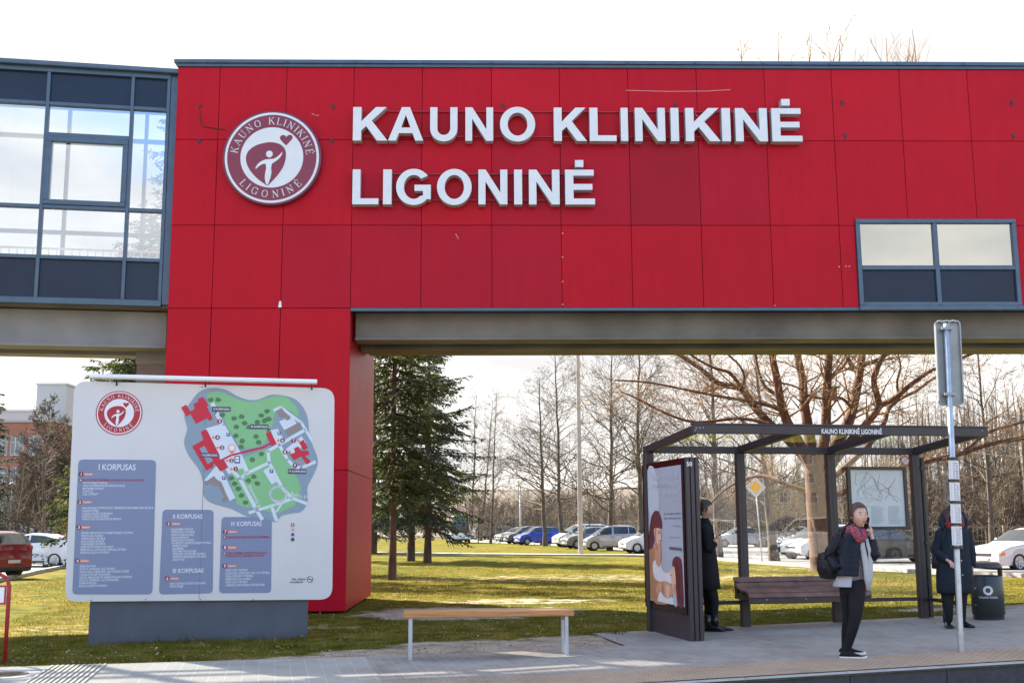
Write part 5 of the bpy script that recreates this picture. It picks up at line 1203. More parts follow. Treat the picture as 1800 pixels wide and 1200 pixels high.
# overhead wires at the right
mb = MB(); mb.mi = 0
for y0, y1 in ((776, 786), (794, 803)):
    a_ = onY(1700, y0, 62); b_ = onY(1830, y1, 66); mb.tube([a_ - (b_ - a_) * .05, a_.lerp(b_, .5) - Vector((0, 0, .06)), b_], .022, 4)
o = mb.build('overhead_wire', m_pw); tag(o, 'pair of pale overhead wires crossing the trees at the right edge', 'wire')
P0 = onG(1812, 972); simple_pole('utility_pole', 'brown pole carrying the overhead wires at the right edge', 'pole', P0, 8.2, .14, M_('brown_pole', (.12, .08, .05), .8))
P0 = onG(1668, 965); simple_pole('utility_pole', 'slim tall pole among the thicket trees right of the stop sign', 'pole', P0, 7.5, .10, M_('grey_wood', (.28, .24, .2), .8))
# ================================================================== CARS
m_tyre = M_('tyre_rubber', (.022, .022, .024), .8); m_rim = M_('alloy_rim', (.45, .46, .48), .35, metal=.8)
m_cglass = M_('car_glass', (.018, .024, .028), .05, var=.1, spec=.8)
m_trim = M_('car_trim', (.02, .02, .022), .5)
m_head = M_('headlamp_lens', (.62, .66, .70), .08, var=.05, spec=.8); m_tail = M_('tail_lamp', (.45, .012, .02), .15); m_amber = M_('indicator_lens', (.75, .20, .02), .2)
m_plate = M_('number_plate', (.66, .66, .64), .4)
def paint(name, col, metal=.3, coat=.8): return M_(name, col, .28, metal=metal, var=.03, coat=coat, spec=.3)
def interp(tab, x):
    if x <= tab[0][0]: return tab[0][1]
    for (a_, b_), (c_, d_) in zip(tab[:-1], tab[1:]):
        if x <= c_: return b_ + (d_ - b_) * (x - a_) / max(1e-6, c_ - a_)
    return tab[-1][1]
STY = {  # belt: bonnet / waist / boot line; roof: roof line over the cabin (x from nose, in fractions of length; z in fractions of height)
 'sedan': dict(belt=[(0, .40), (.02, .47), (.08, .56), (.26, .64), (.30, .66), (.84, .70), (.90, .72), (.975, .70), (.99, .60), (1, .42)], roof=[(.25, .64), (.41, .95), (.50, 1.0), (.62, .99), (.72, .93), (.87, .72)], win=(.30, .80), pil=(.50, .70), wheels=(.18, .80)),
 'coupe': dict(belt=[(0, .38), (.02, .46), (.10, .57), (.27, .66), (.85, .74), (.97, .74), (.99, .60), (1, .42)], roof=[(.26, .65), (.42, .95), (.52, 1.0), (.66, .97), (.80, .86), (.93, .74)], win=(.30, .83), pil=(.52,), wheels=(.18, .79)),
 'hatch': dict(belt=[(0, .36), (.02, .46), (.08, .55), (.22, .64), (.96, .70), (.99, .55), (1, .36)], roof=[(.20, .63), (.38, .95), (.50, 1.0), (.80, .98), (.90, .93), (.985, .68)], win=(.26, .92), pil=(.52, .78), wheels=(.17, .82)),
 'mpv': dict(belt=[(0, .36), (.02, .44), (.10, .54), (.20, .60), (.97, .66), (.99, .55), (1, .34)], roof=[(.14, .58), (.36, .93), (.48, 1.0), (.84, .99), (.92, .94), (.985, .64)], win=(.20, .95), pil=(.50, .80), wheels=(.15, .86)),
 'suv': dict(belt=[(0, .38), (.02, .50), (.08, .58), (.24, .64), (.96, .70), (.99, .55), (1, .38)], roof=[(.22, .63), (.38, .95), (.50, 1.0), (.82, .97), (.90, .92), (.985, .68)], win=(.28, .90), pil=(.53, .76), wheels=(.18, .81)),
 'van': dict(belt=[(0, .25), (.02, .34), (.08, .42), (.14, .46), (.985, .52), (1, .30)], roof=[(.12, .46), (.24, .88), (.34, 1.0), (.96, .99), (.995, .52)], win=(.15, .97), pil=(.36, .66), wheels=(.17, .80)),
}
def make_car(label, style, L, Wd, Hc, pm, loc, rz, group='cars parked around the lawn', rimr=.19, amber=False, tall_lamps=False, light=True):
    st = STY[style]; t = thing('parked_car', label, 'car', loc, rz, group)
    TM = WM[t]
    body, glass, ws, rw, trim = MB(), MB(), MB(), MB(), MB(); body.smooth = True
    tr = .30 if style not in ('suv', 'van') else .34
    wc = [w * L for w in st['wheels']]; n = 56; xs = sorted(set([i / n for i in range(n + 1)] + [.004, .012, .03, .97, .988, .996]))
    rings = []
    for f in xs:
        x = f * L; zb_ = interp(st['belt'], f) * Hc; cab = st['roof'][0][0] <= f <= st['roof'][-1][0]
        zr_ = interp(st['roof'], f) * Hc if cab else zb_; zr_ = max(zr_, zb_)
        plan = 1 - .16 * max(0, (.10 - f) / .10) ** 2 - .13 * max(0, (f - .92) / .08) ** 2
        w = Wd / 2 * plan; sill = .19 + .05 * max(0, (.06 - f) / .06) + .07 * max(0, (f - .94) / .06); zbot = sill
        for c_ in wc:
            R0 = tr + .045
            if abs(x - c_) < R0: zbot = max(zbot, tr + math.sqrt(R0 ** 2 - (x - c_) ** 2))
        zbot = min(zbot, zb_ - .12); k = (zr_ - zb_) / (Hc * .36); wr = w * (1 - .24 * min(1, k)); hgt = zr_ - zb_
        zm = zbot + (zb_ - zbot) * .55
        rings.append([(0, sill), (w * .90, sill), (w * .975, zbot), (w, zm), (w * .985, zb_ - .06), (w * .955, zb_ + .0), (w * .955 + (wr - w * .955) * .05, zb_ + hgt * .07 + .004), (wr + (w * .955 - wr) * .10, zb_ + hgt * .86 + .006), (wr * .96, zb_ + hgt * .96 + .012), (wr * .72, zr_ + .022), (0, zr_ + .036 + (.02 if not cab else 0))])
    m = len(rings[0])
    for sgn in (1, -1):
        V = [[Vector((xs[i] * L - L / 2, sgn * y, z)) for y, z in rings[i]] for i in range(len(xs))]
        for i in range(len(xs) - 1):
            f = (xs[i] + xs[i + 1]) / 2
            for j in range(m - 1):
                q = [V[i][j], V[i + 1][j], V[i + 1][j + 1], V[i][j + 1]]
                if sgn < 0: q = q[::-1]
                hcab = interp(st['roof'], f) - interp(st['belt'], f) if st['roof'][0][0] < f < st['roof'][-1][0] else 0
                slope = (interp(st['roof'], min(1, f + .02)) - interp(st['roof'], f - .02)) / .04 if hcab > 0 else 0
                side = j == 6 and hcab > .05 and st['win'][0] < f < st['win'][1] and not any(abs(f - p) < .010 for p in st['pil'])
                top = j in (8, 9) and hcab > .02
                if side: glass.add([TM @ v for v in q], [(0, 1, 2, 3)])
                elif (top or (j == 7 and False)) and slope > .9 and f < .5: ws.add([TM @ v for v in q], [(0, 1, 2, 3)])
                elif top and slope < -.9 and hcab > .06: rw.add([TM @ v for v in q], [(0, 1, 2, 3)])
                elif j == 0: trim.add([TM @ v for v in q], [(0, 1, 2, 3)])
                else: body.add([TM @ v for v in q], [(0, 1, 2, 3)])
        # nose and tail caps
        for i, fl in ((0, 1), (-1, -1)):
            pts = [TM @ v for v in V[i]]; pts = pts if sgn * fl > 0 else pts[::-1]; body.smooth = False; body.add(pts, [tuple(range(len(pts)))]); body.smooth = True
    # inner dark shell behind arches
    for c_ in wc:
        for sgn in (1, -1): trim.lathe([(.02, 0), (tr + .05, 0), (tr + .05, .02)], (0, 0, 0), 16, Matrix.Rotation(-math.pi / 2 * sgn, 3, 'X')) ; nv = 48; trim.v[-nv:] = [tuple(TM @ (Vector(v) + Vector((c_ - L / 2, sgn * (Wd / 2 - .24), tr + .01)))) for v in trim.v[-nv:]]
    X = lambda f: f * L - L / 2
    def tb(mb, x0, x1, y0, y1, z0, z1, bev=.01): mb.box(x0, x1, y0, y1, z0, z1, TM, bev)
    # door lines, handles, sill
    zbelt = interp(st['belt'], .5) * Hc
    for sgn in (1, -1):
        y = sgn * Wd / 2
        for f in [st['win'][0] + .02] + list(st['pil'][:1]) + ([st['pil'][1] - .0] if len(st['pil']) > 1 else []): tb(trim, X(f) - .004, X(f) + .004, y - .012 if sgn > 0 else y - .004, y + .004 if sgn > 0 else y + .012, .30, zbelt - .05, 0)
        tb(trim, X(.30), X(.70), y - .02, y + .008 if sgn > 0 else y + .0, .20, .27, .01)
        for f in (.46, .66): tb(trim, X(f), X(f) + .16, min(y * .985, y * 1.012), max(y * .985, y * 1.012), zbelt - .16, zbelt - .13, .005)
    body.build('body', pm, t); glass.build('side_window', m_cglass, t)
    if ws.f: ws.build('windshield', m_cglass, t)
    if rw.f: rw.build('rear_window', m_cglass, t)
    zl = interp(st['belt'], .03) * Hc; zt_ = interp(st['belt'], .96) * Hc
    tb(trim, X(0) - .02, X(0) + .05, -Wd * .40, Wd * .40, .22, .34, .02); tb(trim, X(1) - .05, X(1) + .02, -Wd * .42, Wd * .42, .24, .38, .02)
    tb(trim, X(0) - .012, X(0) + .05, -Wd * .22, Wd * .22, zl - .21, zl - .10, .01)
    trim.build('trim', m_trim, t)
    for sgn in (1, -1):
        mb = MB(); yy = sgn * Wd * .375; tb(mb, X(0) - .012, X(0) + .20, yy - .13, yy + .13, zl - .19, zl - .045, .04); hl = mb.build('headlight', m_head, t)
        if amber: mb = MB(); tb(mb, X(0) + .04, X(0) + .26, sgn * Wd * .455 - .035, sgn * Wd * .455 + .035, zl - .18, zl - .06, .02); mb.build('indicator', m_amber, hl)
        mb = MB(); yy = sgn * Wd * .40; h2 = .34 if tall_lamps else .14; tb(mb, X(1) - .16, X(1) + .012, yy - .08, yy + .085, zt_ - .05 - h2, zt_ - .04, .03); mb.build('tail_light', m_tail, t)
        mb = MB(); f0 = st['win'][0] + .035; mb.bar(TM @ Vector((X(f0), sgn * Wd * .47, zbelt + .03)), TM @ Vector((X(f0) + .02, sgn * (Wd / 2 + .14), zbelt + .09)), .10, .13, bev=.03); mb.build('mirror', pm, t)
    for xx, s2 in ((X(1) + .014, 1), (X(0) - .026, -1)):
        mb = MB(); mb.box(min(xx, xx + .008 * s2), max(xx, xx + .008 * s2), -.26, .26, .50 if s2 > 0 else .36, .61 if s2 > 0 else .47, TM); mb.build('number_plate', m_plate, t)
    for c_ in wc:
        for sgn in (1, -1):
            Mw = TM @ Matrix.Translation((c_ - L / 2, sgn * (Wd / 2 - .105), tr)) @ Matrix.Rotation(-math.pi / 2 * sgn, 4, 'X')
            mb = MB(); mb.smooth = True; mb.lathe([(rimr, -.09), (tr * .93, -.10), (tr, -.07), (tr, .07), (tr * .93, .10), (rimr + .015, .095), (rimr, .06)], (0, 0, 0), 26); mb.v = [tuple(Mw @ Vector(v)) for v in mb.v]; wh = mb.build('wheel', m_tyre, t)
            mb = MB(); mb.lathe([(rimr, .075), (rimr, .05), (rimr - .025, .04), (rimr - .025, -.02), (0, -.02)], (0, 0, 0), 22); mb.lathe([(.045, .02), (.045, .075), (0, .08)], (0, 0, 0), 10)
            ns = 7
            for k in range(ns):
                a_ = 2 * math.pi * k / ns; mb.bar((.03 * math.cos(a_), .03 * math.sin(a_), .05), ((rimr - .01) * math.cos(a_), (rimr - .01) * math.sin(a_), .055), .038, .03)
            mb.v = [tuple(Mw @ Vector(v)) for v in mb.v]; mb.build('rim', m_rim, wh)
    return t
def at_car(px, py): P = onG(px, py); return (P.x, P.y, P.z + .03)
PI = math.pi
# direction 0 = nose towards -X (to the left in the photo)
G_LOT = 'cars parked in the row beyond the lawn'
P = at_car(0, 1004); make_car('dark red compact SUV cut off by the left edge of the photo', 'suv', 4.13, 1.77, 1.60, paint('paint_dark_red', (.22, .012, .016)), (onY(-50, 970, 40.5).x, 40.5, gz(0, 40) + .04), math.radians(-26), 'cars parked in the left lot', .22, tall_lamps=False)
make_car('white coupe like saloon parked behind the dark red SUV', 'coupe', 4.63, 1.78, 1.44, paint('paint_white', (.74, .76, .78), .0), (onY(62, 970, 52).x, 52, gz(0, 52) + .04), math.radians(-7), 'cars parked in the left lot', .23)
make_car('silver small van like hatchback nearest the concrete pole with its side in view', 'mpv', 3.6, 1.72, 1.60, paint('paint_silver_van', (.36, .365, .42), .5), (onY(1074, 950, 77).x, 77, -.30), math.radians(4), G_LOT)
make_car('bright blue hatchback between two lawn trees', 'hatch', 3.95, 1.74, 1.50, paint('paint_blue', (.012, .055, .42), .4), (onY(946, 940, 99).x, 99, -.30), math.radians(18), G_LOT)
make_car('grey estate car half hidden behind the concrete pole', 'hatch', 4.3, 1.75, 1.50, paint('paint_grey', (.16, .17, .18), .5), (onY(1040, 940, 84).x, 84, -.30), math.radians(14), G_LOT)
make_car('white people carrier with pale roof behind the grey estate car', 'mpv', 4.4, 1.8, 1.70, paint('paint_cream', (.58, .55, .52), .1), (onY(1022, 940, 90).x, 90, -.30), math.radians(16), G_LOT)
make_car('dark grey hatchback just left of the blue car', 'hatch', 4.2, 1.75, 1.52, paint('paint_darkgrey', (.07, .07, .08), .5), (onY(925, 940, 105).x, 105, -.30), math.radians(20), G_LOT)
make_car('pale green saloon at the left end of the row', 'sedan', 4.4, 1.75, 1.42, paint('paint_palegreen', (.36, .42, .38), .5), (onY(910, 940, 112).x, 112, -.30), math.radians(22), G_LOT)
make_car('silver estate seen from behind between the two leftmost lawn trunks', 'hatch', 4.2, 1.76, 1.52, paint('paint_silver', (.35, .36, .38), .6), (onY(844, 940, 132).x, 132, -.30), math.radians(-82), G_LOT, tall_lamps=True)
make_car('dark blue hatchback seen from behind beside the silver estate', 'hatch', 4.2, 1.76, 1.50, paint('paint_navy', (.05, .06, .10), .5), (onY(880, 940, 130).x, 130, -.30), math.radians(-74), G_LOT)
make_car('white ambulance like van behind the lower spruce branches', 'van', 5.4, 2.0, 2.55, paint('paint_van_white', (.70, .70, .70), .0), (onY(806, 930, 112).x, 112, -.30), math.radians(-84), G_LOT, tall_lamps=True)
make_car('white hatchback mostly hidden behind the advertising panel', 'hatch', 4.1, 1.74, 1.46, paint('paint_white2', (.66, .68, .70), .0), (onY(1150, 950, 70).x, 70, -.30), math.radians(10), G_LOT)
make_car('silver saloon on the far roadway seen through the first shelter pane', 'sedan', 4.5, 1.76, 1.43, paint('paint_silver3', (.52, .54, .56), .5), (onY(1303, 945, 83).x, 83, -.30), math.radians(2), 'cars on the far side of the lawn road')
make_car('pale blue and white small car beside the big tree trunk', 'hatch', 4.0, 1.72, 1.50, paint('paint_paleblue', (.55, .62, .70), .2), (onY(1415, 945, 68).x, 68, -.30), math.radians(30), 'cars on the far side of the lawn road')
make_car('white people carrier partly covered by the big tree trunk', 'mpv', 4.3, 1.8, 1.62, paint('paint_white4', (.74, .74, .74), .0), (onY(1450, 945, 56).x, 56, -.30), math.radians(24), 'cars on the far side of the lawn road')
make_car('black saloon behind the phoning woman with multi spoke wheels', 'sedan', 4.6, 1.80, 1.45, paint('paint_black', (.010, .011, .016), .0, .25), (onY(1556, 960, 50).x, 50, -.28), math.radians(176), 'cars on the far side of the lawn road', .25)
make_car('white saloon with orange indicator at the right edge behind the litter bin', 'sedan', 4.67, 1.74, 1.46, paint('paint_pinkwhite', (.62, .56, .55), .1), (onY(1817, 985, 41.5).x, 41.5, gz(0, 41) + .04), math.radians(20), 'cars on the far side of the lawn road', .22, amber=True)
far = None
fl_ = ['pale car highest on the far slope', 'dark car second from left on the far slope', 'grey car in the middle of the far slope cars', 'white car right of the grey one on the far slope', 'tan car at the right end of the far slope']
for i, (px, py, c_) in enumerate([(857, 921, (.5, .48, .46)), (872, 919, (.08, .08, .09)), (884, 917, (.25, .26, .27)), (897, 919, (.6, .6, .6)), (909, 917, (.35, .31, .27))]):
    y_ = 176 + i * 1.5; P = onY(px, py, y_)
    if far is None: far = make_car(fl_[0], 'hatch', 4.2, 1.75, 1.5, paint('paint_far_0', c_), (P.x, y_, P.z - .75), math.radians(25), 'far cars on the slope under the wood')
    else:
        o = dup(far, (P.x, y_, P.z - .75), math.radians(20 + 8 * i), fl_[i])
        pm = paint('paint_far_%d' % i, c_)
        for ch in o.children:
            if ch.name.startswith('body'): ch.data = ch.data.copy(); ch.data.materials[0] = pm
# ================================================================== TREES
def tree_mesh(name, polys, mat, parent=None, sides=(6, 4, 3)):
    """polys: list of (points[k,3], radii[k], sides) tubes in world space -> one mesh"""
    V = []; Fc = []; base = 0
    for pts, rad, n in polys:
        pts = np.asarray(pts, float); rad = np.asarray(rad, float); k = len(pts)
        d = np.gradient(pts, axis=0); d /= np.linalg.norm(d, axis=1)[:, None] + 1e-9
        ref = np.array([0.31, 0.95, 0.12]) if abs(d[0, 2]) > .8 else np.array([0.05, 0.1, 1.0])
        x = np.cross(d, ref); x /= np.linalg.norm(x, axis=1)[:, None] + 1e-9; y = np.cross(d, x)
        a = np.arange(n) * 2 * np.pi / n
        ring = pts[:, None, :] + (x[:, None, :] * np.cos(a)[None, :, None] + y[:, None, :] * np.sin(a)[None, :, None]) * rad[:, None, None]
        V.append(ring.reshape(-1, 3)); i = np.arange(k - 1)[:, None] * n; j = np.arange(n)[None, :]; j2 = (j + 1) % n
        q = np.stack([i + j, i + j2, i + n + j2, i + n + j], -1).reshape(-1, 4) + base; Fc.append(q); base += k * n
    return np_mesh(name, np.concatenate(V), np.concatenate(Fc), mat, parent)
def np_mesh(name, V, Q, mat, parent=None, smooth=True):
    if parent is not None:
        Mi = np.array(WM[parent].inverted()); V = V @ Mi[:3, :3].T + Mi[:3, 3]
    me = bpy.data.meshes.new(name); nv, nf = len(V), len(Q); w = Q.shape[1]
    me.vertices.add(nv); me.vertices.foreach_set('co', V.astype(np.float32).ravel())
    me.loops.add(nf * w); me.loops.foreach_set('vertex_index', Q.astype(np.int32).ravel())
    me.polygons.add(nf); me.polygons.foreach_set('loop_start', np.arange(nf, dtype=np.int32) * w)
    me.polygons.foreach_set('use_smooth', np.full(nf, smooth)); me.update(calc_edges=True)
    for m in (mat if isinstance(mat, (list, tuple)) else [mat]): me.materials.append(m)
    o = bpy.data.objects.new(name, me); COL.objects.link(o)
    if parent is not None: o.parent = parent; WM[o] = WM[parent].copy()
    return o
def unit(v): return v / (np.linalg.norm(v) + 1e-9)
def branch(rg, out, p, d, L, r, lvl, maxl, upb=.12, wig=.16, dens=1.0, minr=.006, spread=(.55, 1.05)):
    k = max(3, int(4 + L * .8)) if lvl < 2 else 4; pts = [p]; rad = [r]; dd = d.copy(); st = L / (k - 1)
    for i in range(1, k):
        dd = unit(dd + rg.normal(0, wig, 3) + np.array([0, 0, upb * (1.1 - dd[2])])); p = p + dd * st; pts.append(p); rad.append(max(minr * .5, r * (1 - .8 * i / (k - 1))))
    out.append((pts, rad, 6 if r > .10 else (4 if r > .03 else 3)))
    if lvl >= maxl: return
    n = max(2, int(rg.normal(1, .15) * dens * (3.2 + L * 1.1)))
    for q in range(n):
        t = rg.uniform(.22, 1.0); f = t * (k - 1); i = min(k - 2, int(f)); pp = pts[i] + (pts[i + 1] - pts[i]) * (f - i); tang = unit(pts[i + 1] - pts[i])
        side = unit(np.cross(tang, rg.normal(0, 1, 3))); an = rg.uniform(*spread); nd = unit(tang * math.cos(an) + side * math.sin(an))
        branch(rg, out, pp, nd, L * rg.uniform(.35, .62) * (1.15 - .5 * t), max(minr, rad[i] * rg.uniform(.45, .65)), lvl + 1, maxl, upb, wig, dens, minr, spread)
def bark(name, c1, c2, sc_=6):
    m, nt, b, oc = newmat(name, .9); mpn = nt.nodes.new('ShaderNodeMapping'); mpn.inputs['Scale'].default_value = (1, 1, .35); nt.links.new(oc, mpn.inputs[0])
    f = noise_mix(nt, mpn.outputs[0], sc_, 7, .65); nt.links.new(ramp(nt, f, [(.36, c1), (.62, c2)]), b.inputs['Base Color']); bump(nt, b, f, .6, .03); return m
m_bark_big = bark('bark_big', (.045, .022, .012), (.135, .062, .030), 4); m_bark = bark('bark_grey', (.052, .040, .028), (.125, .098, .070)); m_twig = bark('twigs', (.050, .036, .024), (.110, .080, .050), 3)
m_bark_spruce = bark('bark_spruce', (.040, .025, .018), (.10, .062, .042))
m_wood = bark('wood_twigs', (.070, .050, .034), (.165, .122, .082), 1)
def bare_tree(label, px, py, H_, r, seed, lean=(0, 0), group='bare trees on the lawn', first=.18, lb=.30, maxl=3, dens=1.0, spreadang=(1.05, 1.6), name='bare_tree', minr=.012):
    P = onG(px, py); rg = np.random.default_rng(seed); t = thing(name, label, 'tree', tuple(P), 0, group); k = 12
    pts = []; rad = []; x = np.array([P.x, P.y, P.z - .1]); d = np.array([lean[0], lean[1], 1.0])
    for i in range(k + 1):
        pts.append(x.copy()); rad.append(r * (1.25 if i == 0 else 1) * (1 - .88 * i / k)); x = x + unit(d + rg.normal(0, .035, 3)) * H_ / k
    tree_mesh('trunk', [(pts, rad, 9)], m_bark, t); out = []
    nb = int(H_ * 3.0 * dens)
    for q in range(nb):
        f = first + (1 - first) * (q + rg.uniform()) / nb; g = f * k; i = min(k - 1, int(g)); pp = pts[i] + (pts[i + 1] - pts[i]) * (g - i); an = rg.uniform(*spreadang) * (1 - .45 * f); az = rg.uniform(0, 6.283)
        nd = np.array([math.cos(az) * math.sin(an), math.sin(az) * math.sin(an), math.cos(an)])
        branch(rg, out, pp, nd, H_ * lb * (1.12 - f) * rg.uniform(.75, 1.45) + .5, max(.016, rad[i] * .36), 1, maxl, .055, .15, dens, minr)
    tree_mesh('crown', out, m_twig, t); return t
bare_tree('slim bare tree leftmost of the three thin lawn trunks by the parked cars', 828, 948, 17, .17, 11, (.05, 0), lb=.22)
bare_tree('thin leaning bare tree in the middle of the three near the rear facing cars', 845, 951, 15, .14, 12, (.09, 0), lb=.2)
bare_tree('straight thin bare tree rightmost of the three thin lawn trunks', 862, 955, 14, .13, 13, (.02, 0), lb=.2)
bare_tree('bare tree standing in front of the bright blue car', 958, 959, 14.0, .20, 14, (-.01, 0), lb=.34)
bare_tree('bare tree just left of the concrete pole between blue and grey cars', 989, 960, 16, .19, 15, (-.03, 0), lb=.32)
bare_tree('bare tree in front of the silver van like hatchback', 1072, 967, 14.5, .19, 16, (.035, 0), lb=.36, dens=1.1)
bare_tree('bare tree immediately left of the advertising panel', 1127, 971, 14, .20, 17, (.01, 0), lb=.38, dens=1.15)
bare_tree('thin sapling right of the concrete pole', 1036, 962, 7, .05, 18, (.02, 0), lb=.22, dens=.8)
bare_tree('bare tree with a pale trunk seen through the first shelter pane', 1265, 981, 13, .19, 19, (-.02, 0), lb=.36)
bare_tree('pale stemmed bare tree left of the big tree behind the shelter glass', 1362, 987, 10, .24, 20, (-.06, 0), lb=.40, first=.25)
bare_tree('tall narrow bare tree showing between the stop sign and the right edge', 1745, 972, 15, .15, 21, (.0, 0), lb=.26)
# saplings and bare trees in front of the brick building
for i, (px, py, h, lb_) in enumerate([(62, 955, 12.5, .24), (76, 958, 14, .22), (88, 953, 13, .26), (104, 957, 12, .28), (48, 954, 9, .25)]):
    bare_tree(['leftmost bare tree before the brick building', 'bare tree second from left before the brick building', 'bare tree in the middle before the pale tower', 'bushy bare tree right of the white kiosk by the board', 'short bare tree close to the brick windows'][i], px, py, h, .15, 30 + i, (.0, 0), 'bare trees before the brick building', .08, lb_ * 1.15, 3, 1.5, minr=.030)
# ---- the big spreading tree
PT = onG(1446, 1003); YT = PT.y; rg = np.random.default_rng(5)
big = thing('big_bare_tree', 'large many stemmed bare tree with reddish bark rising behind the shelter', 'tree', tuple(PT), 0)
def bt(pts, dy=0.0, ddy=0.0): return [np.array(onY(x, y, YT + dy + ddy * i / max(1, len(pts) - 1))) for i, (x, y) in enumerate(pts)]
def limb(pix_, r0, r1, dy=0, ddy=0, n=9):
    P = bt(pix_, dy, ddy); out = []                       # resample smoothly
    for i in range(len(P) - 1):
        p0, p1, p2, p3 = P[max(0, i - 1)], P[i], P[i + 1], P[min(len(P) - 1, i + 2)]
        for j in range(3):
            t = j / 3; out.append(.5 * (2 * p1 + (p2 - p0) * t + (2 * p0 - 5 * p1 + 4 * p2 - p3) * t * t + (3 * p1 - p0 - 3 * p2 + p3) * t ** 3))
    out.append(P[-1]); k = len(out); rr_ = [r0 + (r1 - r0) * i / (k - 1) for i in range(k)]
    return out, rr_, n
base = (1430, 826)
trunk = [limb([(1446, 1012), (1446, 985), (1441, 930), (1436, 870), (1432, 820)], .50, .38, n=14)]
rx_ = trunk[0][1]; rx_[0] = .66; rx_[1] = .54; rx_[2] = .46
tree_mesh('trunk', trunk, m_bark_big, big)
W_ = 1 / F * YT
LMB = [([base, (1392, 780), (1352, 743), (1322, 710), (1305, 684), (1282, 678), (1256, 670), (1232, 648), (1186, 618), (1150, 590), (1110, 575)], 17, 5, 1.0, 2.5), ([(1303, 682), (1308, 662), (1299, 641), (1283, 626), (1262, 600), (1255, 560)], 5, 3, 2, 1), ([(1303, 680), (1282, 655), (1254, 646), (1212, 622), (1180, 590)], 7, 3, 2, -1),
       ([base, (1400, 770), (1384, 742), (1372, 705), (1366, 668), (1357, 625), (1350, 560), (1356, 470), (1350, 380), (1340, 250)], 20, 6, -.4, -2), ([base, (1424, 775), (1419, 742), (1413, 705), (1411, 670), (1403, 630), (1396, 560), (1380, 450), (1372, 320), (1365, 180)], 22, 6, .6, 1.5),
       ([(1436, 835), (1448, 780), (1452, 743), (1453, 700), (1455, 660), (1458, 615), (1455, 540), (1450, 430), (1440, 300), (1432, 170)], 20, 6, -.5, -1), ([(1440, 840), (1470, 780), (1490, 743), (1499, 715), (1508, 672), (1514, 632), (1520, 560), (1530, 450), (1560, 330), (1575, 190)], 24, 6, .3, 2),
       ([(1440, 850), (1490, 780), (1523, 744), (1544, 716), (1541, 692), (1536, 668), (1545, 640), (1560, 612), (1585, 560), (1600, 430), (1612, 250)], 15, 5, -.8, -2), ([(1545, 713), (1572, 700), (1601, 676), (1630, 655), (1652, 645), (1700, 625), (1760, 600)], 11, 4, -1, -1.5), ([(1445, 855), (1520, 790), (1553, 745), (1561, 720), (1580, 702), (1612, 686), (1642, 664), (1690, 640)], 11, 4, .6, 2),
       ([(1450, 880), (1540, 840), (1620, 813), (1680, 800), (1740, 780), (1800, 769), (1860, 750)], 11, 6, -1, -3), ([(1690, 798), (1736, 760), (1782, 746), (1830, 730)], 7, 4, -2, -1), ([(1379, 724), (1350, 712), (1312, 704), (1268, 697), (1212, 686), (1140, 672), (1080, 668)], 8, 3, -.6, 2), ([(1352, 745), (1300, 735), (1225, 742), (1170, 726), (1120, 700), (1092, 688)], 7, 3, 1, 3),
       ([(1384, 735), (1374, 700), (1345, 680), (1330, 640), (1326, 600), (1300, 540)], 8, 4, 0, 2), ([(1515, 641), (1540, 634), (1563, 620), (1600, 590), (1650, 560)], 9, 4, .5, 1), ([(1497, 717), (1480, 700), (1455, 700), (1425, 697), (1400, 680), (1370, 672)], 6, 3, -1.2, -.5), ([(1455, 672), (1470, 655), (1485, 640), (1495, 615), (1500, 570)], 6, 3, -.3, -1), ([(1580, 702), (1577, 670), (1583, 645), (1578, 620), (1575, 580)], 5, 3, 1, 1),
       ([(1500, 650), (1488, 625), (1470, 600), (1466, 540)], 9, 4, .2, 0), ([(1440, 870), (1380, 850), (1340, 836), (1300, 845), (1262, 870), (1240, 900)], 9, 3, 1.5, 4)]
crown = []; twigs = []
for pix_, w0, w1, dy, ddy in LMB:
    pts, rad, n = limb(pix_, w0 * .5 * W_, w1 * .5 * W_, dy * .3, ddy); crown.append((pts, rad, 8))
    k = len(pts); L = sum(np.linalg.norm(pts[i + 1] - pts[i]) for i in range(k - 1)); nb = int(L * 3.6)
    for q in range(nb):
        t = rg.uniform(.18, 1.0); f = t * (k - 1); i = min(k - 2, int(f)); pp = pts[i] + (pts[i + 1] - pts[i]) * (f - i); tang = unit(pts[i + 1] - pts[i]); side = unit(np.cross(tang, rg.normal(0, 1, 3))); an = rg.uniform(.5, 1.2)
        branch(rg, twigs, pp, unit(tang * math.cos(an) + side * math.sin(an)), rg.uniform(.7, 2.6), max(.014, rad[i] * rg.uniform(.16, .32)), 2, 4, .05, .2, .9, .009)
# upright tips that stand above the bridge roof
for px, y0, y1 in ((1318, 200, 62), (1368, 220, 58), (1430, 230, 52), (1455, 200, 62), (1475, 190, 56), (1562, 220, 66), (1590, 200, 60), (1618, 200, 54), (1602, 180, 72)):
    p0 = np.array(onY(px - 6, y0, YT)); p1 = np.array(onY(px, y1, YT)); L = np.linalg.norm(p1 - p0); branch(rg, twigs, p0, unit(p1 - p0), L, .05, 1, 3, .25, .06, .8, .011, (.3, .7))
tree_mesh('limbs', crown, m_bark_big, big); tree_mesh('twigs', twigs, bark('twigs_golden', (.16, .095, .045), (.32, .20, .095), 3), big)
# nest box on a stem
p = onY(1464, 692, YT - .6); nb_ = thing('nest_box', 'small wooden nest box with a flat lid on the middle stem of the big tree', 'nest box', (p.x, p.y, p.z - .25))
mb = MB(); mb.box(p.x - .13, p.x + .13, p.y - .12, p.y + .14, p.z - .24, p.z + .22, bev=.01); mb.build('box', M_('nest_wood', (.15, .09, .055), .8, var=.2), nb_)
mb = MB(); mb.box(p.x - .17, p.x + .24, p.y - .18, p.y + .18, p.z + .222, p.z + .26); mb.build('lid', M_('nest_lid', (.08, .06, .05), .8), nb_)
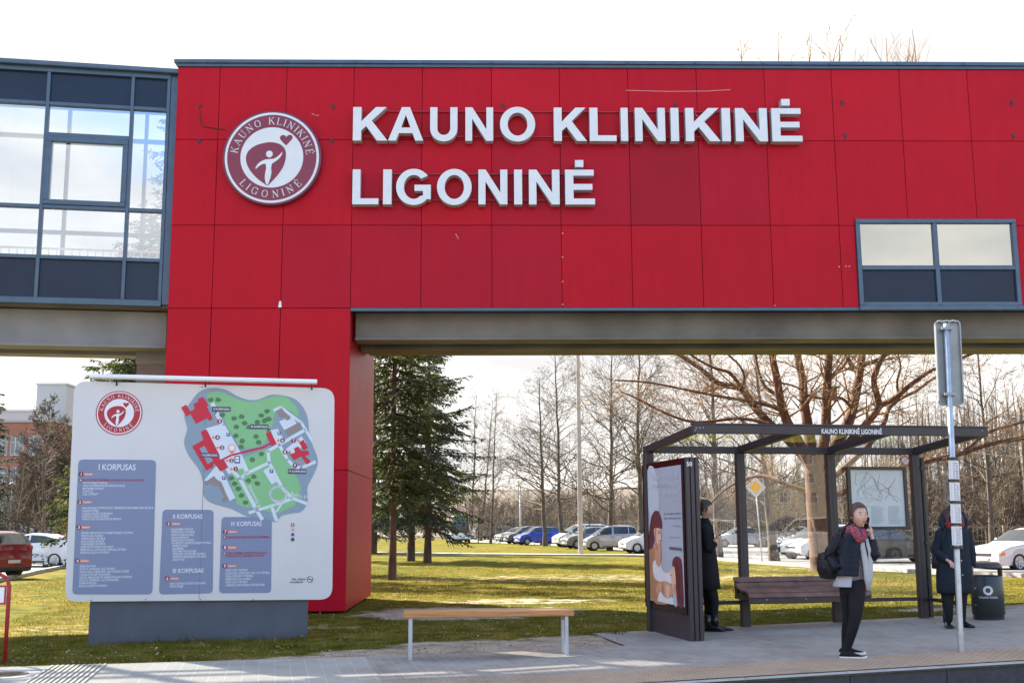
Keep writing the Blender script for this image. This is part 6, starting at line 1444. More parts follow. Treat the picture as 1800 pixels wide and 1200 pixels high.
# ---- spruces
def needle_mat(name, cs):
    m, nt, b, oc = newmat(name, .75); g = nt.nodes.new('ShaderNodeObjectInfo'); f = noise_mix(nt, oc, 1.1, 5, .6); f2 = noise_mix(nt, oc, 14, 2)
    c = mixc(nt, .5, ramp(nt, f, [(.32, cs[0]), (.5, cs[1]), (.68, cs[2])]), ramp(nt, f2, [(.35, (.45, .5, .45)), (.65, (1.25, 1.2, 1.1))]), 'MULTIPLY'); nt.links.new(c, b.inputs['Base Color']); b.inputs['Specular IOR Level'].default_value = .15; tl = nt.nodes.new('ShaderNodeBsdfTranslucent'); nt.links.new(c, tl.inputs[0]); ms_ = nt.nodes.new('ShaderNodeMixShader'); ms_.inputs[0].default_value = .35; outn = [q for q in nt.nodes if q.type == 'OUTPUT_MATERIAL'][0]; nt.links.new(b.outputs[0], ms_.inputs[1]); nt.links.new(tl.outputs[0], ms_.inputs[2]); nt.links.new(ms_.outputs[0], outn.inputs[0]); return m
m_needle = needle_mat('spruce_needles', [(.030, .045, .015), (.060, .080, .024), (.12, .130, .040)]); m_needle_b = needle_mat('blue_spruce_needles', [(.036, .052, .042), (.072, .092, .070), (.12, .140, .100)])
def spruce(label, x, y, Ht, R, r, seed, mat, z0=.12, dens=1.0, drop=.18, gaps=.0, group='spruces on the lawn'):
    rg = np.random.default_rng(seed); z = gz(x, y); t = thing('spruce_tree', label, 'tree', (x, y, z), 0, group)
    tp = [np.array([x + rg.normal(0, .03), y + rg.normal(0, .03), z - .1 + (Ht + .1) * i / 10]) for i in range(11)]; tr = [r * (1.2 if i == 0 else 1) * (1 - .95 * i / 10) for i in range(11)]
    tree_mesh('trunk', [(tp, tr, 9)], m_bark_spruce, t); wood = []; NV = []; NQ = []; base = 0
    nw = int(Ht * 2.4 * dens); P_all = []; D_all = []; S_all = []
    for w in range(nw):
        f = z0 + (1 - z0) * (w + .5) / nw; zz_ = z + f * Ht; Rw = R * (1 - (f - z0) / (1 - z0)) ** .82 + .25
        for q in range(rg.integers(7, 11)):
            if rg.uniform() < gaps: continue
            az = rg.uniform(0, 6.283); L = Rw * rg.uniform(.45, 1.12); p = np.array([x, y, zz_ + rg.uniform(-.35, .35)]); d = np.array([math.cos(az), math.sin(az), .25 + rg.uniform(-.28, .20) - drop * (1 - f)]); k = 7; pts = [p]
            for i in range(1, k): d = unit(d + np.array([0, 0, (-.10 if i < 4 else .07)]) + rg.normal(0, .04, 3)); p = p + d * L / (k - 1); pts.append(p)
            wood.append((pts, [max(.008, .035 * (1 - i / k)) for i in range(k)], 3))
            hs_ = np.array([-math.sin(az), math.cos(az), 0])
            nt_ = int(L * 14)
            for m_ in range(nt_):
                tt = rg.uniform(.12, 1); g = tt * (k - 1); i = min(k - 2, int(g)); pp = pts[i] + (pts[i + 1] - pts[i]) * (g - i); tang = unit(pts[i + 1] - pts[i]); s_ = rg.choice([-1, 1]); tw = unit(tang * rg.uniform(.5, 1) + hs_ * s_ * rg.uniform(.4, 1.1) + np.array([0, 0, rg.uniform(-.95, .12)])); tl = (.16 + .34 * (1 - tt)) * min(1.6, L) * rg.uniform(.6, 1.2)
                c = max(3, int(tl / .07))
                u_ = (np.arange(c) + rg.uniform(0, 1, c)) / c
                P_all.append(pp + tw * tl * u_[:, None]); D_all.append(np.tile(tw, (c, 1)))
    Pn = np.concatenate(P_all); Dn = np.concatenate(D_all); n = len(Pn)
    d = Dn + rg.normal(0, .45, (n, 3)); d /= np.linalg.norm(d, axis=1)[:, None]; sd_ = np.cross(d, rg.normal(0, 1, (n, 3))); sd_ /= np.linalg.norm(sd_, axis=1)[:, None]
    ln = rg.uniform(.10, .20, n)[:, None]; wd = rg.uniform(.022, .042, n)[:, None]
    V = np.stack([Pn - d * ln * .3, Pn + sd_ * wd, Pn + d * ln * .7, Pn - sd_ * wd], 1).reshape(-1, 3); Q = np.arange(n * 4).reshape(-1, 4)
    np_mesh('needles', V, Q, mat, t, False); tree_mesh('branches', wood, m_bark_spruce, t); return t
P = onG(690, 1018); spruce('tall spruce with a thin bare lower trunk nearest the red pylon', P.x, P.y, 15, 2.4, .12, 51, m_needle, .16, .9, .30, .12)
P = onG(752, 988); spruce('dense blue green spruce with low sweeping branches', P.x, P.y, 12.8, 3.9, .18, 52, m_needle_b, .14, 1.0, .25, .28)
P = onG(722, 985); spruce('dark spruce behind the thin one with a leaning thick trunk', P.x, P.y, 14, 3.5, .19, 53, m_needle, .15, .9, .25, .28)
P = onG(676, 975); spruce('spruce furthest back beside the red pylon edge', P.x - 1, P.y + 3, 13, 3.2, .25, 54, m_needle_b, .08, .8, .2)
P = onY(222, 960, 36); spruce('spruce whose upper branches show over the map board', P.x, 36, 10.4, 2.3, .18, 55, m_needle, .12, 1.0, .1)
P = onY(128, 960, 52); spruce('small dark spruce between the white saloon and the map board', P.x, 52, 5.4, 1.5, .14, 56, m_needle, .05, 1.0, .1)
P = onY(-22, 960, 60); spruce('dark spruce at the left edge before the brick building', P.x, 60, 8.6, 1.6, .2, 57, m_needle_b, .05, 1.0, .15)
# more trees behind the pylon and the board; their shadows cross the lawn
for i, (x, y, h, R_) in enumerate([(-8.2, 34, 14, 2.3), (-12.0, 41, 17, 3.2), (-9.0, 44, 17, 3.0), (-16, 52, 17, 3.4), (-12, 62, 17, 3.4)]):
    spruce(['slim spruce just behind the red pylon', 'spruce standing behind the map board and pylon', 'tall spruce behind the red pylon near the footpath', 'spruce behind the left half of the map board', 'spruce far behind the pylon by the driveway'][i], x, y, h, R_, .18, 70 + i, m_needle, .14, .55, .2)
# ---- far wood, thicket and brush: one mass of bare trees
def wood_mass(name, label, spots, tmpl, mat):
    V = []; Q = []; b = 0
    for (x, y, s, zs, r_) in spots:
        v, q = tmpl[int(r_ * 997) % len(tmpl)]; c, s_ = math.cos(r_ * 6.28), math.sin(r_ * 6.28)
        w = np.stack([(v[:, 0] * c - v[:, 1] * s_) * s + x, (v[:, 0] * s_ + v[:, 1] * c) * s + y, v[:, 2] * zs + gz(x, y) - .2], 1); V.append(w); Q.append(q + b); b += len(v)
    o = np_mesh(name, np.concatenate(V), np.concatenate(Q), mat); tag(o, label, 'woodland', None, 'stuff'); return o
def template(seed, H_, lb, dens, maxl=3, first=.1, minr=.012, spreadang=(.5, 1.1)):
    rg = np.random.default_rng(seed); out = []; k = 9; pts = [np.array([0, 0, 0.])]
    for i in range(k): pts.append(pts[-1] + unit(np.array([rg.normal(0, .06), rg.normal(0, .06), 1])) * H_ / k)
    rad = [.016 * H_ * (1 - .9 * i / k) for i in range(k + 1)]; out.append((pts, rad, 5)); nb = int(H_ * 2.2 * dens)
    for q in range(nb):
        f = first + (1 - first) * (q + rg.uniform()) / nb; g = f * k; i = min(k - 1, int(g)); an = rg.uniform(*spreadang) * (1 - .35 * f); az = rg.uniform(0, 6.283); pp = pts[i] + (pts[i + 1] - pts[i]) * (g - i)
        branch(rg, out, pp, np.array([math.cos(az) * math.sin(an), math.sin(az) * math.sin(an), math.cos(an)]), H_ * lb * (1.15 - f) * rg.uniform(.7, 1.2) + .4, max(minr, rad[i] * .35), 2, maxl, .16, .15, dens, minr)
    out = [(p, r, 3 if n < 5 else n) for p, r, n in out]
    o = tree_mesh('template', out, m_wood); me = o.data; v = np.empty(len(me.vertices) * 3, np.float32); me.vertices.foreach_get('co', v); q = np.empty(len(me.loops), np.int32); me.loops.foreach_get('vertex_index', q)
    v = v.reshape(-1, 3).astype(float); q = q.reshape(-1, 4); bpy.data.objects.remove(o); bpy.data.meshes.remove(me); return v, q
TW = [template(100 + i, 13, .26, 1.0, 3, .06, .026) for i in range(4)]
TN = [template(120 + i, 11, .17, 1.2, 3, .05, .016, (.3, .8)) for i in range(4)]
TB = [template(140 + i, 3.4, .5, 2.0, 3, .0, .020, (.4, 1.2)) for i in range(3)]
rw_ = random.Random(77); sp1 = []
for i in range(150):
    y = rw_.uniform(150, 240); px = rw_.uniform(700, 1480); P = onY(px, 900, y); s = rw_.uniform(.8, 1.25) * (.75 + .0007 * (px - 700)); sp1.append((P.x, y, s, s * (.52 + .42 * sm(950, 1500, px)) * rw_.uniform(.75, 1.15), rw_.random()))
wood_mass('far_wood', 'brown mass of leafless trees beyond the parked cars', sp1, TW, m_wood)
sp2 = []
for i in range(170):
    px = rw_.uniform(1490, 1990); y = rw_.uniform(66, 112); P = onY(px, 900, y); s = rw_.uniform(.75, 1.05); k_ = .70 + .35 * sm(1500, 1720, px); sp2.append((P.x, y, s, s * k_ * rw_.uniform(.8, 1.1) * y / 80, rw_.random()))
wood_mass('thicket', 'tangled thicket of thin leafless trees at the right edge', sp2, TN, m_wood)
sp3 = []
for i in range(330):
    px = rw_.uniform(840, 1990); y = rw_.uniform(112, 146) if px < 1330 else rw_.uniform(66, 92); P = onY(px, 900, y); s = rw_.uniform(.8, 1.5); sp3.append((P.x, y, s, s, rw_.random()))
wood_mass('brushwood', 'low brown brushwood behind the cars and the fence', sp3, TB, m_wood)
sp4 = []
for i in range(24):
    y = rw_.uniform(84, 130); px = rw_.uniform(-250, 190); P = onY(px, 900, y); s = rw_.uniform(.5, .8); sp4.append((P.x, y, s, s, rw_.random()))
wood_mass('left_wood', 'bare shrubs and trees around the brick building', sp4, TW, m_wood)

# ================================================================== FENCES, KIOSK AND BUILDINGS BEHIND
def fence(name, label, p0, p1, h, mat, step=2.5, mesh=True):
    p0 = Vector(p0); p1 = Vector(p1); t = thing(name, label, 'fence', (p0.x, p0.y, gz(p0.x, p0.y))); L = (p1 - p0).length; n = int(L / step); mbp = MB()
    for i in range(n + 1):
        q = p0.lerp(p1, i / n); mb = MB(); g = gz(q.x, q.y); mb.box(q.x - .04, q.x + .04, q.y - .04, q.y + .04, g - .1, g + h + .08); mb.build('post', mat, t)
    mb = MB()
    for z in (.1, h * .5, h): mb.bar((p0.x, p0.y, gz(*p0.xy) + z), (p1.x, p1.y, gz(*p1.xy) + z), .03, .03)
    if mesh:
        m = int(L / .22)
        for i in range(m): q = p0.lerp(p1, (i + .5) / m); g = gz(q.x, q.y); mb.box(q.x - .008, q.x + .008, q.y - .006, q.y + .006, g + .1, g + h)
    mb.build('mesh_panel', mat, t); return t
a_, b_ = onY(900, 930, 134), onY(1330, 930, 106); fence('mesh_fence', 'pale mesh fence behind the row of parked cars', (a_.x, a_.y, 0), (b_.x, b_.y, 0), 2.0, M_('fence_pale', (.36, .33, .28), .6))
a_, b_ = onY(1490, 950, 66), onY(1980, 950, 56); fence('mesh_fence', 'brown wire fence in front of the thicket at right', (a_.x, a_.y, 0), (b_.x, b_.y, 0), 1.5, M_('fence_brown', (.24, .18, .13), .8))
m_brick = bpy.data.materials.new('red_brick'); m_brick = paver_mat('red_brick_wall', (.50, .120, .075), (.42, .10, .065), (.40, .18, .13), .25, .08, .010, 8)
def building(name, label, x0, x1, y0, y1, z1, mat, wins, pane=True, roofm=None, rz=0, bands=None):
    """box building with window openings set on its front (y0) wall; wins: (cx, cz, w, h, columns)"""
    cx, cy = (x0 + x1) / 2, (y0 + y1) / 2; t = thing(name, label, 'building', (cx, y0, 0)); mb = MB(); xs_ = sorted(set([x0, x1] + [w[0] - w[2] / 2 for w in wins] + [w[0] + w[2] / 2 for w in wins])); zs_ = sorted(set([-1.0, z1] + [w[1] - w[3] / 2 for w in wins] + [w[1] + w[3] / 2 for w in wins]))
    for a_, b_ in zip(xs_[:-1], xs_[1:]):
        for c_, d_ in zip(zs_[:-1], zs_[1:]):
            mx_, mz_ = (a_ + b_) / 2, (c_ + d_) / 2
            if any(abs(mx_ - w[0]) < w[2] / 2 and abs(mz_ - w[1]) < w[3] / 2 for w in wins): continue
            mb.quad((a_, y0, c_), (b_, y0, c_), (b_, y0, d_), (a_, y0, d_))
    mb.quad((x0, y0, -1), (x0, y1, -1), (x0, y1, z1), (x0, y0, z1)); mb.quad((x1, y1, -1), (x1, y0, -1), (x1, y0, z1), (x1, y1, z1)); mb.quad((x0, y0, z1), (x1, y0, z1), (x1, y1, z1), (x0, y1, z1)); mb.quad((x0, y1, -1), (x1, y1, -1), (x1, y1, z1), (x0, y1, z1))
    for w in wins:
        xa, xb, za, zb = w[0] - w[2] / 2, w[0] + w[2] / 2, w[1] - w[3] / 2, w[1] + w[3] / 2; r_ = .2
        mb.quad((xa, y0, za), (xa, y0 + r_, za), (xa, y0 + r_, zb), (xa, y0, zb)); mb.quad((xb, y0 + r_, za), (xb, y0, za), (xb, y0, zb), (xb, y0 + r_, zb)); mb.quad((xa, y0, zb), (xa, y0 + r_, zb), (xb, y0 + r_, zb), (xb, y0, zb)); mb.quad((xa, y0 + r_, za), (xa, y0, za), (xb, y0, za), (xb, y0 + r_, za))
    mb.build('wall', mat, t)
    for w in wins:
        xa, xb, za, zb = w[0] - w[2] / 2, w[0] + w[2] / 2, w[1] - w[3] / 2, w[1] + w[3] / 2; f_ = .09; y_ = y0 + .12; mb = MB()
        for k in range(w[4] + 1): q = xa + (xb - xa - f_) * k / w[4]; mb.box(q, q + f_, y_, y_ + .06, za, zb)
        mb.box(xa, xb, y_ + .002, y_ + .058, za, za + f_); mb.box(xa, xb, y_ + .002, y_ + .058, zb - f_, zb); mb.box(xa, xb, y_ + .002, y_ + .058, za + (zb - za) * .62, za + (zb - za) * .62 + .07); fr_ = mb.build('window', m_pw2, t)
        if pane: mb = MB(); mb.quad((xa, y_ + .05, za), (xb, y_ + .05, za), (xb, y_ + .05, zb), (xa, y_ + .05, zb)); mb.build('pane', m_winpane, fr_)
    mb = MB(); mb.box(x0 - .2, x1 + .2, y0 - .2, y1 + .2, z1 + .004, z1 + .28); mb.build('roof', roofm or m_alu, t); return t
m_pw2 = M_('white_window_frame', (.66, .67, .67), .5); m_winpane = M_('building_window_glass', (.16, .19, .23), .08, var=.3, scale=.5, spec=.9)
YB = 150.0
xL, xR = onY(-240, 800, YB).x, onY(92, 800, YB).x; wins = []
for r_, (yt_, yb_) in enumerate(((764, 800), (820, 850), (872, 896))):
    for c_ in (-200, -150, -100, -50, 0, 30, 62): w = 27; pa_, pb_ = onY(c_ - 14, yb_ + 2, YB), onY(c_ + 14, yt_ - 2, YB); wins.append((round((pa_.x + pb_.x) / 2, 3), round(onY(30, (yt_ + yb_) / 2, YB).z, 3), round((pb_.x - pa_.x), 3), round((onY(30, yt_, YB).z - onY(30, yb_, YB).z), 3), 3))
building('brick_building', 'red brick hospital building with rows of white framed windows at left', xL, xR, YB, YB + 18, onY(30, 742, YB).z, m_brick, wins, True, M_('roof_sheet', (.40, .40, .40), .6, var=.1))
building('pale_building', 'low pale grey building with a flat roof behind the brick one', onY(-260, 700, 176).x, onY(68, 700, 176).x, 176, 184, onY(30, 723, 176).z, M_('pale_grey_wall', (.42, .43, .43), .8), [])
building('pale_tower', 'plain pale grey tower block rising behind the bare trees at left', onY(64, 700, 186).x, onY(116, 700, 186).x, 186, 200, onY(90, 676, 186).z, M_('tower_wall', (.40, .41, .40), .85, var=.06), [])
# white kiosk with red striped ends
a_, b_ = onG(14, 950.5), onG(68, 950.5); zt_ = zat(40, 905, a_.x, a_.y)
k_ = thing('site_kiosk', 'long white kiosk with red striped panels beside the street lamp', 'kiosk', tuple(a_)); mb = MB(); mb.box(a_.x, b_.x, a_.y, a_.y + 3, a_.z - .1, zt_, bev=.02); mb.build('body', M_('kiosk_white', (.52, .54, .56), .5), k_)
mb = MB(); mb.box(a_.x - .1, b_.x + .1, a_.y - .1, a_.y + 3.1, zt_ + .004, zt_ + .16); mb.build('roof', m_alu, k_)
mb = MB()
for cx_ in (a_.x + .48 * (b_.x - a_.x), a_.x + .95 * (b_.x - a_.x)):
    for j in range(5): z_ = zt_ - .25 - j * .28; mb.box(cx_ - .25, cx_ + .25, a_.y - .03, a_.y - .004, z_, z_ + .15)
mb.build('red_stripes', M_('stripe_red', (.4, .03, .05), .5), k_)
mb = MB(); mb.box(a_.x + .02, b_.x - .02, a_.y - .02, a_.y - .003, a_.z + .2, a_.z + .7); mb.build('base_panel', M_('kiosk_grey', (.30, .34, .38), .5), k_)
P0 = onG(38, 951); t_ = thing('information_sign', 'small pale blue square sign on a post before the kiosk', 'sign', tuple(P0)); z_ = zat(38, 895, P0.x, P0.y); mb = MB(); mb.tube([P0, (P0.x, P0.y, z_)], .04, 6); mb.build('post', m_pw, t_)
mb = MB(); mb.box(P0.x - .42, P0.x + .42, P0.y - .09, P0.y - .05, z_ - .45, z_ + .35, bev=.01); mb.build('plate', M_('pale_blue_sign', (.30, .40, .48), .5), t_)
# across the street behind the viewer: seen only as reflections in the shelter glass
ab_ = building('apartment_building', 'pale apartment block across the street mirrored in the shelter glass', -13, 13, 0, 12, 16, M_('pale_render_wall', (.46, .42, .34), .85), [(x, z, 1.6, 1.5, 2) for x in (-10.5, -6.3, -2.1, 2.1, 6.3, 10.5) for z in (5.2, 8.2, 11.2, 14.0)], True)
ab_.location = (104, -112, 0); ab_.rotation_euler = (0, 0, math.radians(-141.5))
for i, (x, y, c_) in enumerate([(13.5, -4.5, 'white'), (19.2, -5.3, 'white'), (25, -6.2, 'grey')]):
    make_car(['white people carrier across the street mirrored left in the shelter glass', 'white estate car across the street mirrored in the shelter glass', 'grey hatchback across the street mirrored in the shelter glass'][i], ('mpv', 'suv', 'hatch')[i], 4.5, 1.8, 1.66, paint('paint_mirror_%d' % i, (.72, .72, .72) if c_ == 'white' else (.3, .31, .33), .0), (x, y, .0), math.radians(8), 'cars parked across the street')
# ---- grass blades on the near lawn
def grass_blades():
    rg = np.random.default_rng(8); n = 230000
    s_ = rg.uniform(-9, 9, n) * np.where(np.arange(n) > 150000, 1.5, 1.15); t_ = np.where(np.arange(n) > 150000, 9 + 26 * rg.uniform(0, 1, n), -1.45 + 12.5 * rg.uniform(0, 1, n) ** 1.5)
    X = SO.x + U.x * s_ + N.x * t_; Y = SO.y + U.y * s_ + N.y * t_; keep = np.ones(n, bool); Z = np.zeros(n); hh_ = np.zeros(n)
    for i in range(n):
        x, y = X[i], Y[i]; s0_, t0_ = s_[i], t_[i]
        if s0_ > s_l - .15 and t0_ < (.2 if s0_ < 3.3 else .85) and (t0_ - T_BACK) < (s0_ - s_l + .0) * 3.0 + 0.0: keep[i] = False; continue
        dv = dirt_at(x, y); patch = math.sin(x * 1.7 + 2 * math.sin(y * 1.3)) * math.sin(y * 1.9 + 1.5 * math.sin(x * .8))
        if dv > .45 + .3 * patch or (dv > .2 and rg.uniform() < .6): keep[i] = False; continue
        if bx0 < x < pyx1 and YF < y < YF + DEP: keep[i] = False; continue
        Z[i] = lawn_z(x, y); hh_[i] = (.022 + .018 * max(0, patch + .3)) * (1.3 if i > 150000 else 1)
        # taller tufts along the plinth foot
        d_ = (x - B0.x) * math.sin(BA) * -1 + (y - B0.y) * math.cos(BA); u_ = (x - B0.x) * math.cos(BA) + (y - B0.y) * math.sin(BA)
        if -.1 < u_ < (B1 - B0).length + .1 and -.20 < d_ < -.09: hh_[i] = rg.uniform(.04, .13) if rg.uniform() < .8 else .05
        elif -.1 < u_ < (B1 - B0).length + .1 and -.35 < d_ <= -.20: hh_[i] = rg.uniform(.03, .07)
        elif -.1 < u_ < (B1 - B0).length + .1 and -.09 <= d_ < .06: keep[i] = False
    X, Y, Z, hh_ = X[keep], Y[keep], Z[keep], hh_[keep]; m = len(X); hh_ = hh_ * rg.uniform(.6, 1.5, m); a_ = rg.uniform(0, 6.283, m); w_ = rg.uniform(.003, .006, m) * np.where(t_[keep] > 9, 1.8, 1); lx, ly = rg.normal(0, .5, m) * hh_, rg.normal(0, .5, m) * hh_
    V = np.stack([np.stack([X - np.cos(a_) * w_, Y - np.sin(a_) * w_, Z], 1), np.stack([X + np.cos(a_) * w_, Y + np.sin(a_) * w_, Z], 1), np.stack([X + lx, Y + ly, Z + hh_], 1)], 1).reshape(-1, 3)
    m_, nt, b, oc = newmat('grass_blades', .8); f = noise_mix(nt, oc, 2.2, 6, .6); f2 = noise_mix(nt, oc, 40, 2); nt.links.new(mixc(nt, .6, ramp(nt, f, [(.3, (.062, .074, .010)), (.46, (.125, .118, .016)), (.60, (.22, .175, .060))]), ramp(nt, f2, [(.3, (.6, .7, .5)), (.7, (1.3, 1.2, 1.1))]), 'MULTIPLY'), b.inputs['Base Color'])
    b.inputs['Specular IOR Level'].default_value = .05; tl = nt.nodes.new('ShaderNodeBsdfTranslucent'); nt.links.new(b.inputs['Base Color'].links[0].from_socket, tl.inputs[0]); ms_ = nt.nodes.new('ShaderNodeMixShader'); ms_.inputs[0].default_value = .5
    outn = [q for q in nt.nodes if q.type == 'OUTPUT_MATERIAL'][0]; nt.links.new(b.outputs[0], ms_.inputs[1]); nt.links.new(tl.outputs[0], ms_.inputs[2]); nt.links.new(ms_.outputs[0], outn.inputs[0])
    o = np_mesh('grass', V, np.arange(m * 3).reshape(-1, 3), m_, None, False); tag(o, 'short early spring grass blades on the near lawn', 'grass', None, 'stuff')
grass_blades()
# litter: leaves and pebbles on the worn edge
rg = np.random.default_rng(12); mb = MB()
for i in range(520):
    px = rg.uniform(0, 1100); py = 1170 - px * .035 - rg.uniform(-6, 45) ; P = onG(px, py); r_ = rg.uniform(.006, .018); a_ = rg.uniform(0, 6.28)
    z_ = gz(P.x, P.y) + .006; mb.add([(P.x + r_ * math.cos(a_), P.y + r_ * math.sin(a_), z_), (P.x - r_ * .6 * math.sin(a_), P.y + r_ * .6 * math.cos(a_), z_ + .012), (P.x - r_ * math.cos(a_), P.y - r_ * math.sin(a_), z_ + .003), (P.x + r_ * .6 * math.sin(a_), P.y - r_ * .6 * math.cos(a_), z_ + .002)], [(0, 1, 2, 3)])
for i in range(3200):
    s_ = rg.uniform(-10, 9); t_ = -1.3 + 16 * rg.uniform() ** 1.4
    if s_ > s_l - .3 and t_ < 1.0 and rg.uniform() < .93: continue
    P = S(s_, t_); r_ = rg.uniform(.010, .028); a_ = rg.uniform(0, 6.28); z_ = P.z + rg.uniform(.0, .025); c, s1_ = r_ * math.cos(a_), r_ * math.sin(a_); ti = rg.uniform(-.015, .015)
    mb.add([(P.x + c, P.y + s1_, z_ + ti), (P.x - s1_ * .6, P.y + c * .6, z_ + .008), (P.x - c, P.y - s1_, z_ - ti), (P.x + s1_ * .6, P.y - c * .6, z_)], [(0, 1, 2, 3)])
for i in range(420):                                  # grit along the kerb and the joints
    s_ = rg.uniform(-8, 9); t_ = rg.choice([-4.57, -3.9, -1.55]) + rg.normal(0, .05); P = S(s_, t_); r_ = rg.uniform(.004, .011); z_ = P.z + .016
    mb.add([(P.x + r_, P.y, z_), (P.x, P.y + r_, z_ + .004), (P.x - r_, P.y, z_), (P.x, P.y - r_, z_ + .002)], [(0, 1, 2, 3)])
o = mb.build('leaf_litter', M_('dry_leaves', (.26, .19, .12), .9, var=.5, scale=9)); tag(o, 'scattered dry leaf crumbs and pebbles along the pavement edge', 'leaf litter', None, 'stuff')
# ================================================================== PEOPLE
m_skin = M_('skin', (.56, .33, .25), .5, var=.06, scale=20); m_hair = M_('dark_brown_hair', (.045, .022, .014), .45, var=.4, scale=60); m_hair2 = M_('reddish_dark_hair', (.06, .018, .018), .5, var=.4, scale=60)
m_jacket = M_('black_puffer_nylon', (.010, .010, .016), .38, var=.2, scale=8, bump=.5, bscale=18); m_knit = M_('pale_grey_knit', (.40, .40, .415), .9, var=.12, bump=.4, bscale=90); m_trou = M_('black_trousers', (.012, .012, .015), .75, var=.2)
m_coat = M_('black_wool_coat', (.014, .014, .017), .85, var=.2); m_parka = M_('dark_navy_parka', (.012, .018, .028), .7, var=.2); m_boot = M_('black_boot_leather', (.012, .012, .013), .22, var=.2); m_sole = M_('white_sole', (.66, .66, .66), .5)
m_lip = M_('lips', (.42, .12, .11), .4); m_eyew = M_('eye_white', (.6, .58, .56), .2); m_iris = M_('iris', (.03, .022, .018), .15); m_phone = M_('phone_black', (.015, .015, .02), .12)
m_bag = M_('black_leather_bag', (.014, .014, .016), .35, var=.2); m_greytop = M_('grey_mauve_top', (.20, .17, .20), .85)
m_scarf = bpy.data.materials.new('check_scarf'); m_scarf, nt, b, oc = newmat('check_scarf', .9)
ck = nt.nodes.new('ShaderNodeTexChecker'); ck.inputs['Scale'].default_value = 38; ck.inputs['Color1'].default_value = (.38, .010, .018, 1); ck.inputs['Color2'].default_value = (.03, .02, .06, 1)
ck2 = nt.nodes.new('ShaderNodeTexChecker'); ck2.inputs['Scale'].default_value = 62; ck2.inputs['Color1'].default_value = (.55, .02, .03, 1); ck2.inputs['Color2'].default_value = (.55, .42, .44, 1)
nt.links.new(oc, ck.inputs[0]); nt.links.new(oc, ck2.inputs[0]); nt.links.new(mixc(nt, .18, ck.outputs[0], ck2.outputs[0]), b.inputs['Base Color'])

for m_ in (m_jacket, m_trou, m_coat, m_parka, m_bag):
    m_.node_tree.nodes['Principled BSDF'].inputs['Specular IOR Level'].default_value = .18
def skin_verts(J, E_, R, sub=2):
    """one continuous surface grown round a skeleton: J points, E_ edges, R radii"""
    me = bpy.data.meshes.new('skel'); me.from_pydata([tuple(j) for j in J], E_, []); ob = bpy.data.objects.new('skel', me); COL.objects.link(ob)
    md = ob.modifiers.new('s', 'SKIN'); md.use_smooth_shade = True
    for i, r in enumerate(R): me.skin_vertices[0].data[i].radius = (r, r) if not isinstance(r, tuple) else r
    me.skin_vertices[0].data[0].use_root = True
    s2 = ob.modifiers.new('u', 'SUBSURF'); s2.levels = sub; s2.render_levels = sub
    dg = bpy.context.evaluated_depsgraph_get(); dg.update(); ev = ob.evaluated_get(dg); m2 = ev.to_mesh()
    V = [v.co.copy() for v in m2.vertices]; Fc = [tuple(p.vertices) for p in m2.polygons]; ev.to_mesh_clear(); bpy.data.objects.remove(ob); bpy.data.meshes.remove(me)
    return V, Fc
def face_frame(c, yaw, pitch=0.0, roll=0.0):
    """local y looks forward; yaw = world angle the face looks towards"""
    M = Matrix.Translation(Vector(c)) @ Matrix.Rotation(yaw - math.pi / 2, 4, 'Z') @ Matrix.Rotation(pitch, 4, 'X') @ Matrix.Rotation(roll, 4, 'Y'); return M
def head_pt(u, v):
    """u around (0 = forward, +-pi = back), v from 0 (crown) to pi (chin underside); unit head"""
    x, y, z = math.sin(v) * math.sin(u), math.sin(v) * math.cos(u), math.cos(v)
    X, Y, Z = x * .072, y * .092, z * .112
    if z < 0: X *= 1 - .42 * (-z) ** 1.6; Y = Y * (1 - .18 * (-z) ** 2) + .012 * (-z)
    if y < 0: Y *= 1.04; Z += .006 * (1 - abs(z))
    g = lambda a, b_, sa, sb: math.exp(-((x - a) / sa) ** 2 - ((z - b_) / sb) ** 2) if y > 0 else 0
    Y += .020 * g(0, -.20, .13, .17) + .010 * g(0, .0, .10, .22) + .006 * g(0, -.55, .28, .10) + .008 * g(0, -.86, .30, .14) + .005 * g(0, .28, .6, .12)
    Y -= .010 * g(.40, .06, .22, .13) + .010 * g(-.40, .06, .22, .13)
    X += .004 * (g(.62, -.18, .2, .2) - g(-.62, -.18, .2, .2))
    return Vector((X, Y, Z))
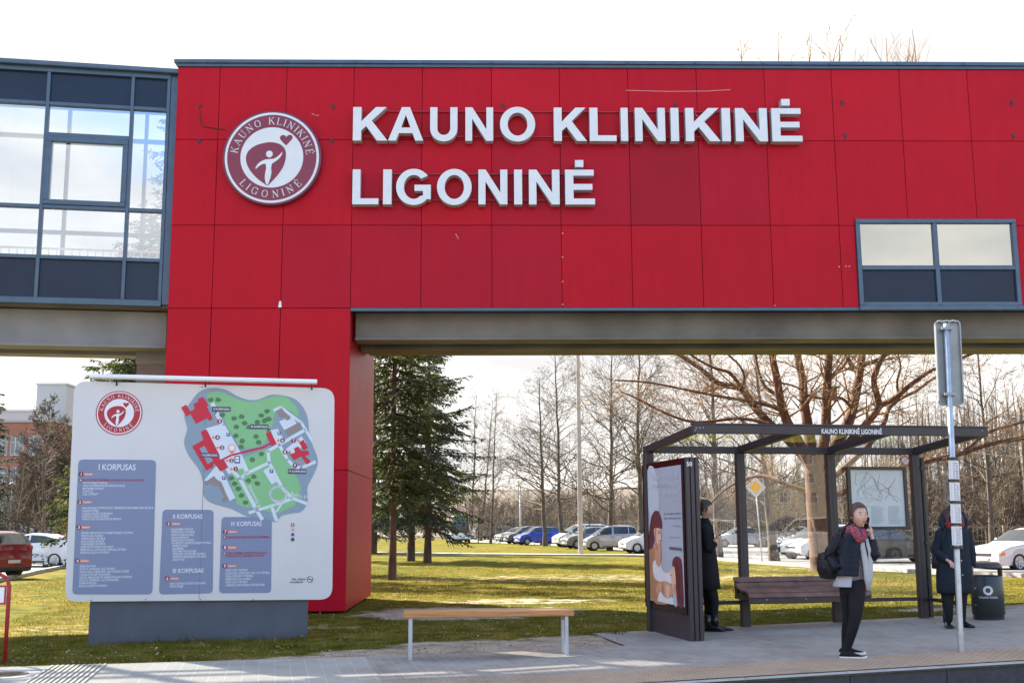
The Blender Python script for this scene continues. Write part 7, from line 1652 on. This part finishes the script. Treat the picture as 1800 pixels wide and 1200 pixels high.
def make_head(t, bodymb, c, yaw, pitch=0, roll=0, hair=m_hair, s=1.0, style='tied', hairline=.52):
    M = face_frame(c, yaw, pitch, roll) @ Matrix.Scale(s, 4); nu, nv = 44, 30; vs = []
    for i in range(nv + 1):
        for j in range(nu): vs.append(M @ head_pt(2 * math.pi * j / nu, math.pi * i / nv))
    bodymb.smooth = True; bodymb.add(vs, [(i * nu + j, (i + 1) * nu + j, (i + 1) * nu + (j + 1) % nu, i * nu + (j + 1) % nu) for i in range(nv) for j in range(nu)])
    for sg_ in (1, -1): bodymb.ball(M @ Vector((sg_ * .072, -.004, -.006)), (.010, .020, .030), 8, 6, M.to_3x3() * 1.0)
    def feature(name, mat, items):
        mb = MB(); mb.smooth = True
        for cc, r in items: mb.ball(M @ Vector(cc), r, 10, 7, M.to_3x3())
        return mb.build(name, mat, t)
    feature('eyes', m_eyew, [((.029, .0745, .008), (.0125, .008, .0065)), ((-.029, .0745, .008), (.0125, .008, .0065))])
    feature('irises', m_iris, [((.029, .0815, .008), (.0052, .003, .0055)), ((-.029, .0815, .008), (.0052, .003, .0055))])
    feature('eyebrows', hair, [((.030, .082, .030), (.018, .004, .0032)), ((-.030, .082, .030), (.018, .004, .0032))])
    feature('lips', m_lip, [((0, .0945, -.054), (.019, .007, .0050)), ((0, .0935, -.064), (.016, .007, .0060))])
    # hair cap: the head surface pushed out, left open round the face
    mb = MB(); mb.smooth = True; vs = []; keep = set(); rgh = random.Random(3)
    for i in range(nv + 1):
        for j in range(nu):
            u, v = 2 * math.pi * j / nu, math.pi * i / nv; p = head_pt(u, v); uu = (u + math.pi) % (2 * math.pi) - math.pi; n = p.normalized()
            th = .012 + .0025 * math.sin(uu * 14) ; vs.append(M @ (p + n * th)); z = math.cos(v)
            a_ = abs(uu)
            if z > hairline + .10 * a_ * 0 or a_ > 1.25 + .25 * max(0, -z): 
                if not (a_ < 1.9 and z < -.35) and z > -.80: keep.add(i * nu + j)
            elif z > hairline - .55 * (a_ - .65) and a_ > .65: keep.add(i * nu + j)
    fs = [(i * nu + j, (i + 1) * nu + j, (i + 1) * nu + (j + 1) % nu, i * nu + (j + 1) % nu) for i in range(nv) for j in range(nu)]
    mb.add(vs, [f for f in fs if all(k in keep for k in f)])
    if style == 'tied': mb.ball(M @ Vector((0, -.112, -.035)), (.040, .032, .042), 12, 8, M.to_3x3())
    if style == 'long':
        for sg_ in (1, -1):
            for k in range(4): mb.tube([M @ Vector((sg_ * (.055 + .008 * k), .03 - .03 * k, .05)), M @ Vector((sg_ * (.088 + .004 * k), .035 - .03 * k, -.05)), M @ Vector((sg_ * (.098 + .004 * k), .055 - .03 * k, -.17)), M @ Vector((sg_ * (.085), .075 - .025 * k, -.28 - .02 * k))], [.018, .026, .026, .008], 8)
    mb.build('hair', hair, t); return M
def hand(J, E_, R, wrist, elbow, dirv, palm, curl=.5, s=1.0, parent=None):
    """append wrist, palm and five bent fingers to a skeleton; palm = direction the palm faces; parent = index of the wrist joint"""
    d = Vector(dirv).normalized(); pn = Vector(palm); pn = (pn - d * pn.dot(d)).normalized(); x = d.cross(pn).normalized()
    def addj(p, r, par): J.append(Vector(p)); R.append(r); E_.append((par, len(J) - 1)); return len(J) - 1
    c = addj(wrist + d * .05 * s, (.026 * s, .016 * s), parent)
    for k, (off, ln) in enumerate(((-.027, .062), (-.009, .072), (.009, .076), (.026, .070))):
        p = wrist + (d * .088 + x * off) * s; i = addj(p, .0092 * s, c); dd = d.copy(); q = p
        for m_, fr_ in enumerate((.45, .32, .23)):
            an = curl * (1.1, 1.2, .9)[m_]; dd = (dd * math.cos(an) + pn * math.sin(an)).normalized() if m_ == 0 else (dd * math.cos(an * .8) + (pn * dd.dot(d) - d * dd.dot(pn)).normalized() * math.sin(an * .8)).normalized()
            q = q + dd * ln * fr_ * s; i = addj(q, (.0085 - .001 * m_) * s, i)
    p = wrist + (d * .030 + x * .034 + pn * .008) * s; i = addj(p, .011 * s, c); q = p + (d * .6 + x * .55 + pn * .45).normalized() * .034 * s; i = addj(q, .0095 * s, i); q = q + (d * .85 + x * .15 + pn * .5).normalized() * .028 * s; addj(q, .008 * s, i)
def hand_part(t, elbow, wrist, palm, curl, s, body):
    J = [Vector(elbow).lerp(Vector(wrist), .55), Vector(wrist)]; E_ = [(0, 1)]; R = [.030 * s, .022 * s]
    hand(J, E_, R, Vector(wrist), elbow, Vector(wrist) - Vector(elbow), palm, curl, s, 1)
    V, Fc = skin_verts(J, E_, R, 1); body.smooth = True; body.add(V, Fc)
def clothes(t, name, mat, J, E_, R, sub=2):
    V, Fc = skin_verts([Vector(j) for j in J], E_, R, sub); mb = MB(); mb.smooth = True; mb.add(V, Fc); return mb.build(name, mat, t)
def shoe(t, heel, ang, L, name='shoe', mat=None, sole=None, boot=0.0, w=.044):
    M = frame(heel, ang); mb = MB(); mb.smooth = True
    secs = [(-.005, .030, .050), (.03, .036, .085), (.07, .037, .092), (.11, .038, .078), (.15, .042, .060), (.20, .045, .046), (.24, .036, .036), (.262, .012, .020)]
    k = L / .26; vs = []; n = 12
    for x, hw, h_ in secs:
        for j in range(n):
            a_ = 2 * math.pi * j / n; z = .018 + (h_ - .018) * (.5 + .5 * math.sin(a_)); vs.append(M @ Vector((x * k, hw * math.cos(a_) * (1 if math.sin(a_) < .3 else .8), z)))
    mb.add(vs, [(i * n + j, (i + 1) * n + j, (i + 1) * n + (j + 1) % n, i * n + (j + 1) % n) for i in range(len(secs) - 1) for j in range(n)] + [tuple(range(n)), tuple(range((len(secs) - 1) * n, len(secs) * n))[::-1]])
    if boot: mb.tube([M @ Vector((.035 * k, 0, .06)), M @ Vector((.035 * k, 0, boot * .6)), M @ Vector((.035 * k, 0, boot))], [.048, .046, .052], 14)
    o = mb.build(name, mat or m_boot, t); mb = MB(); out = [(x * k, hw + .003) for x, hw, h_ in secs]; pts = [(x, y) for x, y in out] + [(x, -y) for x, y in out[::-1]]; n = len(pts)
    zt_ = .026 if sole is m_sole else .02
    mb.add([M @ Vector((x, y, 0.0 if x < L * .8 else (x - L * .8) * .2)) for x, y in pts] + [M @ Vector((x, y, zt_ + (0 if x < L * .8 else (x - L * .8) * .2))) for x, y in pts], [tuple(range(n))[::-1], tuple(range(n, 2 * n))] + [(i, (i + 1) % n, n + (i + 1) % n, n + i) for i in range(n)]); mb.build('sole', sole or m_boot, o); return o
def ring_shell(mb, rings, a0, a1, n=26, inward=.008):
    """open garment front: rings as in loft, only the arc a0..a1 (local angles), given a small thickness"""
    L_ = []
    for th in (0, inward):
        for (c, rx, ry, a) in rings:
            row = []
            for j in range(n + 1):
                t = a0 + (a1 - a0) * j / n; X, Y = (rx - th) * math.cos(t), (ry - th) * math.sin(t); row.append(Vector(c) + Vector((X * math.cos(a) - Y * math.sin(a), X * math.sin(a) + Y * math.cos(a), 0)))
            L_.append(row)
    k = len(rings); vs = [p for r in L_ for p in r]; m = n + 1; fs = []
    for i in range(k - 1):
        for j in range(n): fs.append((i * m + j, i * m + j + 1, (i + 1) * m + j + 1, (i + 1) * m + j)); b0 = k * m; fs.append((b0 + i * m + j, b0 + (i + 1) * m + j, b0 + (i + 1) * m + j + 1, b0 + i * m + j + 1))
        for j in (0, n): fs.append((i * m + j, (i + 1) * m + j, k * m + (i + 1) * m + j, k * m + i * m + j))
    for j in range(n): fs.append((j, j + 1, k * m + j + 1, k * m + j)); fs.append(((k - 1) * m + j, (k - 1) * m + j + 1, k * m + (k - 1) * m + j + 1, k * m + (k - 1) * m + j))
    mb.add(vs, fs)

# ---- the woman on the phone
Y1 = onG(1495, 1156).y; P = onG(1490, 1156)
w1 = thing('person', 'young woman in a black puffer jacket and red check scarf talking on a phone', 'person', tuple(P))
J1 = lambda px, py, dy=0.0: onY(px, py, Y1 + dy)
k1 = Y1 / F
fa = math.radians(-62)                                 # the way her body faces
neck = J1(1503, 934); hip = J1(1497, 1022); chest = J1(1500, 960)
body = MB(); body.smooth = True
J = [hip, J1(1499, 990), chest, J1(1501, 942), J1(1505, 925)]; E_ = [(0, 1), (1, 2), (2, 3), (3, 4)]; R = [.095, .075, .085, .05, .05]
def chain(pts, rads, root):
    i = root
    for p, r in zip(pts, rads): J.append(p); R.append(r); E_.append((i, len(J) - 1)); i = len(J) - 1
chain([J1(1507, 1035, -.06), J1(1503, 1082, -.10), J1(1489, 1140, -.04), J1(1491, 1150, -.04)], [.075, .052, .034, .03], 0); chain([J1(1489, 1035, .06), J1(1492, 1080, .10), J1(1486, 1136, .20), J1(1490, 1146, .20)], [.075, .052, .034, .03], 0)
chain([J1(1478, 945, .03), J1(1458, 974, .04), J1(1470, 1000, -.04)], [.045, .036, .026], 2); chain([J1(1523, 948, -.02), J1(1538, 978, -.10), J1(1532, 943, -.07)], [.045, .034, .024], 2)
V, Fc = skin_verts(J, E_, R, 2); body.add(V, Fc)
HC = J1(1509.5, 905, -.03)
hand_part(w1, J1(1537, 975, -.10), J1(1532, 941, -.07), (-.9, .25, .1), .34, .95, body)
make_head(w1, body, HC, math.radians(-76), -.02, .04, s=1.10, hairline=.56)
body.build('body', m_skin, w1)
clothes(w1, 'trousers', m_trou, [hip + Vector((0, 0, .06)), hip, J1(1507, 1035, -.06), J1(1505, 1058, -.08), J1(1504, 1082, -.10), J1(1497, 1110, -.08), J1(1489, 1138, -.04), J1(1489, 1035, .06), J1(1492, 1080, .10), J1(1488, 1110, .14), J1(1486, 1136, .20), J1(1489, 1150, -.03), J1(1487, 1147, .21)], [(0, 1), (1, 2), (2, 3), (3, 4), (4, 5), (5, 6), (1, 7), (7, 8), (8, 9), (9, 10), (6, 11), (10, 12)], [.118, .128, .104, .088, .068, .058, .044, .09, .066, .056, .042, .044, .042])
mb = MB(); mb.smooth = True; mb.loft([(J1(1499, 1026), .135, .105, fa + math.pi / 2), (J1(1499, 1000), .125, .10, fa + math.pi / 2), (J1(1500, 965), .140, .105, fa + math.pi / 2), (J1(1501, 940), .12, .08, fa + math.pi / 2), (J1(1502, 932), .06, .05, fa + math.pi / 2)], 20); mb.build('top', m_greytop, w1)
# cardigan: pale knit under the jacket with long front drapes
mb = MB(); mb.smooth = True
ring_shell(mb, [(J1(1491, 1030), .175, .135, fa), (J1(1493, 1015), .170, .13, fa), (J1(1497, 985), .155, .12, fa), (J1(1500, 955), .155, .11, fa), (J1(1502, 938), .10, .08, fa)], math.radians(62), math.radians(318), 30, .006)
for pts, wd in (([(1514, 944), (1517, 965), (1522, 990), (1525, 1015), (1528, 1037)], [.022, .030, .034, .036, .024]), ([(1523, 946), (1529, 970), (1531, 995), (1531, 1015), (1530, 1030)], [.016, .020, .022, .020, .010])):
    mb.tube([J1(x, y, -.135 if x > 1495 else -.09) for x, y in pts], wd, 10, flat=.35, up=(0, -1, 0))
mb.build('cardigan', m_knit, w1)
# quilted jacket, open at the front
mb = MB(); mb.smooth = True; rg_ = []
ys_ = [1011, 1007, 1001, 999, 990, 987, 978, 975, 966, 963, 954, 951, 944, 939, 935]
for i, y in enumerate(ys_):
    f = (1011 - y) / 76; rx__ = (.184 if i % 2 else .206) * (1 - .10 * f) * (1 if y > 944 else (.86 if y > 936 else .62)); rg_.append((J1(1496 + 5 * f, y, .0), rx__ * .84, rx__ * .98, fa))
ring_shell(mb, rg_, math.radians(30), math.radians(344), 40, .02)
mb.build('jacket', m_jacket, w1)
def puffy(t, name, pts, radii, mat, rib=.006, n=14, per=9, flat=1.0):
    P = []; Rr = []
    for i in range(len(pts) - 1):
        for j in range(per): f = j / per; P.append(Vector(pts[i]).lerp(Vector(pts[i + 1]), f)); Rr.append(radii[i] + (radii[i + 1] - radii[i]) * f + (rib * abs(math.sin(j / per * math.pi * 3)) - rib * .5))
    P.append(Vector(pts[-1])); Rr.append(radii[-1] * .8)
    # soften the elbow
    for _ in range(2): P = [P[0]] + [(P[i - 1] + P[i] * 2 + P[i + 1]) / 4 for i in range(1, len(P) - 1)] + [P[-1]]
    mb = MB(); mb.smooth = True; mb.ball(P[0], Rr[0] * 1.02, 14, 10); mb.tube(P, Rr, n, flat=flat); return mb.build(name, mat, t)
puffy(w1, 'sleeve', [J1(1477, 946, .02), J1(1459, 975, .05), J1(1474, 1001, -.08)], [.074, .070, .058], m_jacket)
puffy(w1, 'sleeve', [J1(1520, 949, -.03), J1(1538, 979, -.11), J1(1533, 948, -.08)], [.068, .062, .048], m_jacket)
mb = MB(); mb.smooth = True                            # hood lying on the back
mb.tube([J1(1484, 938, -.02), J1(1480, 934, .06), J1(1490, 929, .12), J1(1506, 930, .12), J1(1518, 936, .06)], [.03, .045, .05, .045, .028], 10); mb.build('hood', m_jacket, w1)
mb = MB(); mb.smooth = True                            # scarf
n = 22; cpt = J1(1505, 931, -.015)
for zz_, rr_, rt_ in ((0, .078, .030), (-.035, .088, .034)):
    mb.tube([cpt + Vector((rr_ * math.cos(2 * math.pi * i / n), rr_ * .85 * math.sin(2 * math.pi * i / n), zz_ + .008 * math.sin(i * 1.9) - .018 * math.cos(2 * math.pi * i / n - fa))) for i in range(n + 1)], [rt_ + .004 * math.sin(i * 2.3) for i in range(n + 1)], 10, cap=False)
for pts, rads in (([(1502, 930, -.10), (1507, 940, -.15), (1511, 949, -.15), (1512, 954, -.14)], [.03, .046, .04, .015]), ([(1516, 934, -.10), (1518, 943, -.15), (1516, 952, -.15)], [.03, .038, .016]), ([(1496, 925, -.08), (1501, 935, -.13), (1506, 947, -.14)], [.022, .034, .02])): mb.tube([J1(*p) for p in pts], rads, 12)
mb.build('scarf', m_scarf, w1)
shoe(w1, J1(1477, 1157, -.02) * 1.0, math.radians(-22), .265, 'shoe', m_trou, m_sole); shoe(w1, Vector((J1(1478, 1150, .2).x, Y1 + .24, P.z + .01)), math.radians(-15), .265, 'shoe', m_trou, m_sole)
for o in w1.children:
    pass
ph = J1(1523.5, 918, -.055); mb = MB(); Mp = face_frame(ph, math.radians(15), .0, .35); mb.box(-.036, .036, -.004, .004, -.070, .066, Mp, bev=.003)
o = mb.build('mobile_phone', m_phone); origin_to(o, ph); tag(o, 'black mobile phone held to the ear of the woman in the puffer jacket', 'phone')
bg_ = thing('shoulder_backpack', 'black leather backpack hanging at the phoning woman\'s side', 'backpack', tuple(J1(1454, 1012, .06)))
mb = MB(); mb.smooth = True; c_ = J1(1455, 992, .10); mb.loft([(c_ + Vector((.02, 0, -.15)), .05, .05, fa, .8), (c_ + Vector((.015, 0, -.135)), .10, .085, fa, .7), (c_ + Vector((0, 0, -.05)), .115, .09, fa, .7), (c_ + Vector((-.01, 0, .05)), .105, .08, fa, .7), (c_ + Vector((-.01, 0, .115)), .085, .06, fa, .7), (c_ + Vector((-.01, 0, .13)), .04, .03, fa, .8)], 20); mb.build('bag_body', m_bag, bg_)
mb = MB(); mb.smooth = True; mb.tube([J1(1450, 982, .02), J1(1468, 965, -.09), J1(1476, 945, -.10), J1(1479, 934, -.02)], [.010, .010, .011, .010], 6); mb.build('strap', m_bag, bg_)
mb = MB(); mb.smooth = True; mb.ball(c_ + Vector((-.02, -.07, -.03)), (.07, .035, .06), 12, 8); mb.build('front_pocket', m_bag, bg_)

# ---- the woman reading her phone behind the advertising panel
P = onG(1250, 1108); Y2 = P.y; J2 = lambda px, py, dy=0.0: onY(px, py, Y2 + dy)
w2 = thing('person', 'woman in a long black coat looking down at her phone behind the advertising panel', 'person', tuple(P))
body = MB(); body.smooth = True
J = [J2(1241, 1000), J2(1240, 965), J2(1238, 935), J2(1238, 917), J2(1239, 906)]; E_ = [(0, 1), (1, 2), (2, 3), (3, 4)]; R = [.12, .11, .11, .05, .045]
chain([J2(1246, 1020, -.05), J2(1256, 1056, -.06), J2(1256, 1098, -.05)], [.085, .055, .035], 0); chain([J2(1242, 1020, .06), J2(1246, 1058, .06), J2(1243, 1100, .05)], [.085, .055, .035], 0)
chain([J2(1240, 928, -.15), J2(1246, 966, -.17), J2(1258, 949, -.18)], [.045, .036, .024], 2); chain([J2(1237, 928, .15), J2(1238, 965, .17), J2(1240, 990, .14)], [.045, .036, .026], 2)
V, Fc = skin_verts(J, E_, R, 2); body.add(V, Fc); hand_part(w2, J2(1247, 965, -.17), J2(1258, 947, -.18), (-.3, 0, 1), .55, 1.0, body)
make_head(w2, body, J2(1239.5, 894), math.radians(-8), -.22, 0, s=1.03, hairline=.55); body.build('body', m_skin, w2)
clothes(w2, 'leggings', m_trou, [J2(1243, 1010), J2(1246, 1022, -.06), J2(1256, 1056, -.07), J2(1254, 1078, -.06), J2(1256, 1098, -.05), J2(1242, 1022, .06), J2(1246, 1058, .06), J2(1243, 1100, .05)], [(0, 1), (1, 2), (2, 3), (3, 4), (0, 5), (5, 6), (6, 7)], [.12, .10, .068, .06, .046, .10, .066, .046])
mb = MB(); mb.smooth = True; mb.loft([(J2(1243, 1034), .175, .20, 0), (J2(1242, 1010), .165, .20, 0), (J2(1241, 985), .150, .19, 0), (J2(1239, 960), .135, .18, 0), (J2(1238, 940), .13, .19, 0), (J2(1238, 925), .11, .185, 0), (J2(1238, 916), .075, .11, 0), (J2(1238, 910), .066, .075, 0)], 24); mb.build('coat', m_coat, w2)
puffy(w2, 'sleeve', [J2(1240, 930, -.16), J2(1246, 967, -.18), J2(1257, 952, -.18)], [.068, .060, .046], m_coat, .0); puffy(w2, 'sleeve', [J2(1237, 930, .16), J2(1237, 966, .18), J2(1242, 992, .14)], [.068, .060, .05], m_coat, .0)
shoe(w2, Vector((J2(1251, 1100).x, Y2 - .05, P.z + .004)), math.radians(-14), .27, 'boot', m_boot, m_boot, .21); shoe(w2, Vector((J2(1238, 1100).x, Y2 + .06 - .14, P.z + .004)), math.radians(-30), .27, 'boot', m_boot, m_boot, .21)
ph = J2(1268, 937, -.18); mb = MB(); mb.bar(ph + Vector((-.055, 0, -.035)), ph + Vector((.075, 0, .045)), .070, .009, bev=.003); o = mb.build('mobile_phone', m_phone); origin_to(o, ph); tag(o, 'mobile phone held out by the woman behind the advertising panel', 'phone')

# ---- the woman behind the stop pole
P = onG(1680, 1102); Y3 = P.y; J3 = lambda px, py, dy=0.0: onY(px, py, Y3 + dy)
w3 = thing('person', 'woman in a dark navy hooded parka standing behind the bus stop pole', 'person', tuple(P))
fb = math.radians(-95); body = MB(); body.smooth = True
J = [J3(1678, 1010), J3(1677, 975), J3(1676, 945), J3(1676, 925), J3(1676, 914)]; E_ = [(0, 1), (1, 2), (2, 3), (3, 4)]; R = [.13, .12, .12, .05, .045]
chain([J3(1665, 1030), J3(1666, 1065, -.02), J3(1668, 1095)], [.085, .055, .036], 0); chain([J3(1690, 1030), J3(1689, 1065, -.02), J3(1691, 1096)], [.085, .055, .036], 0)
chain([J3(1655, 936), J3(1648, 966, .02), J3(1662, 982, -.14)], [.05, .04, .028], 2); chain([J3(1699, 936), J3(1706, 970, .02), J3(1707, 995, -.02)], [.05, .04, .028], 2)
V, Fc = skin_verts(J, E_, R, 2); body.add(V, Fc); hand_part(w3, J3(1652, 975, -.04), J3(1664, 983, -.15), (0, 0, -1), .5, 1.0, body); hand_part(w3, J3(1706, 975), J3(1708, 997, -.02), (-1, 0, 0), .35, 1.0, body)
make_head(w3, body, J3(1676, 902), fb, -.10, 0, hair=m_hair2, s=1.02, style='long', hairline=.5); body.build('body', m_skin, w3)
clothes(w3, 'trousers', m_trou, [J3(1678, 1020), J3(1665, 1032), J3(1666, 1065, -.02), J3(1668, 1096), J3(1690, 1032), J3(1689, 1065, -.02), J3(1691, 1096)], [(0, 1), (1, 2), (2, 3), (0, 4), (4, 5), (5, 6)], [.13, .10, .070, .050, .10, .070, .050])
mb = MB(); mb.smooth = True; mb.loft([(J3(1679, 1042), .225, .165, 0), (J3(1679, 1036), .235, .17, 0), (J3(1678, 1010), .235, .17, 0), (J3(1677, 985), .215, .16, 0), (J3(1676, 960), .205, .15, 0), (J3(1676, 940), .215, .14, 0), (J3(1676, 929), .185, .12, 0), (J3(1676, 921), .10, .09, 0), (J3(1676, 914), .08, .08, 0)], 26); mb.build('parka', m_parka, w3)
puffy(w3, 'sleeve', [J3(1655, 938), J3(1647, 968, .02), J3(1664, 984, -.15)], [.078, .070, .054], m_parka, .003); puffy(w3, 'sleeve', [J3(1698, 938), J3(1706, 970), J3(1708, 995, -.02)], [.078, .068, .054], m_parka, .003)
mb = MB(); mb.smooth = True; mb.tube([J3(1658, 930, -.06), J3(1656, 918, .02), J3(1662, 905, .10), J3(1676, 896, .14), J3(1690, 905, .10), J3(1697, 918, .02), J3(1695, 930, -.06)], [.03, .045, .055, .06, .055, .045, .03], 12); mb.build('hood', m_parka, w3)
mb = MB(); mb.smooth = True; cpt = J3(1676, 921, -.02)
for q in (0, -.04): mb.tube([cpt + Vector((.095 * math.cos(2 * math.pi * i / 18), .08 * math.sin(2 * math.pi * i / 18), q)) for i in range(19)], .032, 10, cap=False)
mb.build('scarf', M_('dark_red_scarf', (.25, .012, .02), .9, var=.3, scale=30), w3)
mb = MB()
for x, y in ((1690, 960), (1690, 985), (1692, 1010)): mb.ball(J3(x, y, -.165), .011, 8, 5)
mb.build('button', m_alu, w3)
for px in (1664, 1688): shoe(w3, Vector((J3(px + 2, 1100).x, Y3 + .04, P.z + .004)), math.radians(-100 if px < 1680 else -75), .26, 'boot', m_boot, m_boot, .2)
sb_ = thing('shoulder_bag', 'black bag hanging at the hip of the woman behind the stop pole', 'bag', tuple(J3(1648, 1000, -.02)))
mb = MB(); mb.smooth = True; c_ = J3(1650, 985, .03); mb.loft([(c_ + Vector((0, 0, -.10)), .075, .05, 0, .6), (c_ + Vector((0, 0, -.09)), .09, .06, 0, .6), (c_ + Vector((0, 0, .07)), .08, .055, 0, .6), (c_ + Vector((0, 0, .09)), .05, .03, 0, .6)], 18); mb.build('bag_body', m_bag, sb_)
mb = MB(); mb.smooth = True; mb.tube([c_ + Vector((.02, -.04, .08)), J3(1655, 955, -.15), J3(1661, 932, -.13), J3(1664, 922, -.03)], .011, 6); mb.build('strap', m_bag, sb_)
